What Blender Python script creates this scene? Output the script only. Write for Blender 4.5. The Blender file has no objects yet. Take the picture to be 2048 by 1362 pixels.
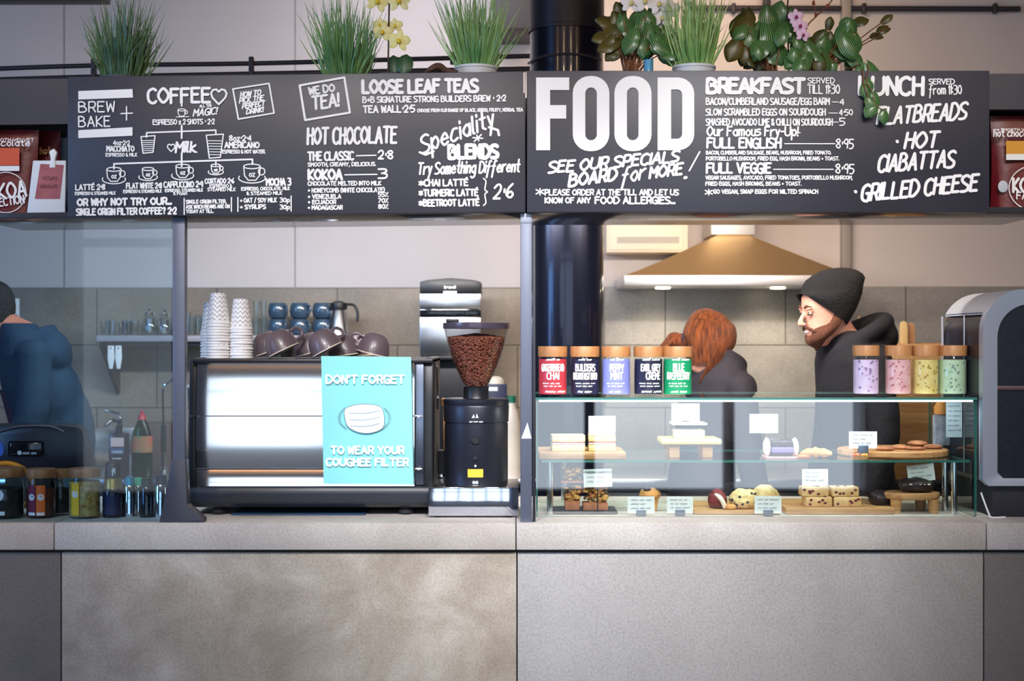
import bpy, bmesh, math, random
from mathutils import Vector, Matrix, noise

# ------------------------------------------------------------------ camera, sky, lights, exposure
SC = bpy.context.scene
COL = SC.collection
PI = math.pi
R = random.Random(11)
F, CAMY, CZ = 3000.0, -5.0, 1.56          # focal length in pixels, camera y, eye height


def S(y): return F / (y - CAMY)            # pixels per metre at depth y
def PX(px, y): return (px - 1024) / S(y)
def PZ(py, y): return CZ + (681 - py) / S(y)


cam = bpy.data.cameras.new('camera')
cam.sensor_width = 36
cam.lens = 36 * F / 2048
cam.dof.use_dof = True
cam.dof.focus_distance = 5.1
cam.dof.aperture_fstop = 2.8
camo = bpy.data.objects.new('camera', cam)
COL.objects.link(camo)
camo.location = (0, CAMY, CZ)
camo.rotation_euler = (PI / 2, 0, 0)
SC.camera = camo

world = bpy.data.worlds.new('world')
SC.world = world
world.use_nodes = True
wb = world.node_tree.nodes['Background']
wb.inputs[0].default_value = (0.62, 0.76, 1.0, 1)
wb.inputs[1].default_value = 0.35

SC.view_settings.view_transform = 'Standard'
SC.view_settings.look = 'None'
SC.view_settings.gamma = 1
SC.view_settings.exposure = 0.6


def area(name, loc, rot, sx, sy, power, col):
    l = bpy.data.lights.new(name, 'AREA')
    l.shape = 'RECTANGLE'
    l.size, l.size_y = sx, sy
    l.energy = power
    l.color = col
    o = bpy.data.objects.new(name, l)
    COL.objects.link(o)
    o.location, o.rotation_euler = loc, rot
    return o


# daylight through the shop front behind the camera, the ceiling lamps of the kitchen
area('shopfront_daylight', (-0.4, -9.4, 1.8), (PI / 2, 0, 0), 7.5, 3.4, 90, (0.78, 0.89, 1.0))
area('blue_fill_left', (-5.6, -3.2, 2.4), (0, -PI / 2, 0), 2.0, 2.4, 110, (0.26, 0.52, 1.0))  # unseen blue light that tints the left side; the wall has no opening
for lx, pw, cc in ((-0.4, 4.4, (0.97, 0.93, 0.96)), (0.85, 5.6, (1.0, 0.72, 0.48))):
    area('kitchen_ceiling_lamp', (lx, 1.2, 3.55), (math.radians(62), 0, 0), 0.9, 0.3, pw, cc).data.spread = math.radians(110)
# strip lamps on the kitchen side of the bulkhead
for lx, pw, cc in ((-1.3, 11, (0.70, 0.85, 1.0)), (-0.35, 17, (1.0, 0.95, 0.92)), (0.75, 17, (1.0, 0.88, 0.76)), (1.45, 4, (1.0, 0.74, 0.54))):
    area('bulkhead_strip_lamp', (lx, 0.60, 2.22), (math.radians(38), 0, 0), 0.8, 0.06, pw, cc)


def spot(name, loc, aim, power, ang, blend, col, r=0.08):
    l = bpy.data.lights.new(name, 'SPOT')
    l.energy, l.spot_size, l.spot_blend, l.color, l.shadow_soft_size = power, math.radians(ang), blend, col, r
    o = bpy.data.objects.new(name, l)
    COL.objects.link(o)
    o.location = loc
    o.rotation_euler = (Vector(aim) - Vector(loc)).to_track_quat('-Z', 'Y').to_euler()
    return o


# unseen spots added to brighten the middle of the counter over its ends
for sx, ax, pw in ((-1.0, -0.35, 250), (0.45, 0.30, 380), (1.5, 0.75, 190)):
    spot('fill_spot', (sx, -3.4, 3.6), (ax, 0.1, 1.1), pw, 33, 1.0, (0.98, 0.98, 1.0), 0.15)
for sx, pw in ((-1.45, 55), (-0.6, 70), (0.3, 85), (1.1, 85), (1.75, 60)):  # added wash keeping the board lettering bright out to the edges
    spot('menu_fill_spot', (sx, -2.6, 3.7), (sx, 0.0, 2.10), pw, 34, 0.9, (0.97, 0.98, 1.0), 0.08)
spot('fill_spot', (-2.3, -2.8, 3.6), (-1.52, 0.15, 1.10), 60, 20, 1.0, (1.0, 0.95, 0.88), 0.10)  # added warm fill for the jars at the left of the counter
# added upward fill warming the timber ceiling that the steel sheets mirror
for lx in (-2.0, 2.0):
    area('ceiling_fill', (lx, -6.5, 3.35), (PI, 0, 0), 2.4, 0.3, 26, (1.0, 0.80, 0.56))

# ------------------------------------------------------------------ helpers
_M = {}


def lin(c):
    def f(u):
        u /= 255.0
        return u / 12.92 if u <= 0.04045 else ((u + 0.055) / 1.055) ** 2.4
    return (f(c[0]), f(c[1]), f(c[2]), 1)


def mat(name, rgb, rough=0.5, metal=0.0, var=None, scale=8.0, bump=0.0, bscale=60.0, emit=0.0, aniso=None, coat=0.0, sheen=0.0):
    """Principled material; var = second colour mixed in by noise of size scale; bump by finer noise."""
    if name in _M: return _M[name]
    m = bpy.data.materials.new(name)
    m.use_nodes = True
    nt = m.node_tree
    b = nt.nodes['Principled BSDF']
    b.inputs['Base Color'].default_value = lin(rgb)
    b.inputs['Roughness'].default_value = rough
    b.inputs['Metallic'].default_value = metal
    b.inputs['Coat Weight'].default_value = coat
    b.inputs['Sheen Weight'].default_value = sheen
    if emit:
        b.inputs['Emission Color'].default_value = lin(rgb)
        b.inputs['Emission Strength'].default_value = emit
    tc = nt.nodes.new('ShaderNodeTexCoord')
    vec = tc.outputs['Object']
    if aniso:
        mp = nt.nodes.new('ShaderNodeMapping')
        mp.inputs['Scale'].default_value = aniso
        nt.links.new(vec, mp.inputs['Vector'])
        vec = mp.outputs[0]
    if var is not None:
        n = nt.nodes.new('ShaderNodeTexNoise')
        n.inputs['Scale'].default_value = scale
        n.inputs['Detail'].default_value = 6
        n.inputs['Roughness'].default_value = 0.6
        nt.links.new(vec, n.inputs['Vector'])
        r = nt.nodes.new('ShaderNodeValToRGB')
        r.color_ramp.elements[0].position = 0.35
        r.color_ramp.elements[1].position = 0.65
        r.color_ramp.elements[0].color = lin(rgb)
        r.color_ramp.elements[1].color = lin(var)
        nt.links.new(n.outputs['Fac'], r.inputs['Fac'])
        nt.links.new(r.outputs['Color'], b.inputs['Base Color'])
    if bump:
        n2 = nt.nodes.new('ShaderNodeTexNoise')
        n2.inputs['Scale'].default_value = bscale
        n2.inputs['Detail'].default_value = 4
        nt.links.new(vec, n2.inputs['Vector'])
        bp = nt.nodes.new('ShaderNodeBump')
        bp.inputs['Strength'].default_value = bump
        bp.inputs['Distance'].default_value = 0.01
        nt.links.new(n2.outputs['Fac'], bp.inputs['Height'])
        nt.links.new(bp.outputs['Normal'], b.inputs['Normal'])
    _M[name] = m
    return m


def glass(name, tint=(245, 252, 250), ior=1.5, rough=0.0, gain=1.0):
    """Thin clear glass: what is behind shows through, the surface mirrors by Fresnel."""
    if name in _M: return _M[name]
    m = bpy.data.materials.new(name)
    m.use_nodes = True
    nt = m.node_tree
    nt.nodes.remove(nt.nodes['Principled BSDF'])
    out = nt.nodes['Material Output']
    t = nt.nodes.new('ShaderNodeBsdfTransparent')
    t.inputs[0].default_value = lin(tint)
    g = nt.nodes.new('ShaderNodeBsdfGlossy')
    g.inputs['Roughness'].default_value = rough
    f = nt.nodes.new('ShaderNodeFresnel')
    f.inputs['IOR'].default_value = ior
    k = nt.nodes.new('ShaderNodeMath')
    k.operation = 'MULTIPLY'
    k.use_clamp = True
    k.inputs[1].default_value = gain
    x = nt.nodes.new('ShaderNodeMixShader')
    # only the face turned outwards mirrors: these panes are thin, light leaving them is not bent back in
    gm = nt.nodes.new('ShaderNodeNewGeometry')
    sb_ = nt.nodes.new('ShaderNodeMath')
    sb_.operation = 'SUBTRACT'
    sb_.inputs[0].default_value = 1.0
    ml = nt.nodes.new('ShaderNodeMath')
    ml.operation = 'MULTIPLY'
    nt.links.new(gm.outputs['Backfacing'], sb_.inputs[1])
    nt.links.new(f.outputs[0], k.inputs[0])
    nt.links.new(k.outputs[0], ml.inputs[0])
    nt.links.new(sb_.outputs[0], ml.inputs[1])
    nt.links.new(ml.outputs[0], x.inputs[0])
    nt.links.new(t.outputs[0], x.inputs[1])
    nt.links.new(g.outputs[0], x.inputs[2])
    nt.links.new(x.outputs[0], out.inputs[0])
    _M[name] = m
    return m


def crom(pts, n=5, closed=False):
    """Catmull-Rom subdivision of a list of tuples."""
    L = len(pts)
    if L < 3: return list(pts)
    out = []
    rng = range(L) if closed else range(L - 1)
    for i in rng:
        if closed:
            p = [pts[(i + k - 1) % L] for k in range(4)]
        else:
            p = [pts[max(0, i - 1)], pts[i], pts[i + 1], pts[min(L - 1, i + 2)]]
        for j in range(n):
            t = j / n
            out.append(tuple(0.5 * (2 * b + (c - a) * t + (2 * a - 5 * b + 4 * c - d) * t * t + (3 * b - a - 3 * c + d) * t ** 3)
                             for a, b, c, d in zip(*p)))
    out.append(tuple(pts[0]) if closed else tuple(pts[-1]))
    return out


class MB:
    """Collects shapes into one mesh."""
    def __init__(s):
        s.v, s.f, s.mi, s.uv = [], [], [], None
        s.cur = 0

    def add(s, vs, fs, M=None):
        o = len(s.v)
        s.v += [tuple(M @ Vector(p)) for p in vs] if M is not None else [tuple(p) for p in vs]
        s.f += [tuple(i + o for i in f) for f in fs]
        s.mi += [s.cur] * len(fs)
        return s

    def box(s, x0, x1, y0, y1, z0, z1, bev=0.0, seg=2, M=None):
        vs = [(x, y, z) for z in (z0, z1) for y in (y0, y1) for x in (x0, x1)]
        fs = [(0, 2, 3, 1), (4, 5, 7, 6), (0, 1, 5, 4), (2, 6, 7, 3), (0, 4, 6, 2), (1, 3, 7, 5)]
        if bev:
            bm = bmesh.new()
            bv = [bm.verts.new(p) for p in vs]
            for f in fs: bm.faces.new([bv[i] for i in f])
            bmesh.ops.bevel(bm, geom=list(bm.edges), offset=bev, segments=seg, profile=0.5, affect='EDGES')
            bm.verts.index_update()
            vs = [tuple(v.co) for v in bm.verts]
            fs = [tuple(v.index for v in f.verts) for f in bm.faces]
            bm.free()
        return s.add(vs, fs, M)

    def cbox(s, c, d, bev=0.0, M=None, seg=2):
        return s.box(c[0] - d[0] / 2, c[0] + d[0] / 2, c[1] - d[1] / 2, c[1] + d[1] / 2, c[2] - d[2] / 2, c[2] + d[2] / 2, bev, seg, M)

    def lathe(s, prof, c=(0, 0, 0), n=32, M=None, sy=1.0):
        """prof = [(radius, z)] bottom to top; radius 0 closes."""
        vs, fs, rings = [], [], []
        for r, z in prof:
            if r < 1e-6:
                rings.append([len(vs)])
                vs.append((c[0], c[1], c[2] + z))
            else:
                rings.append(list(range(len(vs), len(vs) + n)))
                vs += [(c[0] + r * math.cos(2 * PI * k / n), c[1] + sy * r * math.sin(2 * PI * k / n), c[2] + z) for k in range(n)]
        for a, b in zip(rings, rings[1:]):
            for k in range(n):
                q = (k + 1) % n
                if len(a) == 1 and len(b) == 1: continue
                if len(a) == 1: fs.append((a[0], b[q], b[k]))
                elif len(b) == 1: fs.append((a[k], a[q], b[0]))
                else: fs.append((a[k], a[q], b[q], b[k]))
        return s.add(vs, fs, M)

    def tube(s, pts, r, n=10, caps=True, M=None, flat=None):
        """Round bar through pts; r is one radius or one per point; flat=(ax) squashes sideways."""
        pts = [Vector(p) for p in pts]
        rs = r if isinstance(r, (list, tuple)) else [r] * len(pts)
        vs, fs = [], []
        up = Vector((0, 0, 1))
        prev = None
        for i, p in enumerate(pts):
            d = (pts[min(i + 1, len(pts) - 1)] - pts[max(i - 1, 0)])
            d = d.normalized() if d.length > 1e-9 else Vector((0, 0, 1))
            if prev is None:
                a = d.cross(up)
                if a.length < 1e-3: a = d.cross(Vector((0, 1, 0)))
            else:
                a = prev - d * prev.dot(d)
                if a.length < 1e-6: a = d.cross(up)
            a.normalize()
            prev = a
            b = d.cross(a)
            f = flat if flat else 1.0
            for k in range(n):
                t = 2 * PI * k / n
                vs.append(p + a * math.cos(t) * rs[i] + b * math.sin(t) * rs[i] * f)
        for i in range(len(pts) - 1):
            for k in range(n):
                q = (k + 1) % n
                fs.append((i * n + k, i * n + q, (i + 1) * n + q, (i + 1) * n + k))
        if caps:
            fs.append(tuple(range(n - 1, -1, -1)))
            fs.append(tuple((len(pts) - 1) * n + k for k in range(n)))
        return s.add(vs, fs, M)

    def prism(s, poly, d0, d1, ax='y', M=None, bev=0.0):
        """poly of 2-D points extruded between d0 and d1 along ax; for 'y' the points are (x, z), 'z' (x, y), 'x' (y, z)."""
        n = len(poly)

        def P(u, v, d):
            return (u, d, v) if ax == 'y' else ((u, v, d) if ax == 'z' else (d, u, v))
        vs = [P(u, v, d0) for u, v in poly] + [P(u, v, d1) for u, v in poly]
        fs = [tuple(range(n)), tuple(range(2 * n - 1, n - 1, -1))] + [(i, i + n, (i + 1) % n + n, (i + 1) % n) for i in range(n)]
        bm = bmesh.new()
        bv = [bm.verts.new(p) for p in vs]
        for f in fs: bm.faces.new([bv[i] for i in f])
        bmesh.ops.recalc_face_normals(bm, faces=list(bm.faces))
        if bev:
            bmesh.ops.bevel(bm, geom=[e for e in bm.edges if e.calc_face_angle(0) > 0.5], offset=bev, segments=2, profile=0.5, affect='EDGES')
        bm.verts.index_update()
        vs = [tuple(v.co) for v in bm.verts]
        fs = [tuple(v.index for v in f.verts) for f in bm.faces]
        bm.free()
        return s.add(vs, fs, M)

    def ell(s, c, r, M=None, n=16, m=10, rot=None):
        rm = rot.to_4x4() if rot is not None else Matrix()
        T = Matrix.Translation(c) @ rm
        if M is not None: T = M @ T
        vs, fs = [(0, 0, -r[2])], []
        for i in range(1, m):
            t = -PI / 2 + PI * i / m
            vs += [(r[0] * math.cos(t) * math.cos(2 * PI * k / n), r[1] * math.cos(t) * math.sin(2 * PI * k / n), r[2] * math.sin(t)) for k in range(n)]
        vs.append((0, 0, r[2]))
        L = len(vs) - 1
        for k in range(n):
            q = (k + 1) % n
            fs.append((0, 1 + q, 1 + k))
            fs.append((L, 1 + (m - 2) * n + k, 1 + (m - 2) * n + q))
            for i in range(m - 2):
                fs.append((1 + i * n + k, 1 + i * n + q, 1 + (i + 1) * n + q, 1 + (i + 1) * n + k))
        return s.add(vs, fs, T)

    def grid(s, fn, nu, nv, M=None, wrap=False):
        vs = [fn(i / (nu if wrap else nu - 1), j / (nv - 1)) for j in range(nv) for i in range(nu)]
        fs = []
        for j in range(nv - 1):
            for i in range(nu if wrap else nu - 1):
                q = (i + 1) % nu
                fs.append((j * nu + i, j * nu + q, (j + 1) * nu + q, (j + 1) * nu + i))
        return s.add(vs, fs, M)

    def rings(s, rs, n=24, cap=True, M=None):
        """rs = [(front_point, back_point, half_width)]: ellipses spanned in the x-z plane and widened along y."""
        vs, fs = [], []
        for (fx, fz), (bx, bz), w in rs:
            cx, cz, dx, dz = (fx + bx) / 2, (fz + bz) / 2, (fx - bx) / 2, (fz - bz) / 2
            for k in range(n):
                t = 2 * PI * k / n
                vs.append((cx + dx * math.cos(t), w * math.sin(t), cz + dz * math.cos(t)))
        for i in range(len(rs) - 1):
            for k in range(n):
                q = (k + 1) % n
                fs.append((i * n + k, i * n + q, (i + 1) * n + q, (i + 1) * n + k))
        if cap:
            fs.append(tuple(range(n - 1, -1, -1)))
            fs.append(tuple((len(rs) - 1) * n + k for k in range(n)))
        return s.add(vs, fs, M)

    def build(s, name, m, parent=None, loc=None, angle=35, kind=None):
        flat = hasattr(s, 'ink')
        me = bpy.data.meshes.new(name)
        me.from_pydata(s.v, [], s.f)
        for x in (m if isinstance(m, (list, tuple)) else [m]): me.materials.append(x)
        me.polygons.foreach_set('material_index', s.mi)
        me.polygons.foreach_set('use_smooth', [True] * len(s.f))
        if s.uv:
            u = me.uv_layers.new(name='UVMap')
            for l in me.loops: u.data[l.index].uv = s.uv[l.vertex_index]
        if not flat:
            bm = bmesh.new()
            bm.from_mesh(me)
            bmesh.ops.recalc_face_normals(bm, faces=list(bm.faces))
            bm.to_mesh(me)
            bm.free()
        me.set_sharp_from_angle(angle=math.radians(angle))
        o = bpy.data.objects.new(name, me)
        COL.objects.link(o)
        if parent is not None: o.parent = parent
        if loc is not None: o.location = loc
        if kind: o['kind'] = kind
        return o


def tag(o, label, cat, group=None):
    o['label'], o['category'] = label, cat
    if group: o['group'] = group
    return o


def thing(name, label, cat, loc=(0, 0, 0), rz=0.0, group=None):
    o = bpy.data.objects.new(name, None)
    o.empty_display_size = 0.05
    COL.objects.link(o)
    o.location, o.rotation_euler = loc, (0, 0, rz)
    return tag(o, label, cat, group)


def kids(o): return [c for c in bpy.data.objects if c.parent == o]


def dup(o, loc=None, rz=None, label=None, parent=None):
    c = o.copy()
    COL.objects.link(c)
    if parent is not None: c.parent = parent
    if loc is not None: c.location = loc
    if rz is not None: c.rotation_euler = (0, 0, rz)
    if label: c['label'] = label
    for k in kids(o): dup(k, parent=c)
    return c


def remesh(mb, name, m, voxel, parent, smooth=4, fac=0.5):
    """One continuous skin round overlapping volumes."""
    o = mb.build(name, m, parent)
    md = o.modifiers.new('skin', 'REMESH')
    md.mode = 'VOXEL'
    md.voxel_size = voxel
    md.use_smooth_shade = True
    if smooth:
        sm = o.modifiers.new('soft', 'SMOOTH')
        sm.iterations = smooth
        sm.factor = fac
    dg = bpy.context.evaluated_depsgraph_get()
    me = bpy.data.meshes.new_from_object(o.evaluated_get(dg))
    o.modifiers.clear()
    old = o.data
    o.data = me
    me.name = name
    bpy.data.meshes.remove(old)
    if not len(me.materials): me.materials.append(m)
    me.polygons.foreach_set('use_smooth', [True] * len(me.polygons))
    return o


# ------------------------------------------------------------------ hand lettering: brush strokes on a 6 x 9 grid (baseline 4, cap line d)
GL = {'A': '04 3d 64|17 57', 'B': '04 0d|~0d 3d 5b 39 09|~09 49 66 44 04', 'C': '~5c 3d 0b 06 24 44 55', 'D': '04 0d|~0d 3d 6a 67 34 04',
      'E': '5d 0d 04 54|09 49', 'F': '5d 0d 04|09 49', 'G': '~5c 3d 0b 06 24 54 58|58 38', 'H': '0d 04|5d 54|09 59', 'I': '0d 04', 'J': '~4d 46 24 05',
      'K': '0d 04|5d 08 54', 'L': '0d 04 54', 'M': '04 0d 38 6d 64', 'N': '04 0d 54 5d', 'O': '@3d 0a 07 34 67 6a', 'P': '04 0d|~0d 4d 5b 48 08',
      'Q': '@3d 0a 07 34 67 6a|46 63', 'R': '04 0d|~0d 4d 5b 48 08|38 54', 'S': '~5c 3d 0c 0a 38 57 55 34 04', 'T': '0d 6d|3d 34', 'U': '~0d 06 34 66 6d',
      'V': '0d 34 6d', 'W': '0d 14 3b 54 6d', 'X': '0d 54|5d 04', 'Y': '0d 38 6d|38 34', 'Z': '0d 5d 04 54',
      '0': '@3d 0a 07 34 57 5a', '1': '0b 1d 14', '2': '~0b 2d 4d 5b 48 04|04 54', '3': '~0d 4d 5b 39 29|~29 58 55 34 04', '4': '44 4d 07 57',
      '5': '5d 0d 09|~09 39 57 34 04', '6': '~4d 1a 06 34 56 38 06', '7': '0d 5d 14', '8': '@3d 0b 39 56 34 06 39 5b', '9': '~5a 38 0a 3d 5b 44',
      '.': '04 05', ',': '14 02', '!': '0d 07|05 04', '-': '08 38', '/': '03 4e', '+': '08 48|26 2a', '*': '3b 35|0a 66|06 6a', '&': '~54 0b 2d 3b 06 24 57',
      '?': '~0b 3d 5b 38 37|34 35', "'": '0d 0b', '(': '~2e 09 23', ')': '~0e 29 03', ':': '06 07|0a 0b', '%': '04 5d|0c 1c|44 54', '^': '1a 18',
      'a': '@3a 07 34 57|5a 54', 'b': '0d 04|@3a 07 34 57', 'c': '~5a 2a 06 24 55', 'd': '@3a 07 34 57|5d 54', 'e': '07 57|~57 3a 07 24 55', 'f': '~5d 3d 28 10|09 49',
      'g': '@3a 07 34 57|~5a 52 20 01', 'h': '0d 04|~08 3a 48 44', 'i': '0a 04|0c 0d', 'k': '0d 04|4a 07 44', 'l': '~0d 05 14', 'm': '04 0a|~09 2a 38 34|~39 5a 68 64',
      'n': '04 0a|~08 3a 48 44', 'o': '@3a 07 34 57', 'p': '0a 00|@3a 07 34 57', 'r': '04 0a|~08 3a 4a', 's': '~4a 1a 08 47 45 04', 't': '2e 25 44|0a 4a',
      'u': '~0a 05 34 46|4a 44', 'v': '0a 24 4a', 'w': '0a 14 38 44 6a', 'x': '0a 44|4a 04', 'y': '0a 25|4a 10', 'z': '0a 4a 04 44'}


def glyph(ch):
    acc = ch == 'É' or ch == 'é'
    if acc: ch = 'E' if ch == 'É' else 'e'
    out, w = [], 0
    for st in GL.get(ch, '').split('|'):
        if not st: continue
        md = st[0] if st[0] in '~@' else ''
        pts = [(float(int(p[0])), float(int(p[1], 16))) for p in st.lstrip('~@').split()]
        w = max(w, max(p[0] for p in pts))
        if md: pts = crom(pts, 4, md == '@')
        out.append(pts)
    if acc: out.append([(2, 14.3), (4, 15.8)])
    return out, w


def ribbon(mb, pts, wt, fn):
    """Flat brush stroke of width wt through 2-D pts; fn lays it on a surface. Each piece lies a hair above the last, as ink on ink."""
    h = wt / 2

    def lay(vs):
        vs = [Vector(p) for p in vs]
        nr = (vs[1] - vs[0]).cross(vs[2] - vs[0])
        if nr.length < 1e-14: return
        nr.normalize()
        if nr.y > 0 or (abs(nr.y) < 1e-6 and nr.z < 0):
            vs.reverse()
            nr = -nr
        mb.ink = (getattr(mb, 'ink', 0) + 1) % 37
        mb.add([p + nr * (mb.ink * 1.5e-5) for p in vs], [tuple(range(len(vs)))])
    for (a, b), (c, d) in zip(pts, pts[1:]):
        L = math.hypot(c - a, d - b)
        if L < 1e-9: continue
        nx, ny = -(d - b) / L * h, (c - a) / L * h
        lay([fn(a + nx, b + ny), fn(a - nx, b - ny), fn(c - nx, d - ny), fn(c + nx, d + ny)])
    for a, b in pts:
        lay([fn(a + h * math.cos(k * PI / 3), b + h * math.sin(k * PI / 3)) for k in range(6)])


def lettering(mb, txt, w, h, wt, fn, slant=0.0, track=2.0, wob=0.0):
    """txt drawn w wide with capitals h high, start of the baseline at (0, 0)."""
    lay, x = [], 0.0
    for ch in txt:
        if ch == ' ':
            x += 3.6
            continue
        g, gw = glyph(ch)
        lay.append((x, g))
        x += gw + track
    tot = max(x - track, 1e-6)
    sy = h / 9.0
    sx = w / tot if w else sy * 0.85
    rr = random.Random(txt)
    for ox, g in lay:
        j = (rr.random() - 0.5) * wob * h
        for st in g:
            ribbon(mb, [((ox + p[0]) * sx + slant * (p[1] - 4) * sy, (p[1] - 4) * sy + j) for p in st], wt, fn)


def scribble(mb, w, h, wt, fn, seed, slant=0.2):
    """a line of small writing too small to read: zigzag words"""
    rr = random.Random(seed)
    x = 0.0
    while x < w:
        n = rr.randint(3, 7)
        P = []
        for k in range(n * 2):
            P.append((x + slant * (h if k % 2 else 0), (h * rr.uniform(.7, 1.0)) if k % 2 else h * rr.uniform(0, .2)))
            x += h * rr.uniform(.28, .42)
        ribbon(mb, P, wt, fn)
        x += h * .55


def panel_fn(x, z, y, rot=0.0):
    """lays 2-D strokes on an upright panel facing the camera, from the point (x, z)."""
    c, s = math.cos(math.radians(rot)), math.sin(math.radians(rot))
    return lambda u, v: (x + u * c - v * s, y, z + u * s + v * c)


def cyl_fn(r, z, u0=0.0):
    """lays 2-D strokes on the camera side of an upright cylinder of radius r."""
    return lambda u, v: (r * math.sin((u + u0) / r), -r * math.cos((u + u0) / r), z + v)


# ------------------------------------------------------------------ common materials
M_CHAR = mat('charcoal_paint', (52, 52, 62), 0.40, var=(57, 56, 66), scale=3, bump=0.03, bscale=200)
M_POST = mat('grey_steel_paint', (98, 104, 122), 0.42, 0.3, bump=0.04, bscale=300)
M_CHALK = mat('white_chalk_ink', (255, 252, 250), 0.7)
M_STEEL = mat('brushed_steel', (200, 202, 206), 0.24, 1.0)
M_CHROME = mat('chrome', (225, 228, 232), 0.06, 1.0)
M_BLACK = mat('black_plastic', (24, 25, 31), 0.38)
M_BLACKG = mat('gloss_black', (16, 18, 26), 0.12, coat=0.3)
M_RUBBER = mat('rubber', (22, 22, 26), 0.7)
M_WHITE = mat('white_card', (246, 247, 246), 0.6)
M_INK = mat('grey_ink', (120, 125, 130), 0.7)
M_WOOD = mat('pale_wood', (206, 160, 108), 0.5, var=(178, 124, 74), scale=5, aniso=(1, 1, 14), bump=0.05)
M_WOODH = mat('board_wood', (200, 152, 100), 0.5, var=(160, 108, 66), scale=4, aniso=(2, 16, 16), bump=0.05)
M_CLEAR = glass('clear_glass', (246, 251, 250), 1.45)
M_PANE = glass('pane_glass', (246, 252, 250), 1.5)
M_PANEEDGE = mat('green_glass_edge', (62, 128, 118), 0.15)
# ------------------------------------------------------------------ the room
def concrete(name, a, b, c, sc=2.2):
    m = bpy.data.materials.new(name)
    m.use_nodes = True
    nt = m.node_tree
    p = nt.nodes['Principled BSDF']
    p.inputs['Roughness'].default_value = 0.62
    tc = nt.nodes.new('ShaderNodeTexCoord')
    n = nt.nodes.new('ShaderNodeTexNoise')
    n.inputs['Scale'].default_value = sc
    n.inputs['Detail'].default_value = 9
    n.inputs['Roughness'].default_value = 0.62
    n.inputs['Distortion'].default_value = 0.35
    r = nt.nodes.new('ShaderNodeValToRGB')
    e = r.color_ramp.elements
    e[0].position, e[1].position = 0.34, 0.70
    e[0].color, e[1].color = lin(a), lin(c)
    k = e.new(0.52)
    k.color = lin(b)
    g = nt.nodes.new('ShaderNodeTexNoise')
    g.inputs['Scale'].default_value = 130
    g.inputs['Detail'].default_value = 3
    r2 = nt.nodes.new('ShaderNodeValToRGB')
    r2.color_ramp.elements[0].position, r2.color_ramp.elements[1].position = 0.30, 0.62
    r2.color_ramp.elements[0].color = (0.62, 0.60, 0.58, 1)
    r2.color_ramp.elements[1].color = (1, 1, 1, 1)
    mx = nt.nodes.new('ShaderNodeMixRGB')
    mx.blend_type = 'MULTIPLY'
    mx.inputs[0].default_value = 0.55
    bp = nt.nodes.new('ShaderNodeBump')
    bp.inputs['Strength'].default_value = 0.12
    bp.inputs['Distance'].default_value = 0.004
    for x in (n, g): nt.links.new(tc.outputs['Object'], x.inputs['Vector'])
    nt.links.new(n.outputs['Fac'], r.inputs['Fac'])
    nt.links.new(g.outputs['Fac'], r2.inputs['Fac'])
    nt.links.new(r.outputs['Color'], mx.inputs[1])
    nt.links.new(r2.outputs['Color'], mx.inputs[2])
    nt.links.new(mx.outputs[0], p.inputs['Base Color'])
    nt.links.new(g.outputs['Fac'], bp.inputs['Height'])
    nt.links.new(bp.outputs['Normal'], p.inputs['Normal'])
    return m


def tiles(name, x0, z0, a, b, c, w=0.6, h=0.3125):
    """running-bond wall tiles; a joint of an even row stands at x0, a bed joint at z0."""
    m = concrete(name, a, b, c, 1.7)
    nt = m.node_tree
    p = nt.nodes['Principled BSDF']
    src = p.inputs['Base Color'].links[0].from_socket
    p.inputs['Roughness'].default_value = 0.34
    tc = nt.nodes.new('ShaderNodeTexCoord')
    sx = nt.nodes.new('ShaderNodeSeparateXYZ')
    nt.links.new(tc.outputs['Object'], sx.inputs[0])
    ax = nt.nodes.new('ShaderNodeMath'); ax.inputs[1].default_value = -x0 + 12
    az = nt.nodes.new('ShaderNodeMath'); az.inputs[1].default_value = -z0 + 20 * h
    nt.links.new(sx.outputs['X'], ax.inputs[0])
    nt.links.new(sx.outputs['Z'], az.inputs[0])
    cb = nt.nodes.new('ShaderNodeCombineXYZ')
    nt.links.new(ax.outputs[0], cb.inputs['X'])
    nt.links.new(az.outputs[0], cb.inputs['Y'])
    br = nt.nodes.new('ShaderNodeTexBrick')
    br.inputs['Color1'].default_value = (0.86, 0.86, 0.86, 1)
    br.inputs['Color2'].default_value = (1, 1, 1, 1)
    br.inputs['Mortar'].default_value = (0.30, 0.29, 0.28, 1)
    br.inputs['Scale'].default_value = 1
    br.inputs['Mortar Size'].default_value = 0.0035
    br.inputs['Mortar Smooth'].default_value = 0.2
    br.inputs['Brick Width'].default_value = w
    br.inputs['Row Height'].default_value = h
    nt.links.new(cb.outputs[0], br.inputs['Vector'])
    mx = nt.nodes.new('ShaderNodeMixRGB')
    mx.blend_type = 'MULTIPLY'
    mx.inputs[0].default_value = 1
    nt.links.new(src, mx.inputs[1])
    nt.links.new(br.outputs['Color'], mx.inputs[2])
    nt.links.new(mx.outputs[0], p.inputs['Base Color'])
    return m


def structure(mb, name, m, parent=None):
    return mb.build(name, m, parent, kind='structure')


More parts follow.
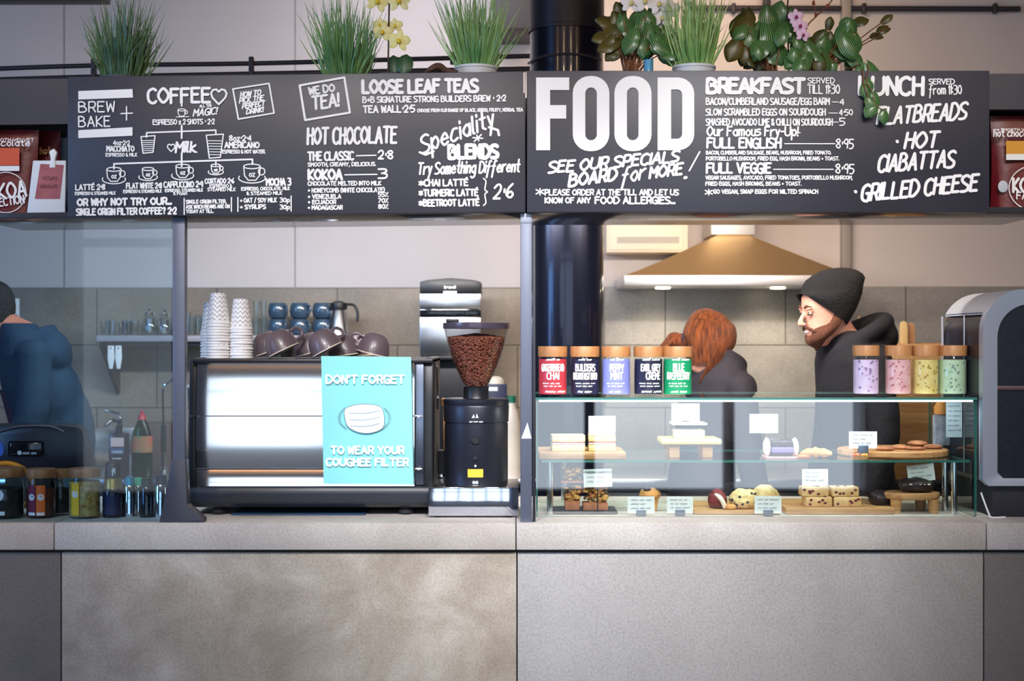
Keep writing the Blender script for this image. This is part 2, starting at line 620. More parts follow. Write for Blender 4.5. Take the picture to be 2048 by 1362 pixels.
YB = 2.5                                     # face of the back wall
W = 6.0
ZC = 3.9
structure(MB().box(-W, W, -9.6, 3.0, -0.1, 0), 'floor', concrete('floor_concrete', (66, 68, 74), (80, 82, 88), (92, 94, 100)))
structure(MB().box(-W, W, -9.6, 3.0, ZC, ZC + 0.1), 'ceiling', mat('ceiling_boards', (176, 132, 92), 0.6, var=(150, 106, 70), scale=3, aniso=(1, 9, 1)))
structure(MB().box(-W - 0.1, -W, -9.6, 3.0, 0, ZC), 'wall_left', mat('blue_grey_wall', (150, 165, 185), 0.7, var=(144, 160, 182)))
structure(MB().box(W, W + 0.1, -9.6, 3.0, 0, ZC), 'wall_right', mat('dark_taupe_wall', (120, 108, 102), 0.7, var=(112, 102, 98)))
# shop front behind the camera: plinth, head, glazing bars; daylight comes in between them
fr = MB()
fr.box(-W, W, -9.3, -9.1, 0, 0.12).box(-W, W, -9.3, -9.1, 3.45, ZC)
fr.box(-W, -4.1, -9.3, -9.1, 0.12, 3.45).box(3.4, W, -9.3, -9.1, 0.12, 3.45)
for x in (-3.0, -1.75, -0.45, 0.75, 2.1): fr.box(x - 0.05, x + 0.05, -9.28, -9.15, 0.12, 3.45)
fr.box(-4.1, 3.4, -9.28, -9.15, 2.45, 2.53)
structure(fr, 'wall_front', mat('dark_frame', (54, 58, 66), 0.5, var=(50, 54, 62)))

# back wall: pale cladding sheets above, large stone-look tiles below
ZT = PZ(577, YB)
wl = MB()
wl.box(-W, W, YB + 0.012, YB + 0.12, 0, ZC)
joints = [PX(p, YB) for p in (-900, -430, 128, 590, 1200, 1688, 2260)]
for a, b in zip([-W] + joints, joints + [W]):
    wl.box(a + 0.003, b - 0.003, YB, YB + 0.012, ZT + 0.004, ZC, 0.0015, 1)
wall_back = structure(wl, 'wall_back', mat('pale_cladding', (196, 187, 186), 0.5, var=(190, 182, 182), scale=1.2))
xs = PX(1207, YB)
structure(MB().box(-W, xs - 0.01, YB - 0.012, YB + 0.012, 0.0, ZT, 0.002, 1), 'tile_splashback',
          tiles('stone_tiles', PX(795, YB), PZ(690, YB), (128, 117, 104), (150, 136, 120), (170, 158, 144)), wall_back)
structure(MB().box(xs + 0.004, W, YB - 0.012, YB + 0.012, 0.0, ZT + 0.01, 0.002, 1), 'tile_splashback',
          tiles('stone_tiles_grey', PX(1450, YB), PZ(690, YB), (128, 125, 122), (150, 147, 145), (172, 168, 166)), wall_back)
structure(MB().box(PX(1680, YB), PX(1698, YB), YB - 0.05, YB, ZT, ZC, 0.004), 'trim_1', mat('trim_grey', (150, 142, 138), 0.5))
# dark boxed duct high on the back wall and the pale panel under it
dk = tag(MB().box(PX(985, 2.1), PX(1075, 2.1), 2.1, YB - 0.001, PZ(57, 2.1), ZC - 0.002, 0.01).build('duct_box', mat('dark_duct', (78, 72, 74), 0.6, var=(70, 64, 66))),
         'dark boxed duct coming down the wall between the grass pot and the black flue', 'duct')

# black round flue
yc, rc = 1.5, 75 / S(1.38)
cx = PX(1136, 1.35)
fl = thing('flue_pipe', 'tall black glossy round flue pipe passing behind the menu boards', 'flue', (cx, yc, 0))
M_FLUE = mat('black_enamel', (30, 34, 52), 0.22, 0.65, coat=0.4)
MB().lathe([(rc, 0.001), (rc, PZ(48, 1.35))], n=64).build('pipe', M_FLUE, fl)
MB().lathe([(rc + 0.006, PZ(52, 1.35)), (rc + 0.006, PZ(45, 1.35)), (rc + 0.001, PZ(44, 1.35))], n=64).lathe([(rc + 0.003, PZ(44, 1.35)), (rc + 0.003, 3.88)], n=64).build('upper_pipe', mat('black_flue_upper', (34, 33, 42), 0.4, 0.4), fl)

# pipes
M_PIPE = mat('dark_pipe', (52, 48, 56), 0.5, 0.4)


def pipe_run(name, label, pts, r, y, clamps, zoff=0.0):
    t = thing(name, label, 'pipe', (PX(pts[0][0], y), y, PZ(pts[0][1], y)))
    L = [(PX(p, y) - t.location.x, 0, PZ(q, y) - t.location.z) for p, q in pts]
    MB().tube(crom(L, 4), r, 12).build('pipe', M_PIPE, t)
    for cxp, cyp in clamps:
        x, z = PX(cxp, y) - t.location.x, PZ(cyp, y) - t.location.z
        MB().cbox((x, 0, z), (0.02, 0.032, 0.05), 0.004).build('clamp', M_PIPE, t)
    return t


pipe_run('service_pipe', 'thicker upper dark pipe running behind the grass pots on the left', [(-20, 138), (190, 131), (503, 127), (760, 120), (1060, 112)], 0.010, 1.25, [(188, 130), (503, 126), (905, 117)])
pipe_run('service_pipe', 'thinner lower dark pipe close above the left menu board', [(-20, 160), (190, 154), (503, 148), (760, 143), (1060, 138)], 0.011, 1.22, [(188, 152), (503, 147)])
LP_ = [(PX(p, 1.3) - cx, -rc * math.sqrt(max(0.02, 1 - ((PX(p, 1.3) - cx) / (rc * 1.05)) ** 2)) - 0.006, PZ(q, 1.3)) for p, q in ((1058, 112), (1075, 108), (1105, 105), (1140, 104), (1175, 106), (1205, 110))]
MB().tube(crom(LP_, 4), 0.005, 8).build('cable_loop', M_PIPE, fl)
pipe_run('service_pipe', 'straight dark pipe fixed high on the wall at upper right', [(1380, 16), (1700, 17), (2040, 18)], 0.014, YB - 0.03, [(1467, 17), (1728, 17), (1990, 17)])
tag(MB().box(PX(1527, 2.35), PX(1541, 2.35), 2.34, 2.38, PZ(20, 2.35), ZC - 0.002, 0.004).build('conduit', M_PIPE), 'short upright dark conduit dropping to the wall pipe above the leafy plant', 'conduit')
tag(MB().box(PX(-30, 1.4), PX(215, 1.4), 1.35, 1.45, PZ(5, 1.4), PZ(-22, 1.4), 0.004).build('beam', M_PIPE), 'dark beam crossing the top left corner above the grass', 'beam')

# pendant lamps of the room (out of the picture; the flue and the steel mirror them)
for x in (cx - 2.7, cx - 0.9, cx + 0.9, cx + 2.6):
    pd = thing('pendant_lamp', 'bare warm bulb on a black cord over the customer area', 'lamp', (x, -3.2, 3.79), group='pendant bulbs over the customer area')
    MB().tube([(0, 0, 0.09), (0, 0, 0.1095)], 0.004, 8).build('cord', M_BLACK, pd)
    MB().lathe([(0, 0.1), (0.02, 0.095), (0.022, 0.03), (0.0, 0.03)], n=16).build('socket', M_BLACK, pd)
    MB().ell((0, 0, -0.06), (0.032, 0.032, 0.10)).build('bulb', mat('warm_bulb', (255, 214, 150), 0.4, emit=40), pd)
    pl_ = bpy.data.lights.new('pendant_glow', 'POINT')
    pl_.energy, pl_.color, pl_.shadow_soft_size = 12, (1.0, 0.72, 0.42), 0.06
    po_ = bpy.data.objects.new('pendant_glow', pl_)
    COL.objects.link(po_)
    po_.location = (x, -3.2, 3.52)

# ------------------------------------------------------------------ the counter
ZK = PZ(1046, 0)                             # top of the counter
ctop = thing('countertop', 'thick pale concrete countertop running the full width', 'countertop', (0, 0, 0))
M_SLAB = concrete('slab_concrete', (182, 175, 168), (196, 190, 184), (208, 204, 199), 3.0)
edges = [-3.6, PX(108, 0), PX(1032, 0), PX(1973, 0), 3.6]
for a, b in zip(edges, edges[1:]):
    MB().box(a + 0.0015, b - 0.0015, 0, 0.86, PZ(1100, 0), ZK, 0.003).build('slab', M_SLAB, ctop)
cbase = thing('counter_base', 'concrete-clad counter base with wide front panels under the worktop', 'counter', (0, 0, 0))
pe = [-3.6, PX(122, 0.02), PX(1034, 0.02), PX(1968, 0.02), 3.6]
pc = [((104, 102, 104), (114, 111, 112), (126, 122, 122)), ((150, 140, 126), (174, 165, 152), (204, 198, 189)),
      ((160, 158, 156), (172, 170, 168), (182, 180, 179)), ((112, 108, 104), (122, 118, 114), (134, 130, 126))]
for i, (a, b) in enumerate(zip(pe, pe[1:])):
    MB().box(a + 0.002, b - 0.002, 0.022, 0.05, 0.10, PZ(1105, 0.02), 0.002).build('front_panel', concrete('panel_concrete_%d' % i, *pc[i], sc=(1.6, 3.0, 1.3, 1.5)[i]), cbase)
MB().box(-3.6, 3.6, 0.05, 0.80, 0.08, PZ(1100, 0) - 0.001).build('carcass', mat('carcass_dark', (60, 60, 64), 0.7), cbase)
MB().box(-3.6, 3.6, 0.10, 0.75, 0.0, 0.08).build('plinth', mat('plinth_dark', (40, 40, 44), 0.6), cbase)

# kitchen worktop along the back wall
bk = thing('back_worktop', 'stainless steel worktop along the tiled back wall', 'worktop', (0, 0, 0))
ZW = 0.93
MB().box(-3.6, 3.6, 1.82, YB - 0.014, ZW - 0.04, ZW, 0.004).build('worktop', M_STEEL, bk)
MB().box(-3.6, 3.6, 1.88, YB - 0.014, 0.0, ZW - 0.04).build('cabinet', mat('kitchen_cabinet', (120, 122, 126), 0.5, 0.4), bk)
tag(MB().box(-3.6, PX(350, 2.4), YB - 0.04, YB - 0.014, ZW + .0005, PZ(856, 2.45), 0.004).build("steel_upstand", M_STEEL), "steel splash strip along the wall behind the sink", "splash strip")
# ------------------------------------------------------------------ bulkhead boxes with the menu boards
TILT = 0.0114                                # the left box hangs a touch lower at its far end


def bulk(x0, x1, skew, name, label, niche):
    """open-topped box: floor, back, ends, front strip over the niche; niche = (xa, xb) stays open in front."""
    t = thing(name, label, 'bulkhead', (0, 0, 0))
    zb, zt, zf = PZ(425, 0), PZ(145, 0), PZ(145, 0) - 0.10

    def sk(mb):
        mb.v = [(x, y, z + (skew * x if skew else 0)) for x, y, z in mb.v]
        return mb
    sk(MB().box(x0, x1, 0.02, 0.54, zb, zb + 0.02, 0.002)).build('bottom_panel', mat('soffit_gloss', (86, 84, 90), 0.14, 0.5), t)
    sk(MB().box(x0, x1, 0.52, 0.54, zb + 0.02, zt, 0.002)).build('back_panel', M_CHAR, t)
    sk(MB().box(x0, x1, 0.02, 0.52, zf - 0.02, zf)).build('trough_floor', M_CHAR, t)
    for a, b in ((x0, x0 + 0.02), (x1 - 0.02, x1)):
        sk(MB().box(a, b, 0.02, 0.52, zb + 0.02, zf - 0.02)).build('end_panel', M_CHAR, t)
    na, nb = niche
    sk(MB().box(na, nb, 0.0205, 0.038, zb, zb + 0.018)).build('niche_lip', M_CHAR, t)
    sk(MB().box(na, nb, 0.0205, 0.038, PZ(236 if na < 0 else 214, 0), zt)).build('niche_header', M_CHAR, t)
    sk(MB().box(na, nb, 0.26, 0.27, zb + 0.02, zf - 0.02)).build('niche_back', mat('niche_dark', (50, 50, 58), 0.6), t)
    e = nb if na < 0 else na
    sk(MB().box(e - 0.01, e + 0.01, 0.021, 0.27, zb + 0.02, zf - 0.02)).build('niche_side', M_CHAR, t)
    return t


XL0, XM = PX(-60, 0), PX(1052, 0)
XR1 = PX(2110, 0)
bulk(XL0, XM - 0.002, TILT, 'menu_bulkhead', 'charcoal box hung over the coffee side of the counter', (XL0, PX(138, 0)))
bulk(XM + 0.002, XR1, 0, 'menu_bulkhead', 'charcoal box hung over the cake case side of the counter', (PX(1976, 0), XR1))


def bx(px): return (px - 1024) / 600.0
def bz(py): return CZ + (681 - py) / 600.0


YL = -0.0195


def T(mb, s, px, py, w, h, wt, rot=0.0, sl=0.0, wob=0.05, tr=2.0):
    lettering(mb, s, w / 600.0, h / 600.0, 1.13 * wt / 600.0, panel_fn(bx(px), bz(py), YL, rot), sl, tr, wob)


def LN(mb, pts, wt):
    ribbon(mb, [(bx(a), bz(b)) for a, b in pts], wt / 600.0, lambda u, v: (u, YL, v))


def QD(mb, *pts):
    mb.add([(bx(a), YL, bz(b)) for a, b in pts], [tuple(range(len(pts)))])


def heart(mb, cx, cy, w, wt):
    P = [(0, -.30), (-.16, -.46), (-.38, -.42), (-.5, -.2), (-.42, .06), (-.2, .3), (0, .5), (.2, .3), (.42, .06), (.5, -.2), (.38, -.42), (.16, -.46), (0, -.30)]
    LN(mb, [(cx + a * w, cy + b * w) for a, b in P], wt)


def oval(cx, cy, a, b, n=18, t0=0, t1=360):
    return [(cx + a * math.cos(math.radians(t0 + (t1 - t0) * k / n)), cy + b * math.sin(math.radians(t0 + (t1 - t0) * k / n))) for k in range(n + 1)]


def cup(mb, cx, cy, w, wt, saucer=True):
    LN(mb, oval(cx, cy - .30 * w, .36 * w, .10 * w), wt)
    LN(mb, [(cx - .36 * w, cy - .3 * w), (cx - .32 * w, cy + .1 * w), (cx - .16 * w, cy + .3 * w), (cx + .16 * w, cy + .3 * w), (cx + .32 * w, cy + .1 * w), (cx + .36 * w, cy - .3 * w)], wt)
    LN(mb, oval(cx + .42 * w, cy - .08 * w, .14 * w, .15 * w), wt)
    if saucer:
        LN(mb, oval(cx, cy + .2 * w, .58 * w, .22 * w, 18, -20, 200), wt)
        T(mb, 'oz', cx - .12 * w, cy + .14 * w, .24 * w, .22 * w, wt * .8)


lb = thing('menu_board', 'charcoal coffee and tea menu board lettered in white', 'menu board', (0, 0, 0))
m = MB().box(PX(138, 0), XM - 0.003, -0.016, 0.0195, PZ(425, 0), PZ(145, 0), 0.002)
m.v = [(x, y, z + TILT * x) for x, y, z in m.v]
m.build('panel', M_CHAR, lb)
b = MB()
QD(b, (160, 184), (268, 180), (269, 197), (160, 201))
QD(b, (160, 262), (268, 256), (268, 273), (160, 278))
T(b, 'BREW', 161, 226, 71, 20, 2.6, .8, wob=0)
T(b, 'BAKE', 161, 255, 62, 20, 2.6, .8, wob=0)
LN(b, [(245, 229), (268, 228)], 2.6); LN(b, [(256, 215), (256, 242)], 2.6)
T(b, 'COFFEE', 300, 208, 122, 28, 5, .8)
heart(b, 440, 195, 31, 3.6)
cup(b, 366, 228, 21, 1.8, False); LN(b, [(355, 236), (380, 235)], 1.6)
T(b, 'ALL THE', 402, 217, 24, 5, 1.2, 5); T(b, 'MAGIC!', 389, 234, 46, 13, 2.4, 5, .3)
T(b, 'ESPRESSO x 2 SHOTS ^ 2^2', 309, 251, 122, 9.5, 2, .8)
LN(b, [(366, 208), (366, 214)], 3.2); LN(b, [(366, 253), (366, 278)], 3.6); LN(b, [(366, 308), (366, 334)], 3.6)
LN(b, [(296, 276), (296, 267), (434, 262), (434, 269)], 3)
LN(b, [(231, 339), (231, 329), (507, 320), (507, 330)], 3.4); LN(b, [(434, 324), (434, 332)], 2.6)
for q in ((285, 275, 313, 273, 309, 306, 289, 308), (415, 272, 449, 270, 443, 316, 421, 318)):
    LN(b, [(q[0], q[1]), (q[2], q[3]), (q[4], q[5]), (q[6], q[7]), (q[0], q[1])], 2.4)
    for k in range(1, 7):
        t = .12 + k * .12
        LN(b, [(q[0] + (q[6] - q[0]) * t + 2, q[1] + (q[7] - q[1]) * t), (q[2] + (q[4] - q[2]) * (t + .05) - 2, q[3] + (q[5] - q[3]) * (t + .05))], 1.6)
T(b, '4oz^2^2', 230, 291, 32, 8, 1.8); T(b, 'MACCHIATO', 217, 304, 54, 10, 2.4); T(b, 'ESPRESSO & MILK', 215, 314, 62, 6, 1.5)
heart(b, 345, 297, 15, 2.4); T(b, 'Milk', 354, 306, 38, 20, 4, 2, .15); LN(b, [(388, 303), (396, 306)], 3)
T(b, '8oz^2^4', 461, 283, 43, 10, 2.2); T(b, 'AMERICANO', 452, 297, 68, 11, 2.6); T(b, 'ESPRESSO & HOT WATER.', 447, 308, 85, 6.5, 1.7)
for c in ((231, 352, 40), (299, 349, 32), (368, 345, 38), (434, 340, 26), (506, 348, 46)): cup(b, *c, 2.2)
T(b, 'LATTÉ 2^8', 155, 381, 58, 10, 2.4, .8); T(b, 'ESPRESSO & STEAMED MILK', 154, 391, 80, 5.5, 1.5, .8)
T(b, 'FLAT WHITE 2^8', 256, 378, 70, 10, 2.4, .8); T(b, 'ESPRESSO & STEAMED MILK', 250, 387, 76, 5.5, 1.5, .8)
T(b, 'CAPPUCCINO 2^9', 331, 376, 77, 11, 2.4, .8); T(b, 'ESPRESSO, STEAMED MILK', 333, 385, 75, 5.5, 1.5, .8); T(b, '& FOAM', 350, 391, 26, 5, 1.4)
T(b, 'CORTADO 2^6', 413, 368, 57, 9, 2.2, .8); T(b, 'ESPRESSO &', 422, 376, 44, 6, 1.5); T(b, 'STEAMED MILK', 418, 383, 55, 6, 1.5)
T(b, 'MOCHA 3', 535, 372, 48, 13, 3, .8); T(b, 'ESPRESSO, CHOCOLATE, MILK', 485, 382, 96, 6, 1.6, .8); T(b, '& STEAMED MILK', 496, 391, 70, 6, 1.6, .8)
T(b, 'OR WHY NOT TRY OUR...', 159, 412, 186, 12.5, 3.6, .8); T(b, 'SINGLE ORIGIN FILTER COFFEE? 2^2', 157, 431, 198, 12, 3, .8)
LN(b, [(371, 398), (371, 430)], 2.4); LN(b, [(465, 396), (465, 424)], 2.4); LN(b, [(478, 396), (478, 424)], 2.4); LN(b, [(584, 393), (584, 423)], 2.4)
T(b, 'SINGLE ORIGIN FILTER,', 375, 408, 80, 6.5, 1.8, .8); T(b, 'ASK WHICH BEANS ARE ON', 375, 418, 86, 6.5, 1.8, .8); T(b, 'TODAY AT TILL.', 375, 427, 54, 6, 1.7, .8)
T(b, '+ OAT / SOY MILK', 483, 406, 72, 8, 2, .8); T(b, '30p', 562, 405, 19, 8, 2); T(b, '+ SYRUPS', 483, 419, 50, 8, 2.2, .8); T(b, '30p', 562, 419, 19, 8, 2)
LN(b, [(468, 180), (540, 169), (550, 228), (479, 240), (468, 180)], 3)
T(b, 'HOW TO', 483, 197, 40, 10, 2.4, 8, .3); T(b, 'PICK THE', 481, 208, 48, 9, 2.2, 8, .3); T(b, 'PERFECT', 487, 219, 44, 9, 2.4, 8, .3); T(b, 'DRINK!', 495, 230, 33, 9, 2.4, 8, .3)
LN(b, [(601, 173), (690, 157), (701, 227), (612, 242), (601, 173)], 4.4)
T(b, 'WE DO', 621, 191, 50, 14, 3.2, 8); T(b, 'TEA!', 627, 221, 52, 25, 4.6, 8, .1)
T(b, 'LOOSE LEAF TEAS', 727, 188, 228, 24, 6, .8)
T(b, 'B+B SIGNATURE STRONG BUILDERS BREW ^ 2^2', 727, 207, 284, 11, 2.5, .7)
T(b, 'TEA WALL^2^5', 728, 227, 102, 13, 3, .7); T(b, 'CHOOSE FROM OUR RANGE OF BLACK, GREEN, FRUITY, HERBAL TEA', 836, 226, 209, 6, 1.7, .5)
T(b, 'HOT CHOCOLATE', 617, 290, 176, 31, 4.8, 1.2, .05)
T(b, 'THE CLASSIC', 618, 322, 90, 16, 3.6, .8); LN(b, [(714, 313), (753, 312)], 2.6); T(b, '2^8', 758, 319, 28, 16, 3.2)
T(b, 'SMOOTH, CREAMY, DELICIOUS.', 618, 334, 134, 7, 1.9, .5)
T(b, 'KOKOA', 619, 360, 66, 19, 4.6, .5); LN(b, [(691, 351), (755, 350)], 2.6); T(b, '3', 758, 358, 16, 18, 3.4)
T(b, 'CHOCOLATE MELTED INTO MILK', 618, 372, 145, 7.5, 2, .3); T(b, '+ HONEYCOMB (WHITE CHOCOLATE)', 618, 386, 152, 8, 2, .5)
for q, (w, s) in enumerate(((65, '+ VENEZUELA'), (55, '+ ECUADOR'), (68, '+ MADAGASCAR'))): T(b, s, 618, 398 + 11 * q, w, 7.5, 2.1, .3)
for q, s in enumerate(('55%', '70%', '80%')): T(b, s, 758, 394 + 12 * q, 19, 8, 2)
T(b, 'Speciality', 846, 308, 152, 33, 4.4, 21, .30, 0, 2.2); LN(b, [(978, 256), (996, 262), (998, 272)], 5); LN(b, [(840, 306), (852, 311), (868, 304)], 4.6)
T(b, '*', 950, 288, 18, 18, 2.6, 20); T(b, 'BLENDS', 899, 318, 96, 25, 7, 1)
T(b, 'Try Something Different', 836, 350, 202, 22, 3.4, 1.6, .15)
for q, (w, s) in enumerate(((97, '*CHAI LATTÉ'), (117, '*TURMERIC LATTÉ'), (119, '*BEETROOT LATTÉ'))): T(b, s, 839, 373 + 20 * q, w, 12, 3, .5)
LN(b, crom([(967, 358), (972, 364), (970, 380), (975, 385), (970, 390), (972, 406), (967, 412)]), 2.6)
T(b, '2^6', 987, 398, 38, 27, 3.8, 2, .15)
b.build('lettering', M_CHALK, lb)
LNW = MB().box(bx(1046.5), bx(1049.5), -0.0185, -0.0165, bz(188), bz(147))
LNW.build('edge_strip', mat('pale_edge', (222, 205, 196), 0.5), lb)

rb = thing('menu_board', 'charcoal food menu board with huge white FOOD heading', 'menu board', (0, 0, 0))
MB().box(XM + 0.003, PX(1976, 0), -0.016, 0.0195, PZ(425, 0), PZ(143, 0), 0.002).build('panel', M_CHAR, rb)
b = MB()


def block(outer, inner):
    """solid letter: ring between two outlines with the same number of points"""
    n = len(outer)
    for i in range(n):
        j = (i + 1) % n
        QD(b, outer[i], outer[j], inner[j], inner[i])


def rr(x0, y0, x1, y1, r, sq=False):
    P = []
    for cx, cy, a in ((x0 + r, y0 + r, 180), (x1 - r, y0 + r, 270), (x1 - r, y1 - r, 0), (x0 + r, y1 - r, 90)):
        for k in range(7):
            t = math.radians(a + 15 * k)
            p = (cx + r * math.cos(t), cy + r * math.sin(t))
            if sq and cx < (x0 + x1) / 2: p = (x0, y0 if cy < (y0 + y1) / 2 else y1)
            P.append(p)
    return P


QD(b, (1072, 157), (1138, 157), (1138, 182), (1100, 182), (1100, 212), (1132, 212), (1132, 239), (1100, 239), (1100, 302), (1072, 302))
block(rr(1145, 154, 1218, 304, 34), rr(1170, 177, 1193, 282, 11.5))
block(rr(1228, 154, 1302, 304, 34), rr(1253, 177, 1276, 282, 11.5))
block(rr(1314, 157, 1387, 302, 32, True), rr(1341, 181, 1363, 279, 10, True))
T(b, 'SEE OUR SPECIALS', 1097, 347, 258, 21, 4.6, 5, .3, .08); T(b, 'BOARD', 1137, 374, 94, 23, 5, 8, .3)
T(b, 'for', 1242, 368, 46, 28, 4, 12, .4); T(b, 'MORE', 1298, 358, 64, 21, 4.6, 8, .3); LN(b, [(1377, 343), (1398, 305)], 3); LN(b, [(1368, 357), (1371, 356)], 6)
T(b, '*', 1072, 393, 16, 19, 2.4); T(b, 'PLEASE ORDER AT THE TILL AND LET US', 1090, 391, 265, 10.5, 2.5, 0, .05)
T(b, 'KNOW OF ANY', 1090, 407, 90, 10.5, 2.5); T(b, 'FOOD ALLERGIES...', 1190, 408, 158, 13, 3)
T(b, 'BREAKFAST', 1413, 187, 192, 27, 7, 0, .03, .03, 1.4); T(b, 'SERVED', 1614, 168, 52, 10, 1.9); T(b, 'TILL 11:30', 1613, 189, 63, 17, 2.3)
T(b, 'BACON/CUMBERLAND SAUSAGE/EGG BARM', 1411, 211, 245, 12.5, 2.5); LN(b, [(1662, 206), (1674, 206)], 1.8); T(b, '4', 1677, 211, 8, 11, 2)
T(b, 'SLOW SCRAMBLED EGGS ON SOURDOUGH', 1411, 232, 237, 12.5, 2.5); LN(b, [(1655, 228), (1672, 228)], 1.8); T(b, '4^50', 1676, 232, 26, 11, 2)
T(b, 'SMASHED AVOCADO LIME & CHILLI ON SOURDOUGH', 1411, 252, 251, 12.5, 2.4); LN(b, [(1665, 246), (1674, 246)], 1.8); T(b, '5', 1677, 252, 10, 14, 2.2)
T(b, 'Our Famous Fry-Up!', 1413, 273, 180, 18, 3.2, 0, .05); LN(b, [(1588, 268), (1598, 267)], 2.4)
T(b, 'FULL ENGLISH', 1413, 297, 146, 19, 4, 0, .03); LN(b, [(1567, 289), (1667, 289)], 2.2); T(b, '8^95', 1670, 298, 34, 18, 2.5)
T(b, 'BACON, CUMBERLAND SAUSAGE, BEANS, MUSHROOM, FRIED TOMATO.', 1411, 310, 248, 6.5, 1.7); T(b, 'PORTOBELLO MUSHROOM, FRIED EGG, HASH BROWN, BEANS + TOAST.', 1411, 322, 264, 7, 1.7)
T(b, 'FULL VEGGIE', 1412, 347, 127, 19, 4, 0, .03); LN(b, [(1545, 340), (1664, 340)], 2.2); T(b, '8^95', 1669, 348, 36, 18, 2.5)
T(b, 'VEGAN SAUSAGES, AVOCADO, FRIED TOMATOES, PORTOBELLO MUSHROOM,', 1410, 360, 292, 7, 1.7); T(b, 'FRIED EGGS, HASH BROWNS, BEANS + TOAST.', 1410, 372, 190, 7, 1.7)
T(b, '*', 1409, 393, 14, 17, 2.2); T(b, 'GO VEGAN, SWAP EGGS FOR WILTED SPINACH', 1426, 388, 207, 7.5, 1.9)
T(b, 'LUNCH', 1716, 190, 126, 34, 6.6, -.5, .02, .03); T(b, 'SERVED', 1855, 170, 50, 10, 1.9); T(b, 'from 11:30', 1855, 190, 64, 17, 2.2)
LN(b, [(1739, 233), (1740, 234)], 6); T(b, 'FLATBREADS', 1751, 250, 176, 32, 5, 3.5, .25, .06)
LN(b, [(1791, 284), (1792, 285)], 6.5); T(b, 'HOT', 1806, 298, 64, 30, 5.2, 2, .25, .06)
T(b, 'CIABATTAS', 1753, 345, 150, 32, 5.2, 4, .25, .08)
LN(b, [(1708, 384), (1709, 385)], 6.5); T(b, 'GRILLED CHEESE', 1720, 402, 230, 31, 5.4, 5, .25, .08)
b.build('lettering', M_CHALK, rb)
LNW = MB().box(bx(1059), bx(1061), -0.0185, -0.0165, bz(188), bz(147))

# posts
def post(px0, px1, label):
    y = 0.02
    t = thing('post', label, 'post', (PX((px0 + px1) / 2, y), y + 0.02, ZK))
    w = (px1 - px0) / S(y) / 2
    MB().box(-w, w, -0.02, 0.02, 0.0, PZ(427, y) - ZK - (0.012 if px0 < 500 else 0), 0.002).build('upright', M_POST, t)
    return t


pl = post(345, 370, 'grey steel post with a flared foot beside the espresso machine')
h = PZ(920, 0.02) - ZK
MB().prism([(-0.065, 0), (0.085, 0), (0.085, 0.012), (0.03, 0.06), (0.024, h), (-0.024, h), (-0.03, h - 0.05)], -0.026, 0.026, 'y', bev=0.003).build('foot', mat('dark_steel_foot', (62, 65, 78), 0.45, 0.2), pl)
pm = post(1041, 1064, 'grey steel post between the coffee grinder and the glass cake case')
MB().box(-0.019, 0.019, -0.023, -0.02, PZ(446, .02) - ZK, PZ(427, .02) - ZK, 0.001).build('bracket_plate', mat('pale_plate', (170, 178, 192), 0.4, 0.4), pm)
MB().prism([(-.017, 0.31 - 0.03), (.018, 0.31 - 0.03), (0.004, 0.365 - .03)], -0.0215, -0.02, 'y').build('sticker', mat('pale_sticker', (198, 205, 218), 0.5), pm)
MB().box(0.0215, 0.031, -0.012, 0.012, 0.0, PZ(450, .02) - ZK, 0.001).build('glazing_bar', mat('dark_bar', (36, 38, 52), 0.5), pm)
# screen glass on the left
gy = 0.03
gl = tag(MB().box(PX(-40, gy), PX(344, gy), gy - 0.005, gy + 0.005, ZK + 0.001, PZ(441, gy), 0.001, 1).build('glass_screen', glass('screen_glass', (226, 238, 244), 1.5, gain=1.0)),
         'large clear glass screen left of the flared post, in front of the till', 'glass screen')
# ------------------------------------------------------------------ espresso machine, grinder and what stands round them
M_PANEL = mat('polished_steel', (232, 234, 238), 0.10, 1.0)
ym = 0.21
em = thing('espresso_machine', 'large two-group espresso machine with a mirror-steel back panel and black body', 'coffee machine', (PX(622, ym), ym, ZK))


def mx(px): return PX(px, ym) - em.location.x


def mz(py): return PZ(py, ym) - ZK


MB().box(mx(384), mx(862), 0.012, 0.52, mz(1000), mz(724), 0.02, 3).build('body', M_BLACK, em)
# steel back: two gently bowed sheets with a fold between
def bow(mb, xa, xb, za, zb, d, n=14):
    P = []
    for k in range(n + 1):
        t = k / n
        P.append((za + (zb - za) * t, d(t)))
    vs, fs = [], []
    for z, y in P: vs += [(xa, y, z), (xb, y, z)]
    for k in range(n): fs.append((2 * k, 2 * k + 1, 2 * k + 3, 2 * k + 2))
    mb.add(vs, fs)
    vs = [(x, y + 0.012, z) for x, y, z in vs]
    mb.add(vs, [f[::-1] for f in fs])
x0, x1 = mx(393), mx(829)
b = MB(); bow(b, x0, x1, mz(831), mz(726), lambda t: -0.006 + 0.015 * t * t); b.build('upper_sheet', M_PANEL, em)
b = MB(); bow(b, x0, x1, mz(936), mz(833), lambda t: -0.003 - 0.012 * t + 0.010 * t * t); b.build('middle_sheet', M_PANEL, em)
b = MB(); bow(b, x0, x1, mz(972), mz(938), lambda t: -0.007 + 0.005 * t + 0.005 * t * t); b.build('lower_sheet', M_PANEL, em)
for z in (832, 937):
    MB().box(mx(388), mx(836), -0.005, 0.004, mz(z + 1), mz(z - 1), 0.0005, 1).build('steel_seam', mat('seam_grey', (92, 96, 108), .4, .6), em)
MB().box(mx(386), mx(866), -0.012, 0.50, mz(726), mz(718), 0.003).build('top_rail', mat('top_rail_black', (38, 30, 34), 0.35), em)
b = MB()
prof = [(0.02, mz(972)), (-0.012, mz(973)), (-0.018, mz(985)), (-0.010, mz(1005)), (0.02, mz(1016)), (0.50, mz(1016)), (0.50, mz(972))]
b.prism(prof, mx(378), mx(866), 'x', bev=0.006)
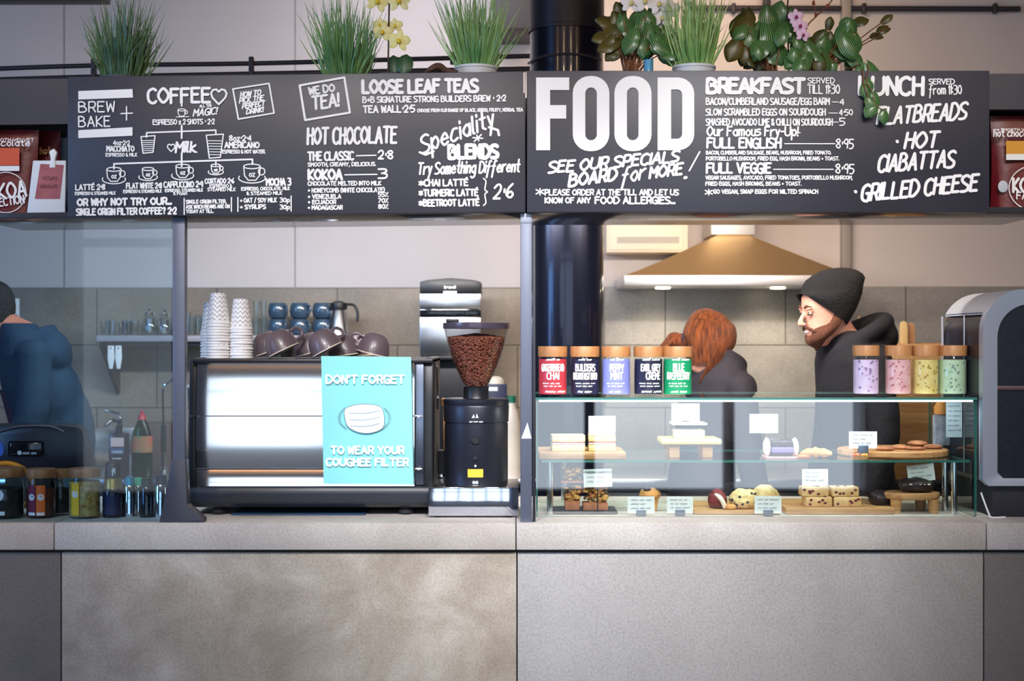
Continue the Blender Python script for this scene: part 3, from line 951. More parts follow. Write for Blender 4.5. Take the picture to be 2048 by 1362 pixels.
b.build('drip_base', mat('soft_black', (44, 48, 58), 0.4), em)
for s in (0, 1):
    xa, xb = (mx(378), mx(392)) if s == 0 else (mx(848), mx(866))
    P = [(-0.004, mz(1000)), (-0.008, mz(930)), (-0.004, mz(800)), (0.012, mz(722)), (0.10, mz(716)), (0.50, mz(716)), (0.50, mz(1000))]
    MB().prism(P, xa, xb, 'x', bev=0.004).build('side_panel', M_BLACK, em)
MB().box(mx(830), mx(848), 0.0, 0.05, mz(970), mz(726), 0.003).build('corner_trim', mat('blue_grey_metal', (120, 130, 150), 0.25, 0.9), em)
for px, py in ((390, 832), (838, 832), (838, 937)):
    MB().tube([(mx(px), -0.02, mz(py)), (mx(px), 0.01, mz(py))], 0.004, 10).tube([(mx(px) - 0.012, -0.016, mz(py)), (mx(px) + 0.012, -0.016, mz(py))], 0.003, 8).build('panel_pin', M_CHROME, em)
for x in (432, 810):
    for y in (0.05, 0.45):
        MB().lathe([(0, 0), (0.021, 0), (0.026, 0.006), (0.026, 0.016), (0.018, 0.021), (0.018, 0.033), (0, 0.033)], (mx(x), y, 0), 20).build('foot', M_RUBBER, em)
em_top = ZK + mz(718)
# steam arm side, right
b = MB()
b.tube(crom([(mx(850), 0.2, mz(735)), (mx(864), 0.16, mz(728)), (mx(870), 0.15, mz(745)), (mx(871), 0.15, mz(822))]), 0.004, 8)
b.build('steam_wand', M_CHROME, em)
tag(MB().box(PX(470, .3), PX(735, .3), 0.215, 0.62, ZK + 0.0005, ZK + 0.004, 0.001).build('bar_mat', mat('navy_mat', (38, 66, 96), 0.7, bump=.1)), 'dark blue mat lying under the espresso machine', 'mat')

# aqua poster taped to the machine
po = thing('poster', 'aqua poster about a face covering taped to the espresso machine', 'poster', (PX(735, .19), 0.180, ZK))
def qx(px): return PX(px, .18) - PX(735, .19)
def qz(py): return PZ(py, .18) - ZK
M_AQUA = mat('aqua_paper', (140, 226, 228), 0.35, var=(150, 232, 234), scale=2)
b = MB()
b.grid(lambda u, v: (qx(642 + 180 * u + 5 * (1 - v)), 0.004 + 0.003 * math.sin(u * 4) * v, qz(967 - 255 * v + 2 * u)), 12, 12)
b.v += [(x, y + 0.0012, z) for x, y, z in b.v]
n = len(b.v) // 2
b.f += [tuple(i + n for i in f[::-1]) for f in b.f]
for r_ in ([i for i in range(12)], [i for i in range(132, 144)], [i * 12 for i in range(12)], [i * 12 + 11 for i in range(12)]):
    b.f += [(p, q, q + n, p + n) for p, q in zip(r_, r_[1:])]
b.mi = [0] * len(b.f)
b.build('sheet', M_AQUA, po)
b = MB()
for s, x, y, w, h_, wt in (("DON'T FORGET", 653, 766, 155, 15, 4), ('TO WEAR YOUR', 663, 907, 144, 14, 4), ('COUGHEE FILTER', 654, 931, 162, 14, 4)):
    lettering(b, s, w / S(.18), h_ / S(.18), wt / S(.18), panel_fn(qx(x), qz(y), -0.0035), 0, 2.4)
b.build('lettering', M_CHALK, po)
b = MB()
P = [(qx(690), qz(818)), (qx(708), qz(810)), (qx(735), qz(808)), (qx(762), qz(814)), (qx(769), qz(838)), (qx(764), qz(857)), (qx(740), qz(866)), (qx(716), qz(864)), (qx(696), qz(853)), (qx(690), qz(836))]
P = crom(P, 4, True)[:-1]
b.prism(P, -0.0025, -0.0015, 'y')
b.build('mask_picture', mat('mask_white', (236, 250, 250), .6), po)
b = MB()
fn = panel_fn(0, 0, -0.0032)
ribbon(b, P + [P[0]], 0.0022, fn)
for y, d in ((826, 0), (839, 1), (852, 2)):
    ribbon(b, crom([(qx(698 + d), qz(y)), (qx(725), qz(y + 1)), (qx(742), qz(y - 1)), (qx(760), qz(y - 5))], 4), 0.0016, fn)
for sg, cx_ in ((-1, 690), (1, 768)):
    for k in (0, 1):
        ribbon(b, crom([(qx(cx_), qz(815)), (qx(cx_ + sg * (9 + 3 * k)), qz(828)), (qx(cx_ + sg * (8 + 3 * k)), qz(845)), (qx(cx_ + sg * -4), qz(858))], 4), 0.0016, fn)
b.build('mask_outline', mat('slate_ink', (120, 150, 165), .6), po)

# dark cups resting on the machine
M_CUP = mat('brown_glaze', (112, 98, 104), 0.34, var=(96, 82, 90), scale=3, coat=.15)
M_RIM = mat('bare_rim', (222, 206, 190), 0.5)
def make_cup(label):
    t = thing('coffee_cup', label, 'cup', group='dark cups on the espresso machine')
    MB().lathe([(0, 0.076), (0.026, 0.076), (0.040, 0.066), (0.052, 0.045), (0.058, 0.018), (0.060, 0.001), (0.056, 0.001), (0.054, 0.02), (0.047, 0.045), (0.036, 0.062), (0, 0.067)], n=36).build('bowl', M_CUP, t, angle=60)
    MB().lathe([(0.0605, 0.0), (0.0612, 0.0015), (0.0605, 0.004), (0.0585, 0.004), (0.0555, 0.0015), (0.0565, 0.0)], n=36).build('rim', M_RIM, t)
    b = MB()
    b.tube(crom([(0.052, 0, 0.055), (0.075, 0, 0.06), (0.092, 0, 0.045), (0.088, 0, 0.026), (0.057, 0, 0.018)], 5), 0.006, 10)
    b.build('handle', M_CUP, t)
    return t
cup0 = None
cups = [(540, .44, -18, 25, 'dark brown cup behind the tilted cup nearest the paper cup towers'),
        (568, .30, -26, 50, 'dark brown cup tipped with a pale rim, nearest the paper cup towers'),
        (622, .44, -14, 15, 'dark brown cup in the back row in front of the blue mugs'),
        (655, .30, -28, 60, 'dark brown cup in the front row just left of the aqua poster'),
        (690, .42, -8, 20, 'dark brown cup above the left corner of the aqua poster'),
        (745, .40, 14, 200, 'dark brown cup tilted to the right above the middle of the aqua poster'),
        (716, .52, -5, 110, 'dark brown cup half hidden behind the cups over the aqua poster')]
for i, (px, yy, tl, rz, lab) in enumerate(cups):
    t = make_cup(lab) if i == 0 else dup(cup0, label=lab)
    if i == 0: cup0 = t
    a = math.radians(abs(tl))
    t.rotation_euler = (0, math.radians(tl), math.radians(0))
    t.location = (PX(px, ym + yy - .2), ym + yy - .2, em_top + 0.061 * math.sin(a) + 0.0005)
    for k in kids(t):
        if k.name.startswith('handle'): k.rotation_euler = (0, 0, math.radians(rz - 20))

# paper cups, stacked mouth down
def chevron():
    m = mat('chevron_paper', (246, 242, 240), 0.6)
    nt = m.node_tree
    p = nt.nodes['Principled BSDF']
    tc = nt.nodes.new('ShaderNodeTexCoord')
    sp = nt.nodes.new('ShaderNodeSeparateXYZ')
    nt.links.new(tc.outputs['Object'], sp.inputs[0])
    def mth(op, a, b=None, c=None):
        n = nt.nodes.new('ShaderNodeMath'); n.operation = op
        for i, v in enumerate((a, b, c)):
            if v is None: continue
            if isinstance(v, (int, float)): n.inputs[i].default_value = v
            else: nt.links.new(v, n.inputs[i])
        return n.outputs[0]
    ang = mth('ARCTAN2', sp.outputs['Y'], sp.outputs['X'])
    zig = mth('PINGPONG', mth('MULTIPLY', ang, 0.04), 0.0105)
    q = mth('FRACT', mth('MULTIPLY', mth('ADD', sp.outputs['Z'], zig), 62.0))
    st = mth('LESS_THAN', q, 0.22)
    lo = mth('MULTIPLY', st, mth('GREATER_THAN', sp.outputs['Z'], 0.012))
    mixn = nt.nodes.new('ShaderNodeMixRGB')
    mixn.inputs[1].default_value = lin((247, 243, 241)); mixn.inputs[2].default_value = lin((150, 142, 156))
    nt.links.new(lo, mixn.inputs[0])
    nt.links.new(mixn.outputs[0], p.inputs['Base Color'])
    return m
M_CHEV = chevron()
pc0 = MB().lathe([(0.0395, 0.0), (0.042, 0.001), (0.0425, 0.004), (0.0405, 0.006), (0.0395, 0.007), (0.028, 0.110), (0.0265, 0.110), (0.0265, 0.104), (0, 0.104)], n=36).build('paper_cup', M_CHEV, angle=50)
first = True
for px, yy, n, what in ((436, .33, 13, 'taller chevron cup tower'), (483, .34, 11, 'shorter chevron cup tower'), (424, .45, 10, 'cup tower standing behind the taller one')):
    for k in range(n):
        o = pc0 if first else pc0.copy()
        if not first: COL.objects.link(o)
        first = False
        o.location = (PX(px, yy) + R.uniform(-.0012, .0012), yy + R.uniform(-.001, .001), em_top + 0.0006 + k * 0.0102)
        o.rotation_euler = (0, 0, R.uniform(0, 6))
        if k == n - 1: tag(o, 'patterned white paper cup on top of the ' + what, 'paper cup', 'stacked paper cups')
        elif k == 0: tag(o, 'white paper cup at the bottom of the ' + what, 'paper cup', 'stacked paper cups')
        else: tag(o, 'white paper cup nested in the middle of the ' + what, 'paper cup', 'stacked paper cups, ' + what)

# grinder on its steel knock box
kb = thing('knock_box', 'low polished steel box under the coffee grinder', 'knock box', (PX(947, .15), .15, ZK))
w = 90 / S(.15)
MB().box(-w, w, 0.004, 0.36, 0.012, PZ(977, .15) - ZK, 0.002).build('case', M_STEEL, kb)
MB().box(-w, w, 0.0, 0.004, 0.006, PZ(975, .15) - ZK, 0.001).build('front_plate', mat('mirror_steel', (206, 212, 226), 0.08, 1.0, bump=.10, bscale=5), kb)
for sx in (-1, 1):
    for yy in (.03, .33): MB().lathe([(0, 0), (.012, 0), (.012, .0125), (0, .0125)], (sx * (w - .03), yy, 0), 14).build('foot', M_RUBBER, kb)
kb_top = ZK + PZ(977, .15) - ZK
gy_ = 0.31
gr = thing('coffee_grinder', 'black cylindrical coffee grinder with a clear hopper full of beans', 'coffee grinder', (PX(951, gy_ - .1), gy_, kb_top + .0005))
g0 = gr.location.z
yF = gy_ - 0.117
def gz(py): return PZ(py, yF) - g0
rb_ = 66 / S(yF)
M_GR = mat('grinder_black', (40, 42, 54), 0.36, 0.35)
MB().lathe([(0, 0), (rb_ - .004, 0), (rb_ - .002, .004), (rb_ - .002, gz(850)), (rb_ - .0035, gz(849)), (rb_ - .0035, gz(847)), (rb_, gz(846)), (rb_ + .002, gz(815)), (rb_, gz(812)), (rb_ + .002, gz(809)), (rb_ + .002, gz(801)), (rb_ - .004, gz(799)), (0, gz(799))], n=64).build('body', M_GR, gr)
MB().lathe([(0, gz(799)), (.047, gz(799)), (.045, gz(795)), (.044, gz(780)), (.046, gz(775)), (0, gz(775))], n=40).build('neck', M_BLACK, gr)
hr = 65 / S(gy_ - .05)
zt_, zb_ = gz(657) , gz(776)
H = [(.040, zb_), (.052, zb_ + (zt_ - zb_) * .12), (.080, zb_ + (zt_ - zb_) * .42), (.100, zb_ + (zt_ - zb_) * .72), (hr, zt_)]
Hc = crom(H, 4)
MB().lathe(Hc + [(r_ - .003, z) for r_, z in Hc[::-1]], n=48).build('hopper', glass('smoke_plastic', (238, 236, 236), 1.45), gr, angle=60)
# beans: a heap filling the hopper
M_BEAN = mat('roasted_bean', (176, 108, 84), 0.35, var=(104, 58, 46), scale=120)
b = MB()
top = zb_ + (zt_ - zb_) * .86
def hop_r(z):
    for (ra, za), (rb2, zb2) in zip(Hc, Hc[1:]):
        if za <= z <= zb2: return ra + (rb2 - ra) * (z - za) / (zb2 - za + 1e-9)
    return Hc[-1][0]
rr_ = random.Random(5)
core = [(hop_r(z) - .012, z) for z in [zb_ + .004 + (top - .012 - zb_) * k / 10 for k in range(11)]]
b.lathe([(0, core[0][1])] + core + [(0, core[-1][1] + .012)], n=40)
def bean(b, c):
    e = Matrix.Rotation(rr_.uniform(0, 6), 3, 'X') @ Matrix.Rotation(rr_.uniform(0, 6), 3, 'Z')
    b.ell(c, (.0062, .0042, .0036), n=8, m=5, rot=e)
for k in range(1500):
    z = zb_ + .006 + (top - zb_ - .01) * rr_.random() ** .75
    a = rr_.uniform(-PI, 0) if rr_.random() < .8 else rr_.uniform(0, PI)
    rad = hop_r(z) - .0085
    bean(b, (rad * math.cos(a), rad * math.sin(a), z))
for k in range(500):
    a, q = rr_.uniform(0, 2 * PI), math.sqrt(rr_.random())
    rad = (hop_r(top) - .010) * q
    bean(b, (rad * math.cos(a), rad * math.sin(a), top - .004 + .014 * (1 - q)))
bn = b.build('coffee_beans', M_BEAN, gr, angle=60)
bn['kind'] = 'stuff'
MB().lathe([(0, zt_), (hr + .003, zt_), (hr + .004, zt_ + .003), (hr + .003, gz(645)), (hr - .004, gz(644)), (0, gz(644))], n=48).build('hopper_lid', mat('smoke_lid', (72, 64, 78), 0.2), gr)
MB().box(-.105, -.060, -.05, -.01, gz(644), gz(637), .003).build('lid_latch', M_BLACK, gr)
b = MB()
rf = rb_ - .0018
P = cyl_fn(rf + .003, 0)
b.add([P(-.013, gz(836)), P(.011, gz(836)), P(.001, gz(822))], [(0, 1, 2)])
scribble(b, .04, .0045, .0014, cyl_fn(rf + .0038, gz(845), -.021), 4, 0)
lo = b.build('logo', M_WHITE, gr)
b = MB()
for k in range(8):
    a = 2 * PI * k / 8
    b.ell((0 + .014 * math.cos(a), -rf + .002, gz(881) + .014 * math.sin(a)), (.005, .005, .005), n=10, m=6)
b.tube([(0, -rf + .006, gz(881)), (0, -rf - .007, gz(881))], .012, 20)
b.build('dial', mat('dial_black', (22, 22, 30), .3), gr)
MB().tube([(0, -rf + .006, gz(916)), (0, -rf - .008, gz(916))], .0075, 18).build('switch', M_BLACK, gr)
MB().tube([(0, -rf + .006, gz(932)), (0, -rf - .003, gz(932))], .004, 14).build('screw', M_CHROME, gr)
b = MB()
b.grid(lambda u, v: cyl_fn(rf + .0012, gz(955))(-.027 + .054 * u, v * 30 / S(yF) * .5 * 1.1), 10, 3)
b.build('yellow_sticker', mat('yellow_sticker', (250, 196, 60), .5), gr)
b = MB().box(-.012, .012, -rf - .012, -rf + .012, gz(972), gz(962), .002)
b.build('spout_clip', M_CHROME, gr)

# side items between machine and grinder, and behind it
tg = thing('tool_caddy', 'small black caddy of bar tools wedged between espresso machine and grinder', 'caddy', (PX(882, .60), .60, ZK))
MB().box(-.023, .023, -.04, .04, 0, .20, .004).build('holder', M_BLACK, tg)
MB().box(-.022, -.012, -.03, .03, .20, .36, .002).build('white_divider', M_WHITE, tg)
MB().tube([(.012, -.01, .20), (.012, -.01, .37)], .004, 8).lathe([(.004, .36), (.012, .37), (.012, .39), (0, .395)], (.012, -.01, 0), 14).build('bar_spoon', M_WOOD, tg)
MB().box(-.015, .020, -.055, -.041, .09, .115, .002).build('chrome_catch', M_CHROME, tg)
nb = thing('storage_tub', 'small navy tub with a white label behind the grinder neck', 'tub', (PX(992, 1.9), 1.9, ZW))
zz = PZ(800, 1.86) - ZW
MB().box(-.05, .05, -.04, .04, 0, PZ(768, 1.86) - ZW, .006).build('tub', mat('navy_tub', (36, 42, 76), .45), nb)
MB().lathe([(.04, 0), (.036, .02), (.02, .032), (0, .036)], (0, 0, PZ(768, 1.86) - ZW), 24).build('lid', mat('cream_plastic', (226, 216, 200), .5), nb)
MB().box(-.045, .008, -.0415, -.0405, PZ(782, 1.86) - ZW, PZ(774, 1.86) - ZW).build('label_strip', M_WHITE, nb)
cb_ = thing('plastic_bottle', 'tall cream plastic bottle behind the grinder beside the centre post', 'bottle', (PX(1023, 1.88), 1.88, ZW))
hh = PZ(792, 1.85) - ZW
MB().lathe([(0, 0), (.042, 0), (.045, .01), (.045, hh * .62), (.030, hh * .8), (.018, hh * .88), (.018, hh * .92), (0, hh * .92)], n=28).build('bottle', mat('cream_bottle', (232, 218, 202), .4), cb_)
MB().lathe([(0, hh * .92), (.021, hh * .92), (.021, hh), (0, hh)], n=20).build('cap', mat('green_cap', (40, 120, 90), .4), cb_)

# hot water boiler on the back worktop
hb = thing('water_boiler', 'tall black and steel water boiler with a white sticker, behind the grinder', 'water boiler', (PX(901, 1.9), 1.9, ZW))
yb = 1.88
hw = 61 / S(yb)
def bz_(py): return PZ(py, yb) - ZW
P = [(-hw, bz_(586)), (hw, bz_(586)), (hw, bz_(564)), (hw * .75, bz_(560)), (0, bz_(556)), (-hw * .75, bz_(560)), (-hw, bz_(564))]
MB().prism(P, -.02, .30, 'y', bev=.003).build('top_cap', M_BLACK, hb)
MB().box(-hw, hw, -.016, .30, bz_(618), bz_(587), .003).build('upper_band', M_STEEL, hb)
MB().box(-hw, hw, -.017, .30, bz_(634), bz_(618), .002).build('control_strip', M_BLACKG, hb)
MB().box(-hw, hw, -.016, .30, bz_(712), bz_(634), .003).build('tank_front', M_STEEL, hb)
MB().box(-hw, hw, .06, .30, .06, bz_(712), .003).build('column', M_BLACK, hb)
MB().box(-hw, hw, -.02, .30, 0, .06, .004).build('drip_tray', M_BLACK, hb)
MB().box(-hw * .9, hw * .9, -.012, .08, bz_(720), bz_(712), .003).build('spout_plate', M_BLACK, hb)
MB().tube([(-hw * .7, .02, bz_(720)), (-hw * .7, .02, bz_(742))], .010, 14).build('tap', M_BLACK, hb)
MB().box(-.033, .030, -.0225, -.0195, bz_(599), bz_(582), .0005, 1).build('sticker', M_WHITE, hb)
b = MB(); lettering(b, 'bravat', .052, .013, .003, panel_fn(-.027, bz_(577), -.0215)); b.build('logo', M_WHITE, hb)
# ------------------------------------------------------------------ glass shelf on the tiled wall, left
ys = 2.15
sh = thing('wall_shelf', 'long wall shelf on a black triangular bracket holding glassware', 'shelf', (0, 0, 0))
zs0, zs1 = PZ(683, ys), PZ(671, ys)
MB().box(PX(193, ys), PX(720, ys), ys, YB - .013, zs0, zs1, .002).build('board', mat('shelf_board', (170, 166, 172), .4, var=(150, 146, 154), scale=6, aniso=(1, 8, 8)), sh)
for px in (200, 560):
    x = PX(px, ys)
    P = [(ys + .01, zs0), (YB - .013, zs0), (YB - .013, zs0 - .26), (YB - .03, zs0 - .26), (ys + .01, zs0 - .02)]
    MB().prism(P, x - .008, x + .008, 'x').build('bracket', M_BLACK, sh)
MB().box(PX(205, ys), PX(720, ys), ys + .03, ys + .05, zs0 - .02, zs0).build('front_rail', M_BLACK, sh)
for i, px in enumerate((222, 237)):
    y = ys - .012
    x = PX(px, y)
    hk = thing('white_tag', ('left' if i == 0 else 'right') + ' one of two white plastic tags hanging below the shelf end', 'tag', (x, y, zs0 - .02))
    MB().prism([(-.014, 0), (.014, 0), (.016, -.06), (.008, -.11), (-.008, -.11), (-.016, -.06)], -.003, .003, 'y', bev=.001).build('tag_body', M_WHITE, hk)
    MB().tube([(0, -.004, -.012), (0, .004, -.012)], .004, 10).build('hole', M_BLACK, hk)
    MB().tube([(0, 0, 0), (0, .008, .012), (0, .014, .014)], .0015, 6).build('hook', M_CHROME, hk)
M_GLASSW = glass('glassware', (247, 251, 251), 1.5, gain=2.6)
def tumbler(label, px, y, r, h, group):
    t = tag(MB().lathe([(0, 0), (r * .78, 0), (r, h), (r - .0025, h), (r * .74, .008), (0, .008)], n=24).build('drinking_glass', M_GLASSW, angle=50), label, 'glass', group)
    t.location = (PX(px, y), y, zs1 + .0005)
    return t
for i, (px, y, r, h) in enumerate(((211, 2.25, .028, .07), (222, 2.36, .026, .075), (246, 2.22, .026, .065), (254, 2.34, .028, .078), (268, 2.26, .026, .07))):
    tumbler(('first', 'second', 'third', 'fourth', 'fifth')[i] + ' small tumbler from the left end of the wall shelf', px, y, r, h, 'small tumblers on the wall shelf')
for i, (px, y, r, h) in enumerate(((372, 2.22, .026, .11), (384, 2.32, .026, .10), (396, 2.24, .026, .09), (405, 2.35, .026, .10))):
    tumbler(('first', 'second', 'third', 'fourth')[i] + ' tall glass counted rightwards from the flared post', px, y, r, h, 'tall glasses right of the flared post')
def jug(label, px, y, r, h):
    t = thing('glass_teapot', label, 'teapot', (PX(px, y), y, zs1 + .0005), group='glass pots on the wall shelf')
    MB().lathe([(0, 0), (r * .9, 0), (r, .01), (r * .98, h * .6), (r * .7, h * .85), (r * .62, h), (r * .58, h), (r * .66, h * .84), (r * .93, h * .6), (r * .95, .012), (0, .006)], n=28).build('body', M_GLASSW, t, angle=60)
    MB().lathe([(0, h), (r * .66, h), (r * .6, h + .012), (.008, h + .016), (.01, h + .03), (0, h + .034)], n=20).build('lid', M_CHROME, t)
    MB().tube(crom([(r * .9, 0, h * .75), (r * 1.55, 0, h * .7), (r * 1.5, 0, h * .35), (r * .98, 0, h * .2)]), .005, 8).build('handle', M_CHROME, t)
    MB().tube(crom([(-r * .9, 0, h * .3), (-r * 1.3, 0, h * .5), (-r * 1.6, 0, h * .8)]), [.009, .008, .007, .007, .006, .006, .005, .005, .005, .005, .005], 10).build('spout', M_GLASSW, t)
    MB().lathe([(0, .02), (.02, .02), (.022, h * .8), (0, h * .8)], n=18).build('infuser', M_STEEL, t)
jug('glass teapot with a steel infuser, middle of the shelf left of the flared post', 300, 2.27, .042, .10)
jug('glass teapot standing on the shelf right beside the flared post', 329, 2.30, .042, .095)
# stacked water glasses and blue mugs and the vacuum jug
for c_, px in enumerate((512, 527)):
    for k in range(2):
        o = tumbler(('lower' if k == 0 else 'upper') + ' stacked water glass of the ' + ('stack nearest the paper cups' if c_ == 0 else 'stack nearest the blue mugs'), px, 2.26, .018, .082, 'stacked water glasses')
        o.location.z += k * .084
M_MUG = mat('blue_glaze', (66, 88, 108), 0.18, var=(52, 72, 94), scale=5, coat=.5)
mug0 = None
for r_ in range(2):
    for c_, px in enumerate((556, 600, 645)):
        lab = ('upper' if r_ else 'lower') + ' row blue mug, ' + ('next to the water glasses', 'middle of the three', 'beside the steel vacuum jug')[c_]
        if mug0 is None:
            t = thing('mug', lab, 'mug', group='blue mugs stacked on the shelf')
            MB().lathe([(0, 0), (.030, 0), (.044, .012), (.049, .035), (.046, .062), (.041, .078), (.038, .078), (.043, .06), (.045, .035), (.04, .016), (0, .008)], n=32).build('bowl', M_MUG, t, angle=60)
            MB().tube(crom([(.044, 0, .064), (.066, 0, .062), (.070, 0, .040), (.047, 0, .024)]), .005, 10).build('handle', M_MUG, t)
            mug0 = t
        else: t = dup(mug0, label=lab)
        t.location = (PX(px, 2.24), 2.24, zs1 + .0006 + r_ * .0786)
        t.rotation_euler = (0, 0, math.radians(-50 + 8 * c_ + 5 * r_))
vj = thing('vacuum_jug', 'steel vacuum jug with a black lid and handle at the end of the shelf', 'jug', (PX(677, 2.22), 2.22, zs1 + .0006))
MB().lathe([(0, 0), (.062, 0), (.062, .006), (.058, .02), (.040, .115), (.036, .125), (0, .125)], n=36).build('body', M_STEEL, vj)
MB().lathe([(0, .125), (.040, .125), (.042, .135), (.040, .155), (.022, .165), (0, .168)], n=32).build('lid', M_BLACK, vj)
MB().tube(crom([(.036, 0, .15), (.075, 0, .145), (.092, 0, .11), (.090, 0, .065)]), .007, 10).build('handle', M_BLACK, vj)
MB().prism([(-.038, .13), (-.06, .15), (-.038, .152)], -.012, .012, 'y', bev=.002).build('spout', M_BLACK, vj)

# sink corner on the back worktop
tp = thing('sink_tap', 'small chrome lever tap over the sink at the back', 'tap', (PX(240, 2.3), 2.3, ZW))
h_ = PZ(836, 2.3) - ZW
MB().tube([(0, 0, 0), (0, 0, h_)], .016, 16).tube(crom([(0, 0, h_ - .02), (-.03, -.02, h_ - .01), (-.055, -.05, h_ - .035)]), .010, 12).build('spout', M_CHROME, tp)
MB().tube([(0, 0, h_), (0, -.005, h_ + .02), (-.07, -.02, h_ + .04)], .006, 10).build('lever', M_CHROME, tp)
sp = thing('spray_tap', 'tall chrome spray tap with a black grip beside the flared post', 'tap', (PX(327, 2.1), 2.1, ZW))
def z_(py): return PZ(py, 2.1) - ZW
MB().lathe([(0, 0), (.02, 0), (.02, .02), (.012, .03), (.012, z_(905)), (0, z_(905))], n=18).build('base', M_CHROME, sp)
MB().lathe([(0, z_(905)), (.013, z_(905)), (.012, z_(850)), (0, z_(850))], n=16).build('grip', M_BLACK, sp)
MB().tube(crom([(0, 0, z_(850)), (-.003, 0, z_(800)), (0, 0, z_(776)), (.03, 0, z_(762)), (.07, 0, z_(758)), (.12, 0, z_(780)), (.12, 0, z_(930))]), .006, 10).build('hose', M_CHROME, sp)
so = thing('soap_bottle', 'dark square pump bottle with a pink and white label by the sink', 'bottle', (PX(238, 1.95), 1.95, ZW))
def z_(py): return PZ(py, 1.93) - ZW
MB().box(-.042, .042, -.03, .03, 0, z_(866), .008).build('bottle', mat('brown_bottle', (44, 38, 46), .25), so)
MB().lathe([(0, z_(866)), (.016, z_(866)), (.016, z_(852)), (0, z_(852))], n=18).tube([(0, 0, z_(852)), (0, 0, z_(842)), (-.03, -.01, z_(841))], .005, 8).build('pump', M_BLACK, so)
MB().box(-.030, .030, -.0312, -.0302, z_(893), z_(875)).build('pink_label', mat('pink_label', (214, 186, 180), .5), so)
MB().box(-.030, .030, -.0312, -.0302, z_(908), z_(896)).build('blue_label', mat('slate_label', (70, 90, 122), .5), so)
b = MB(); lettering(b, 'HANDS', .045, .008, .0015, panel_fn(-.023, z_(905), -.0318)); lettering(b, 'WASH', .04, .006, .0015, panel_fn(-.022, z_(918), -.0318), 0); b.build('lettering', M_WHITE, so)
gb = thing('detergent_bottle', 'green washing-up bottle with a red cap by the sink', 'bottle', (PX(284, 1.95), 1.95, ZW))
MB().lathe([(0, 0), (.045, 0), (.048, .008), (.048, z_(885)), (.040, z_(862)), (.024, z_(846)), (.018, z_(840)), (0, z_(840))], n=30, sy=.7).build('bottle', glass('green_plastic', (40, 150, 110), 1.4, .15), gb)
MB().lathe([(0, .004), (.044, .004), (.045, z_(908)), (0, z_(906))], n=26, sy=.66).build('liquid', mat('teal_liquid', (22, 92, 96), .2), gb)
MB().lathe([(.0482, z_(905)), (.0485, z_(890)), (.0482, z_(872))], n=30, sy=.7).build('label_band', mat('green_label', (60, 140, 96), .45, var=(210, 90, 60), scale=14), gb)
MB().lathe([(0, z_(840)), (.020, z_(840)), (.017, z_(832)), (.008, z_(828)), (.008, z_(822)), (0, z_(821))], n=20).build('cap', mat('red_cap', (196, 52, 64), .4), gb)
cr = thing('wooden_crate', 'small brown wooden box standing behind the green bottle', 'box', (PX(318, 2.25), 2.25, ZW))
def z_(py): return PZ(py, 2.2) - ZW
MB().box(-.075, .06, -.05, .05, 0, z_(846), .004).build('box', mat('brown_box', (108, 84, 76), .6, var=(92, 70, 64), scale=6), cr)
nt_ = thing('wall_notice', 'white paper notice with a red box fixed to the tiles at far left', 'notice', (PX(26, YB), YB - .0135, PZ(624, YB)))
def ux(px): return PX(px, YB - .013) - PX(26, YB)
def uz(py): return PZ(py, YB - .013) - PZ(624, YB)
MB().box(ux(6), ux(39), -.0012, 0, uz(652), uz(597)).build('paper', M_WHITE, nt_)
b = MB(); lettering(b, 'NO', .03, .014, .004, panel_fn(ux(16), uz(612), -.0018)); b.build('lettering', mat('dark_ink', (60, 80, 90), .6), nt_)
b = MB()
ribbon(b, [(ux(18), uz(630)), (ux(34), uz(630)), (ux(34), uz(639)), (ux(18), uz(639)), (ux(18), uz(630))], .006, panel_fn(0, 0, -.0018))
b.build('red_box', mat('red_ink', (168, 40, 60), .6), nt_)

# ------------------------------------------------------------------ things along the left end of the counter
M_LID = mat('jar_lid_wood', (196, 138, 90), .5, var=(164, 106, 64), scale=5, aniso=(8, 8, 1.5))
def jar(name, label, px, y, w_px, py_top, mats, group, fill_top=.72, z0=ZK, lid_h=.030, extra=None, band=True):
    """wide glass jar with a wooden lid: lid, glass, contents, label band"""
    r = w_px / S(y) / 2
    t = thing(name, label, 'jar', (PX(px, y), y, z0), group=group)
    h = PZ(py_top, y) - z0
    MB().lathe([(0, h - lid_h), (r * 1.0, h - lid_h), (r * 1.02, h - lid_h + .002), (r * 1.02, h - .003), (r * .99, h), (0, h)], n=36).build('lid', M_LID, t)
    MB().lathe([(0, .0), (r * .95, 0), (r, .006), (r, h - lid_h - .012), (r * .92, h - lid_h - .004), (r * .92, h - lid_h), (r * .89, h - lid_h), (r * .89, h - lid_h - .006), (r * .97, h - lid_h - .016), (r * .97, .01), (0, .006)], n=36).build('glass', M_CLEAR, t, angle=60)
    if mats.get('fill'):
        MB().lathe([(0, .0075), (r * .94, .0085), (r * .955, .012), (r * .955, (h - lid_h) * fill_top), (0, (h - lid_h) * fill_top + .004)], n=32).build('contents', mats['fill'], t)
    return t, r, h
def patch(t, r, u0, u1, v0, v1, m, name, off=.0006):
    b = MB()
    f = cyl_fn(r + off, 0)
    b.grid(lambda u, v: f(u0 + (u1 - u0) * u, v0 + (v1 - v0) * v), 12, 2)
    return b.build(name, m, t)
M_ROUND = mat('round_white', (232, 226, 230), .5)
def disc(t, r, u, v, rad, m, name, off=.0012):
    b = MB()
    f = cyl_fn(r + off, 0)
    b.add([f(u + rad * math.cos(k * PI / 10), v + rad * math.sin(k * PI / 10)) for k in range(20)], [tuple(range(20))])
    b.ink = 0
    return b.build(name, m, t)
grp = 'wooden-lidded jars on the left of the counter'
M_DARKTEA = mat('dark_tea', (60, 46, 44), .7, var=(36, 28, 30), scale=60, bump=.5, bscale=160)
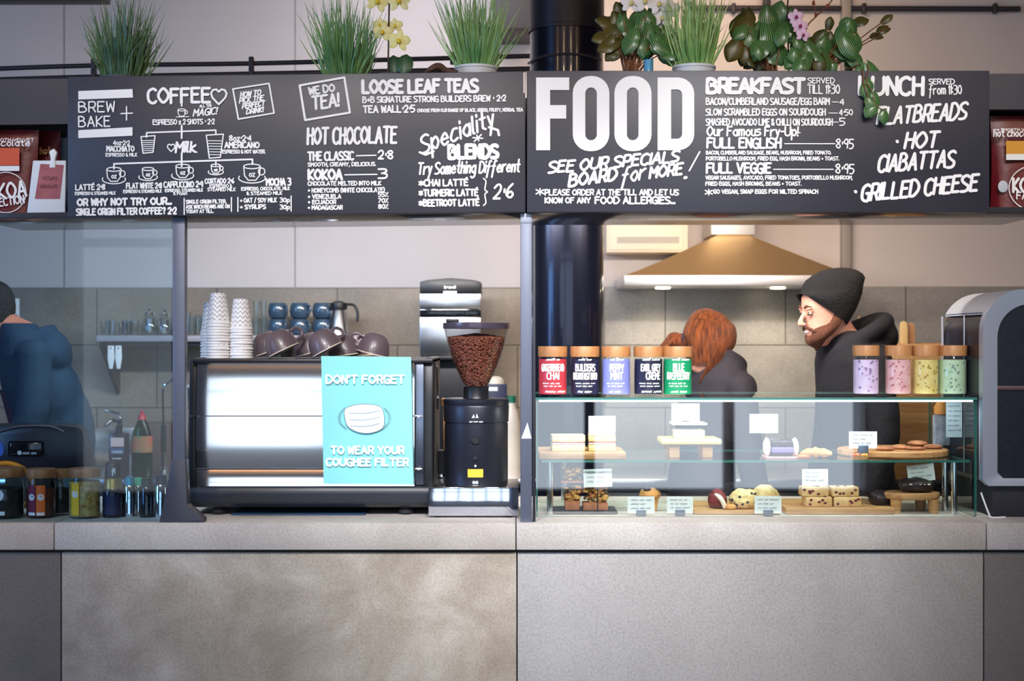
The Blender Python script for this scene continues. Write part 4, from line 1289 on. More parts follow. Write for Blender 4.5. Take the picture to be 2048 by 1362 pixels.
t, r, h = jar('glass_jar', 'dark-filled jar with a white round badge at the far left edge', 10, .15, 74, 935, {'fill': M_DARKTEA}, grp)
disc(t, r, -.003, h * .48, .020, M_ROUND, 'badge'); patch(t, r, -.03, .02, .015, .028, M_WHITE, 'price_strip')
t, r, h = jar('glass_jar', 'jar with one maroon and one orange label, behind its neighbour', 82, .16, 58, 937, {'fill': mat('red_tea', (120, 50, 40), .7, var=(80, 34, 30), scale=60)}, grp)
for u0, mm, nm in ((-.033, mat('maroon_label', (128, 28, 58), .45), 'maroon_label'), (-.001, mat('orange_label', (240, 108, 30), .45), 'orange_label')):
    patch(t, r, u0, u0 + .030, .010, h * .68, mm, nm); disc(t, r, u0 + .015, h * .44, .0115, M_ROUND, 'badge'); patch(t, r, u0 + .002, u0 + .028, .012, .022, M_WHITE, 'price_strip', .0012)
t, r, h = jar('glass_jar', 'narrow jar of dark leaves between the orange label and the yellow jar', 121, .24, 42, 938, {'fill': M_DARKTEA}, grp)
t, r, h = jar('glass_jar', 'jar of pale grains with a bright yellow label', 169, .15, 62, 936, {'fill': mat('pale_grain', (230, 200, 120), .7, var=(180, 120, 70), scale=70, bump=.6, bscale=150)}, grp, .9)
patch(t, r, -.035, -.004, .014, h * .72, mat('yellow_label', (246, 190, 30), .45), 'yellow_label'); disc(t, r, -.019, h * .5, .012, M_ROUND, 'badge')
og = thing('orange_band', 'orange plastic ring standing behind the leftmost jar', 'ring', (PX(12, .27), .27, ZK))
hr_ = (PZ(923, .27) - ZK) / 2
b = MB()
P = [(0, 0, .0)]
b.tube([(hr_ * 1.05 * math.sin(a), 0, hr_ - hr_ * .94 * math.cos(a)) for a in [2 * PI * k / 36 for k in range(37)]], .0085, 12, caps=False)
b.build('ring', mat('orange_plastic', (244, 150, 20), .35), og)
sb = thing('sauce_bottle', 'dark squat bottle with a gold neck band and black cap beside the yellow jar', 'bottle', (PX(226, .17), .17, ZK))
def z_(py): return PZ(py, .14) - ZK
rr2 = 20 / S(.15)
MB().lathe([(0, 0), (rr2, 0), (rr2 * 1.03, .004), (rr2 * 1.03, z_(985)), (rr2 * .9, z_(978)), (0, z_(978))], n=32).build('bottle', mat('dark_glass', (30, 28, 40), .12), sb)
MB().lathe([(rr2 * .9, z_(979)), (rr2 * .88, z_(978)), (rr2 * .84, z_(958)), (rr2 * .80, z_(957)), (0, z_(957))], n=32).build('gold_band', mat('gold_foil', (206, 160, 80), .3, .8), sb)
MB().lathe([(0, z_(957)), (rr2 * .82, z_(957)), (rr2 * .80, z_(950)), (rr2 * .72, z_(928)), (rr2 * .6, z_(925)), (0, z_(925))], n=32).build('cap', M_BLACK, sb)
patch(sb, rr2 * 1.03, -.03, .03, .012, z_(990), mat('navy_label', (34, 36, 74), .4), 'navy_label')
b = MB(); f_ = cyl_fn(rr2 * .76 + .0008, z_(944)); lettering(b, 'fl', .010, .016, .004, cyl_fn(rr2 * .78 + .001, z_(947), .004)); b.build('logo', M_WHITE, sb)
def shaker(label, px, y, w_, h_px, lidm, bodym):
    t = thing('shaker', label, 'shaker', (PX(px, y), y, ZK), group='metal shakers by the flared post')
    r = w_ / S(y) / 2
    h = PZ(h_px, y) - ZK
    MB().lathe([(0, 0), (r, 0), (r, .003), (r * .96, h * .72), (r * .8, h * .78), (0, h * .78)], n=28).build('body', bodym, t)
    MB().lathe([(0, h * .78), (r * .82, h * .78), (r * .82, h * .96), (r * .6, h), (0, h)], n=24).build('lid', lidm, t)
shaker('steel shaker with a bright blue lid', 259, .18, 24, 953, mat('cyan_lid', (40, 170, 200), .25, .3), M_CHROME)
shaker('steel shaker with a mint green lid, beside the blue one', 277, .24, 22, 955, mat('mint_lid', (90, 220, 170), .3), M_CHROME)
shaker('all black shaker with a dark green lid', 294, .17, 28, 956, mat('dark_green_lid', (20, 44, 44), .3), M_BLACKG)
shaker('steel shaker with a dark domed lid against the flared post', 322, .16, 27, 950, mat('dome_lid', (60, 62, 78), .2, .6), M_CHROME)

# till: black screen seen from behind
tl = thing('till_terminal', 'black till screen seen from behind at the left end of the counter', 'till', (PX(80, .5), .5, ZK))
def tx(px): return PX(px, .46) - PX(80, .5)
def tz(py): return PZ(py, .46) - ZK
P = [(tx(-60), tz(945)), (tx(188), tz(945)), (tx(183), tz(925)), (tx(164), tz(862)), (tx(155), tz(851)), (tx(130), tz(848)), (tx(-20), tz(848)), (tx(-50), tz(870))]
MB().prism(P, -.04, .03, 'y', bev=.008).build('screen_back', mat('till_black', (28, 27, 38), .32), tl)
MB().box(tx(-30), tx(150), -.05, .10, 0, .012, .004).build('base', M_BLACK, tl)
MB().prism([(tx(0), .012), (tx(120), .012), (tx(110), tz(940)), (tx(10), tz(940))], -.02, .03, 'y').build('stand', M_BLACK, tl)
MB().box(tx(18), tx(88), -.050, -.039, tz(912), tz(882), .010, 3).build('hinge_cover', M_BLACKG, tl)
MB().tube(crom([(tx(-10), -.042, tz(866)), (tx(40), -.044, tz(853)), (tx(100), -.044, tz(853)), (tx(128), -.042, tz(864))]), .004, 8).build('raised_edge', mat('till_edge', (74, 66, 78), .4), tl)
b = MB(); b.add([(tx(41) + .008 * math.cos(k * PI / 8), -.0515, tz(905) + .008 * math.sin(k * PI / 8)) for k in range(16)], [tuple(range(16))]); b.ink = 0
scribble(b, 30 / S(.46), .008, .0020, panel_fn(tx(47), tz(908), -.0515), 7, 0); b.build('logo', mat('pale_logo', (190, 196, 206), .5), tl)
b = MB(); b.add([(tx(-4) + .022 * math.cos(k * PI / 10), -.0415, tz(898) + .03 * math.sin(k * PI / 10)) for k in range(20)], [tuple(range(20))]); b.ink = 0
b.build('blue_sticker', mat('blue_sticker', (50, 92, 190), .4), tl)
# ------------------------------------------------------------------ glass cake case
YC = 0.17
cxa, cxb = PX(1072, YC), PX(1953, YC)
ZCT = PZ(795, YC)                            # top of the case
YCB = 0.74
ca = thing('display_case', 'long glass cake display case standing on the right of the counter', 'display case', (0, 0, 0))
G2 = [M_PANE, M_PANEEDGE]


def pane(name, x0, x1, y0, y1, z0, z1, face):
    """glass sheet; its narrow faces show the green of the glass"""
    b = MB()
    b.box(x0, x1, y0, y1, z0, z1)
    # box faces: 0 bottom, 1 top, 2 front, 3 back, 4 left, 5 right
    big = {'y': (2, 3), 'z': (0, 1), 'x': (4, 5)}[face]
    b.mi = [0 if i in big else 1 for i in range(6)]
    return b.build(name, G2, ca)


zsh = PZ(921, YC)
G2[0] = glass('front_pane_glass', (247, 252, 251), 1.5, gain=6.0)
pane('front_pane', cxa, cxb, YC, YC + .006, ZK + .001, ZCT - .0085, 'y')
G2[0] = M_PANE
pane('top_pane', cxa - .004, cxb + .001, YC - .004, YCB, ZCT - .008, ZCT, 'z')
pane('end_pane', cxa, cxa + .006, YC + .0065, YCB, ZK + .001, ZCT - .0085, 'x')
pane('end_pane', cxb - .006, cxb, YC + .0065, YCB, ZK + .001, ZCT - .0085, 'x')
pane('shelf', cxa + .02, cxb - .02, YC + .012, YCB - .05, zsh - .008, zsh, 'z')
for px, yy in ((1100, .22), (1908, .22), (1890, .34), (1128, .64)):
    x = PX(px, yy)
    MB().lathe([(0, 0), (.011, 0), (.011, zsh - .008 - ZK), (0, zsh - .008 - ZK)], (x, yy, ZK + .0005), 20).build('shelf_post', M_CHROME, ca)
MB().box(cxa + .01, cxb - .01, YC + .007, YC + .016, ZCT - .0155, ZCT - .0085).build('light_strip', mat('led_strip', (235, 246, 250), .3, emit=1.6), ca)
area('case_led', ((cxa + cxb) / 2, YC + .03, ZCT - .018), (math.radians(22), 0, 0), cxb - cxa - .06, .015, 3.2, (1.0, 0.98, 0.96))

# slim cards
M_HOLD = mat('grey_holder', (96, 110, 132), .3, .3)
M_LINE = mat('card_ink', (150, 150, 158), .7)


def card(label, x0, y0, x1, y1, d, rot=0.0, stand='block', base_z=None, lines=3):
    """white price card on a block, a spike or a clip"""
    z0 = base_z if base_z is not None else ZK
    t = thing('price_card', label, 'price card', (PX((x0 + x1) / 2, d), d, z0), group='white price cards in the cake case')
    w, h = (x1 - x0) / S(d), (y1 - y0) / S(d)
    zc = PZ((y0 + y1) / 2, d) - z0
    Mx = Matrix.Translation((0, 0, zc)) @ Matrix.Rotation(math.radians(rot), 4, 'Y')
    MB().cbox((0, 0, 0), (w, .0016, h), M=Mx).build('card', M_WHITE, t)
    b = MB()
    for k in range(lines):
        scribble(b, w * (.60 - .16 * (k % 2)), h * .11, .0014, lambda u, v, k=k: tuple(Mx @ Vector((u - w * .38, -.0012, v + h * (.24 - .24 * k)))), x0 * 7 + k)
    b.build('writing', M_LINE, t)
    if stand == 'block':
        MB().box(-.017, .017, -.012, .012, .0005, max(.02, zc - h * .30), .003).build('holder', M_HOLD, t)
    else:
        lo_ = zc - h / 2
        b = MB().tube([(0, .003, .0005), (0, .003, lo_ + .015)], .0018, 8)
        b.lathe([(0, 0), (.014, 0), (.014, .003), (0, .004)], (0, .003, .0003), 14)
        b.build('spike', M_CHROME if stand == 'spike' else M_BLACK, t)
    return t


card('low price card on a grey block, leftmost on the bottom front edge', 1255, 993, 1309, 1027, .20)
card('low price card on a grey block beside the pale serving board', 1334, 993, 1386, 1026, .20)
card('low price card on a grey block between the two serving boards', 1509, 992, 1563, 1027, .20)
card('price card on the shelf right of the tilted cake wedge, over the wooden round', 1698, 863, 1754, 897, .23, 0, 'block', zsh)

# wood boards and stands
def board(label, x0, x1, d0, d1, z, th, m=M_WOODH, rnd=False, name='serving_board', cat='board'):
    xa, xb = PX(x0, d0), PX(x1, d0)
    t = thing(name, label, cat, ((xa + xb) / 2, (d0 + d1) / 2, z))
    w, d = (xb - xa) / 2, (d1 - d0) / 2
    if rnd: MB().lathe([(0, 0), (w * .97, 0), (w, .004), (w, th - .003), (w * .985, th), (0, th)], n=56, sy=d / w).build('top', m, t)
    else: MB().box(-w, w, -d, d, 0, th, .004).build('top', m, t)
    return t


board('brown wooden board under the two jam sponge slices, upper shelf left', 1078, 1252, .22, .50, zsh + .0005, .024)
ZB1 = zsh + .0245
board('pale serving board with the scone and dark pastry, bottom of the case', 1388, 1560, .225, .55, ZK + .0005, .016, M_WOOD)
ZB2 = ZK + .0165
board('pale serving board carrying the stack of fruit bars', 1572, 1790, .235, .55, ZK + .0005, .024, M_WOOD)
ZB3 = ZK + .0245
board('round wooden board at the right of the upper shelf', 1700, 1925, .24, .62, zsh + .0005, .022, M_WOODH, True)
ZB4 = zsh + .0225
st = thing('cake_stand', 'small round wooden stand with stubby legs at lower right of the case', 'stand', (PX(1822, .32), .32, ZK + .0005))
zl = PZ(1000, .26) - ZK
rw = 57 / S(.30)
MB().lathe([(0, zl), (rw * .96, zl), (rw, zl + .004), (rw, zl + .018), (rw * .97, zl + .022), (0, zl + .022)], n=44, sy=.8).build('top', M_WOODH, st)
for x, y in ((-.066, -.05), (.066, -.05), (-.05, .06), (.05, .06)):
    MB().lathe([(0, 0), (.016, 0), (.019, zl * .5), (.020, zl), (0, zl)], (x, y, 0), 16).build('leg', M_WOOD, st)
ZB5 = ZK + .0005 + zl + .0222
st2 = thing('cake_stand', 'pale wooden pedestal board on blocky legs, middle of the upper shelf', 'stand', (PX(1378, .34), .34, zsh + .0005))
zl2 = PZ(890, .25) - zsh
w2 = 60 / S(.28)
M_PALEY = mat('birch', (226, 206, 140), .5, var=(206, 178, 108), scale=5, aniso=(2, 14, 14))
MB().box(-w2, w2, -.085, .09, zl2, zl2 + .020, .006).build('top', M_PALEY, st2)
for x in (-.058, .058):
    for y in (-.05, .055): MB().box(x - .018, x + .018, y - .014, y + .014, 0, zl2, .003).build('leg', M_WOOD, st2)
ZB6 = zsh + .0005 + zl2 + .0202

# food
M_SPONGE = mat('sponge', (240, 214, 156), .8, var=(226, 188, 120), scale=40, bump=.5, bscale=120)
M_CREAM = mat('icing', (250, 242, 228), .55, var=(240, 226, 206), scale=14)
M_JAM = mat('jam', (150, 40, 70), .3)
M_BERRY = mat('dried_berry', (104, 26, 44), .4)
M_BLUEB = mat('blueberry', (40, 34, 66), .4)
M_CRUST = mat('baked_crust', (200, 124, 66), .6, var=(232, 180, 106), scale=24, bump=.6, bscale=70)
M_CHOC = mat('dark_chocolate', (52, 36, 40), .45, var=(36, 26, 32), scale=20, bump=.4, bscale=60)
def lump(mb, c, r, seed, amp=.18, f=1.0, n=28, m=18, M=None):
    """uneven baked lump"""
    vs, fs = [], []
    b = MB(); b.ell((0, 0, 0), (1, 1, 1), n=n, m=m)
    o = Vector((seed * 3.1, seed * 1.7, 0))
    vs = []
    for p in b.v:
        v = Vector(p)
        k = 1 + amp * noise.noise(v * 2.2 * f + o) + amp * .5 * noise.noise(v * 5 * f + o)
        vs.append((c[0] + v.x * r[0] * k, c[1] + v.y * r[1] * k, c[2] + max(v.z, -.75) * r[2] * k))
    mb.add(vs, b.f, M)
def sponge(label, x0, x1, d, z, h_px, rz):
    t = thing('sponge_slice', label, 'cake slice', (PX((x0 + x1) / 2, d), d + .05, z + .0005), rz, group='jam sponge slices')
    w = (x1 - x0) / S(d) / 2
    h = h_px / S(d)
    MB().box(-w, w, -.05, .05, 0, h * .42, .004).build('lower_sponge', M_SPONGE, t)
    MB().box(-w + .001, w - .001, -.051, .05, h * .42, h * .52, .002).build('cream_filling', M_CREAM, t)
    MB().box(-w, w - .003, -.0515, .05, h * .52, h * .56, .001).build('jam_filling', M_JAM, t)
    MB().box(-w, w, -.05, .05, h * .56, h * .92, .004).build('upper_sponge', M_SPONGE, t)
    MB().box(-w, w, -.05, .05, h * .92, h, .002).build('icing_top', mat('sugar_top', (238, 222, 170), .6, var=(226, 200, 140), scale=20), t)
sponge('jam sponge slice at the left end of the upper shelf', 1103, 1170, .26, ZB1, 32, 0.03)
sponge('jam sponge slice right of the first, in front of the black price clip', 1178, 1232, .26, ZB1, 33, -.02)
card('price card on a black clip behind the jam sponge slices', 1177, 832, 1231, 866, .40, 0, 'clip', ZB1)
def fruit_bar(label, x0, x1, d, z, h, seed):
    t = thing('fruit_bar', label, 'cake bar', (PX((x0 + x1) / 2, d), d + .035, z + .0004), R.uniform(-.06, .06), group='stack of pale fruit bars')
    w = (x1 - x0) / S(d) / 2
    MB().box(-w, w, -.035, .035, 0, h, .005).build('slab', mat('blondie', (236, 204, 152), .7, var=(214, 168, 108), scale=20, bump=.4, bscale=80), t)
    rr_ = random.Random(seed)
    b = MB()
    for k in range(9):
        b.ell((rr_.uniform(-w * .85, w * .85), -.0345 if k < 5 else rr_.uniform(-.03, .03), rr_.uniform(h * .25, h * .8) if k < 5 else h), (.0062, .003, .0045), n=9, m=6)
    o = b.build('berries', M_BERRY, t)
h_ = 19.5 / S(.26)
fruit_bar('pale fruit bar, lower left of the stack of four', 1611, 1664, .26, ZB3, h_, 1)
fruit_bar('pale fruit bar, lower right of the stack of four', 1669, 1723, .26, ZB3, h_, 2)
fruit_bar('pale fruit bar, upper left of the stack, under the spiked card', 1604, 1658, .265, ZB3 + h_ + .0008, h_, 3)
fruit_bar('pale fruit bar with a toasted end, upper right of the stack', 1664, 1718, .265, ZB3 + h_ + .0008, h_, 4)
card('price card on a spike above the stack of fruit bars', 1604, 938, 1656, 972, .29, 0, 'spike', ZB3 + 2 * h_ + .0016)
# crumble bars, savoury
def crumble(label, x0, x1, d, z, h, seed, base):
    t = thing('crumble_bar', label, 'cake bar', (PX((x0 + x1) / 2, d), d + .03, z + .0004), group='golden crumble bars')
    w = (x1 - x0) / S(d) / 2
    MB().box(-w, w, -.03, .035, 0, h * base, .004).build('shortbread', mat('brown_base', (160, 90, 60), .7, var=(190, 120, 80), scale=30), t)
    b = MB(); rr_ = random.Random(seed)
    for k in range(46):
        s = rr_.uniform(.006, .012)
        lump(b, (rr_.uniform(-w * .9, w * .9), rr_.uniform(-.030, .03), h * base + rr_.random() * h * (1 - base) * .82), (s, s * .8, s * .7), seed + k, .3, n=9, m=6)
    b.build('crumble_top', mat('golden_crumble', (222, 176, 96), .6, var=(176, 96, 50), scale=34, bump=.5, bscale=90), t, angle=60)
    b = MB()
    for k in range(16): b.ell((rr_.uniform(-w * .9, w * .9), -.032 + rr_.random() * .03, h * base + rr_.random() * h * (1 - base) * .9), (.004, .004, .006), n=7, m=5)
    b.build('seeds', mat('dark_seed', (70, 60, 36), .6), t)
zb_w = ZK + .0005
pb = board('dark slate tray under the golden crumble bars', 1106, 1236, .24, .42, zb_w, .010, mat('slate', (58, 62, 72), .5, var=(48, 52, 62), scale=9))
z5 = zb_w + .0105
crumble('golden crumble bar stood on end at the left of the tray', 1130, 1160, .27, z5, 52 / S(.27), 11, .38)
crumble('golden crumble bar with a thick brown base, right of the pair', 1166, 1216, .26, z5, 50 / S(.26), 12, .32)
crumble('golden crumble bar balanced on top of the upright one', 1122, 1168, .275, z5 + 54 / S(.27), 38 / S(.27), 13, .12)
card('large price card leaning over the golden crumble bars', 1167, 938, 1224, 974, .245, -2, 'clip', z5 + .0)
# scone, pastry, muffin
sc_ = thing('scone', 'pale blueberry scone on the serving board', 'scone', (PX(1488, .29), .29, ZB2))
b = MB(); lump(b, (0, 0, .030), (.052, .045, .040), 3, .16); b.build('bake', mat('scone_dough', (238, 216, 160), .7, var=(214, 170, 104), scale=16, bump=.5, bscale=60), sc_, angle=60)
b = MB(); rr_ = random.Random(4)
for k in range(13):
    a, e = rr_.uniform(-2.8, -.3), rr_.uniform(-.5, .9)
    b.ell((.051 * math.cos(a) * math.cos(e), .045 * math.sin(a) * math.cos(e), .030 + .039 * math.sin(e)), (.0055, .0055, .005), n=9, m=6)
b.build('blueberries', M_BLUEB, sc_)
sc2 = thing('scone', 'second scone lying behind the right serving-board price card', 'scone', (PX(1528, .40), .40, ZB2))
b = MB(); lump(b, (0, 0, .030), (.050, .045, .042), 8, .16); b.build('bake', mat('scone_dough', (238, 216, 160)), sc2, angle=60)
dp = thing('jam_pastry', 'dark red and white folded pastry left of the scone', 'pastry', (PX(1435, .30), .30, ZB2))
b = MB(); lump(b, (0, 0, .030), (.034, .045, .038), 5, .12); b.build('bake', mat('red_pastry', (134, 52, 56), .5, var=(90, 40, 44), scale=18), dp, angle=60)
MB().tube(crom([(-.012, -.030, .052), (.004, -.045, .040), (.016, -.048, .018), (.018, -.044, .004)]), [.004, .005, .006, .007, .008, .008, .008, .008, .008, .008, .008, .008, .008, .007, .006, .004], 8).build('icing_stripe', M_CREAM, dp)
bb = thing('biscuit_piece', 'small amber biscuit piece in front of the scone', 'biscuit', (PX(1462, .245), .248, ZB2))
b = MB(); lump(b, (0, 0, .009), (.020, .012, .011), 15, .15, n=16, m=10); b.build('bake', M_CRUST, bb, angle=60)
mf = thing('muffin', 'brown muffin with a dark topping behind the low price card', 'muffin', (PX(1300, .36), .36, ZK + .0005))
b = MB(); b.lathe([(0, 0), (.024, 0), (.032, .05), (0, .05)], n=24); b.build('case', M_CRUST, mf)
b = MB(); lump(b, (0, 0, .058), (.038, .038, .024), 9, .12); b.build('top', M_CRUST, mf, angle=60)
b = MB(); lump(b, (-.012, -.02, .078), (.014, .012, .010), 2, .2, n=12, m=8); b.build('topping', M_CHOC, mf, angle=60)
ac = thing('wooden_block', 'small pale block raising the muffin place at the back', 'block', (PX(1300, .36), .36, ZK))
bpy.data.objects.remove(ac)
# chocolate things right
def choc(name, label, px, d, z, r, seed, cat):
    t = thing(name, label, cat, (PX(px, d), d, z + .0004))
    b = MB(); lump(b, (0, 0, r[2] * .75), r, seed, .14); b.build('bake', M_CHOC, t, angle=60)
    return t
t = choc('chocolate_cake', 'dark chocolate cake on the small round wooden stand', 1832, .32, ZB5, (.062, .05, .030), 21, 'cake')
b = MB()
for k in range(5): b.ell((-.03 + .016 * k, -.045 + .002 * (k % 2), .030), (.006, .004, .003), n=8, m=5)
b.build('white_drizzle', M_CREAM, t)
card('tilted price card above the chocolate cake', 1815, 929, 1869, 963, .31, -7, 'spike', ZB5 + .044)
t = choc('chocolate_log', 'dark spiky chocolate bake left of the round wooden stand', 1760, .34, ZB3, (.040, .05, .030), 23, 'cake')
b = MB(); rr_ = random.Random(8)
for k in range(16):
    a = rr_.uniform(PI * .7, PI * 1.5); e = rr_.uniform(-.1, .6)
    p = Vector((.036 * math.cos(a), .03 * math.sin(a), .025 + .02 * math.sin(e)))
    b.tube([p, p + Vector((-.026 * rr_.random() - .012, -.012, .004 + rr_.uniform(-.004, .010)))], [.0028, .0012], 6)
b.build('chocolate_sticks', M_CHOC, t)
# upper shelf middle
cr_ = thing('traybake_box', 'clear tub of pale traybake with a white rim on the birch stand', 'tub', (PX(1376, .33), .33, ZB6 + .0004))
w_ = 33 / S(.30)
hh_ = PZ(846, .28) - ZB6
MB().box(-w_ * .92, w_ * .92, -.05, .05, 0.0005, hh_ * .55, .004).build('traybake', mat('mauve_bake', (206, 190, 186), .7, var=(226, 204, 176), scale=14), cr_)
MB().box(-w_, w_, -.056, .056, 0, hh_ * .9, .004).build('tub', M_CLEAR, cr_)
MB().box(-w_ * 1.06, w_ * 1.06, -.06, .06, hh_ * .86, hh_, .003).build('rim', mat('white_rim', (238, 240, 240), .4), cr_)
card('price card standing over the clear tub on the birch stand', 1343, 807, 1399, 844, .36, 0, 'clip', ZB6 + hh_ + .001)
ck = thing('layer_cake_slice', 'dark chocolate cake wedge with white icing sides on the upper shelf', 'cake slice', (PX(1561, .30), .30, zsh + .0004))
w_ = 22 / S(.27)
h_ = 37 / S(.27)
MB().box(-w_ * 1.5, w_ * 1.5, -.055, .055, 0, .006, .002).build('slice_tray', mat('pink_tray', (226, 168, 168), .5), ck)
MB().box(-w_, w_, -.04, .05, .0065, h_, .010, 3).build('sponge', M_CHOC, ck)
MB().box(-w_, w_, -.0415, -.040, h_ * .30, h_ * .60, .001).build('purple_filling', mat('blueberry_cream', (132, 116, 178), .5), ck)
for sg in (-1, 1):
    b = MB(); lump(b, (sg * w_ * 1.28, -.005, h_ * .56), (w_ * .30, .045, h_ * .52), 31 + sg, .08); b.build('icing_side', M_CREAM, ck, angle=60)
card('price card standing behind the chocolate cake wedge', 1499, 828, 1556, 866, .42, 0, 'clip', zsh)
ct = thing('croissant', 'golden croissant right of the chocolate cake wedge', 'croissant', (PX(1632, .28), .28, zsh + .0004))
b = MB()
P = [(-.055 + .11 * k / 8, .014 * math.cos(PI * (k / 8 - .5)) - .007, .015 + .004 * math.sin(PI * k / 8)) for k in range(9)]
b.tube(P, [.006, .012, .017, .014, .020, .014, .017, .012, .006], 14); b.build('bake', M_CRUST, ct, angle=60)
og_ = thing('orange_slice', 'amber glazed biscuit between cake wedge and croissant', 'biscuit', (PX(1607, .235), .236, zsh + .0004))
b = MB(); lump(b, (0, 0, .008), (.022, .018, .009), 41, .1, n=18, m=10); b.build('bake', mat('amber_glaze', (226, 120, 50), .35, var=(200, 90, 40), scale=20), og_, angle=60)
ft = thing('fruit_tart', 'small fruit tart in front of the round wooden board', 'tart', (PX(1720, .222), .222, zsh + .0004))
MB().lathe([(0, 0), (.026, 0), (.032, .014), (.028, .012), (0, .010)], n=26, sy=.9).build('case', M_CRUST, ft)
b = MB(); rr_ = random.Random(3)
for k in range(9): b.ell((rr_.uniform(-.02, .02), rr_.uniform(-.02, .01), .015), (.007, .006, .006), n=9, m=6)
b.build('fruit', mat('mixed_fruit', (190, 70, 70), .3, var=(226, 180, 60), scale=40), ft)
ck_ = None
for i, (px, d, k, lab) in enumerate(((1770, .34, 0, 'oat cookie lying at the left of the round wooden board'), (1800, .40, 0, 'oat cookie at the back of the round wooden board'), (1832, .36, 0, 'oat cookie under the small leaning stack on the round board'),
                                     (1835, .36, 1, 'oat cookie on top of the small stack on the round board'), (1866, .42, 0, 'oat cookie nearest the right end of the round board'))):
    if ck_ is None:
        b = MB(); lump(b, (0, 0, .007), (.034, .034, .0095), 51, .10); o = ck_ = b.build('cookie', mat('oat_cookie', (186, 130, 90), .7, var=(140, 84, 60), scale=22, bump=.5, bscale=60), angle=60)
    else:
        o = ck_.copy(); COL.objects.link(o)
    o.location = (PX(px, d), d, ZB4 + .0004 + k * .0172)
    o.rotation_euler = (0, 0, i * 1.3)
    tag(o, lab, 'cookie', 'oat cookies on the round board')
ps = thing('paper_sign', 'grey printed price sheet hanging inside the right end of the case', 'sign', (PX(1908, .30), .30, ZCT - .0165))
w_ = 16 / S(.30)
MB().box(-w_, w_, -.0008, .0008, -(876 - 803) / S(.30), 0).build('sheet', mat('grey_paper', (126, 142, 152), .6), ps)
b = MB()
for k in range(6): scribble(b, w_ * 1.3, .006, .0014, panel_fn(-w_ * .78, -.022 - .017 * k, -.0014), k)
b.build('writing', mat('faint_ink', (84, 98, 110), .7), ps)
pdl = thing('paper_bag', 'patterned paper bag with a brown round top standing at the back right of the case', 'bag', (PX(1884, .58), .58, ZB4 + .0004))
w_ = 17 / S(.58)
MB().box(-w_, w_, -.02, .02, 0, .115, .006).build('bag_body', mat('grey_pattern', (160, 168, 186), .7, var=(120, 126, 146), scale=30), pdl)
MB().lathe([(0, 0), (w_ * .9, .004), (w_ * .94, .03), (w_ * .5, .055), (0, .06)], (0, 0, .113), 24, sy=.9).build('bun_top', mat('brown_bun', (196, 134, 62), .6), pdl)

# jars on top of the case
M_TEALID = mat('tea_lid_wood', (214, 160, 108), .45, var=(190, 126, 74), scale=4, aniso=(9, 9, 1.6))
def tea_jar(px, w_px, d, label, body, texts, group, ptop=693, clear=False, specks=None):
    r = w_px / S(d) / 2
    t = thing('tea_jar', label, 'jar', (PX(px, d), d + r, ZCT + .0005), group=group)
    h = PZ(ptop, d) - ZCT
    lh = 21 / S(d)
    MB().lathe([(0, h - lh), (r * 1.01, h - lh), (r * 1.02, h - lh + .002), (r * 1.02, h - .002), (r * 1.0, h), (0, h)], n=40).build('lid', M_TEALID, t)
    MB().lathe([(0, 0), (r * .93, 0), (r * .98, .005), (r * .98, h - lh - .010), (r * .90, h - lh - .003), (r * .90, h - lh), (0, h - lh)], n=40).build('glass', M_CLEAR, t, angle=60)
    MB().lathe([(0, .006), (r * .94, .007), (r * .955, .012), (r * .955, h - lh - .014), (0, h - lh - .012)], n=36).build('contents', body if clear else mat('tea_leaves', (70, 58, 50), .8, var=(46, 38, 36), scale=60), t)
    hl = h - lh
    f = cyl_fn(r * .98 + .0008, 0)
    arc = r * 2.5 if not clear else r * 2.3
    b = MB()
    z0_, z1_ = (.006, hl - .008) if not clear else (.016, hl - .016)
    b.grid(lambda u, v: f((u - .5) * arc, z0_ + (z1_ - z0_) * v), 24, 2)
    if not clear: b.build('label_wrap', body, t)
    b = MB()
    for s, w_, x_, zf, hf, wt in texts:
        fq = cyl_fn(r * .98 + .0016, hl * zf, x_ / S(d))
        if s: lettering(b, s, w_ / S(d), hf / S(d), wt / S(d), fq, 0, 1.6)
        else: scribble(b, w_ / S(d), hf / S(d), wt / S(d), fq, px + w_, 0)
    if texts: b.build('lettering', M_CHALK, t)
    if specks is not None:
        b = MB(); rr_ = random.Random(px)
        for k in range(26):
            u, v = rr_.uniform(-.9, .9) * r, z0_ + (z1_ - z0_) * rr_.random()
            q = rr_.uniform(.003, .007)
            b.add([f(u + q * math.cos(a * PI / 3) * rr_.uniform(.5, 1), v + q * math.sin(a * PI / 3) * rr_.uniform(.4, 1)) for a in range(6)], [tuple(range(6))])
        b.v = [(x * 1.0008, y * 1.0008, z) for x, y, z in b.v]; b.ink = 0
        o_ = b.build('label_pattern', specks, t)
        o_['kind'] = 'stuff'
    return t
YJ = .30
G1 = 'colour-labelled tea jars on the case top'
NAVY = mat('navy_wrap', (34, 34, 60), .4)
sm = lambda a, b_, c: [(None, 24, -14, .90, 4, 1.2), (None, 38, -22, .30, 3, .9), (None, 34, -20, .23, 3, .9), (None, 26, -16, .08, 4.5, 1.2)]
tea_jar(1106, 58, YJ, 'red-labelled tea jar nearest the centre post', mat('red_wrap', (206, 62, 74), .4), [('GINGERBREAD', 50, -25, .64, 13, 2.8), ('CHAI', 24, -12, .43, 13, 2.8)] + sm('TEA CO', 'A SPICED BLACK', 'TEA BLEND'), G1)
tea_jar(1171, 58, YJ, 'navy tea jar second from the centre post, with longer lettering', NAVY, [("BUILDER'S", 42, -21, .64, 13, 2.8), ('BREAKFAST BREW', 54, -27, .43, 12, 2.6)] + sm('TEA CO', 'A STRONG BLACK', 'TEA BLEND'), G1)
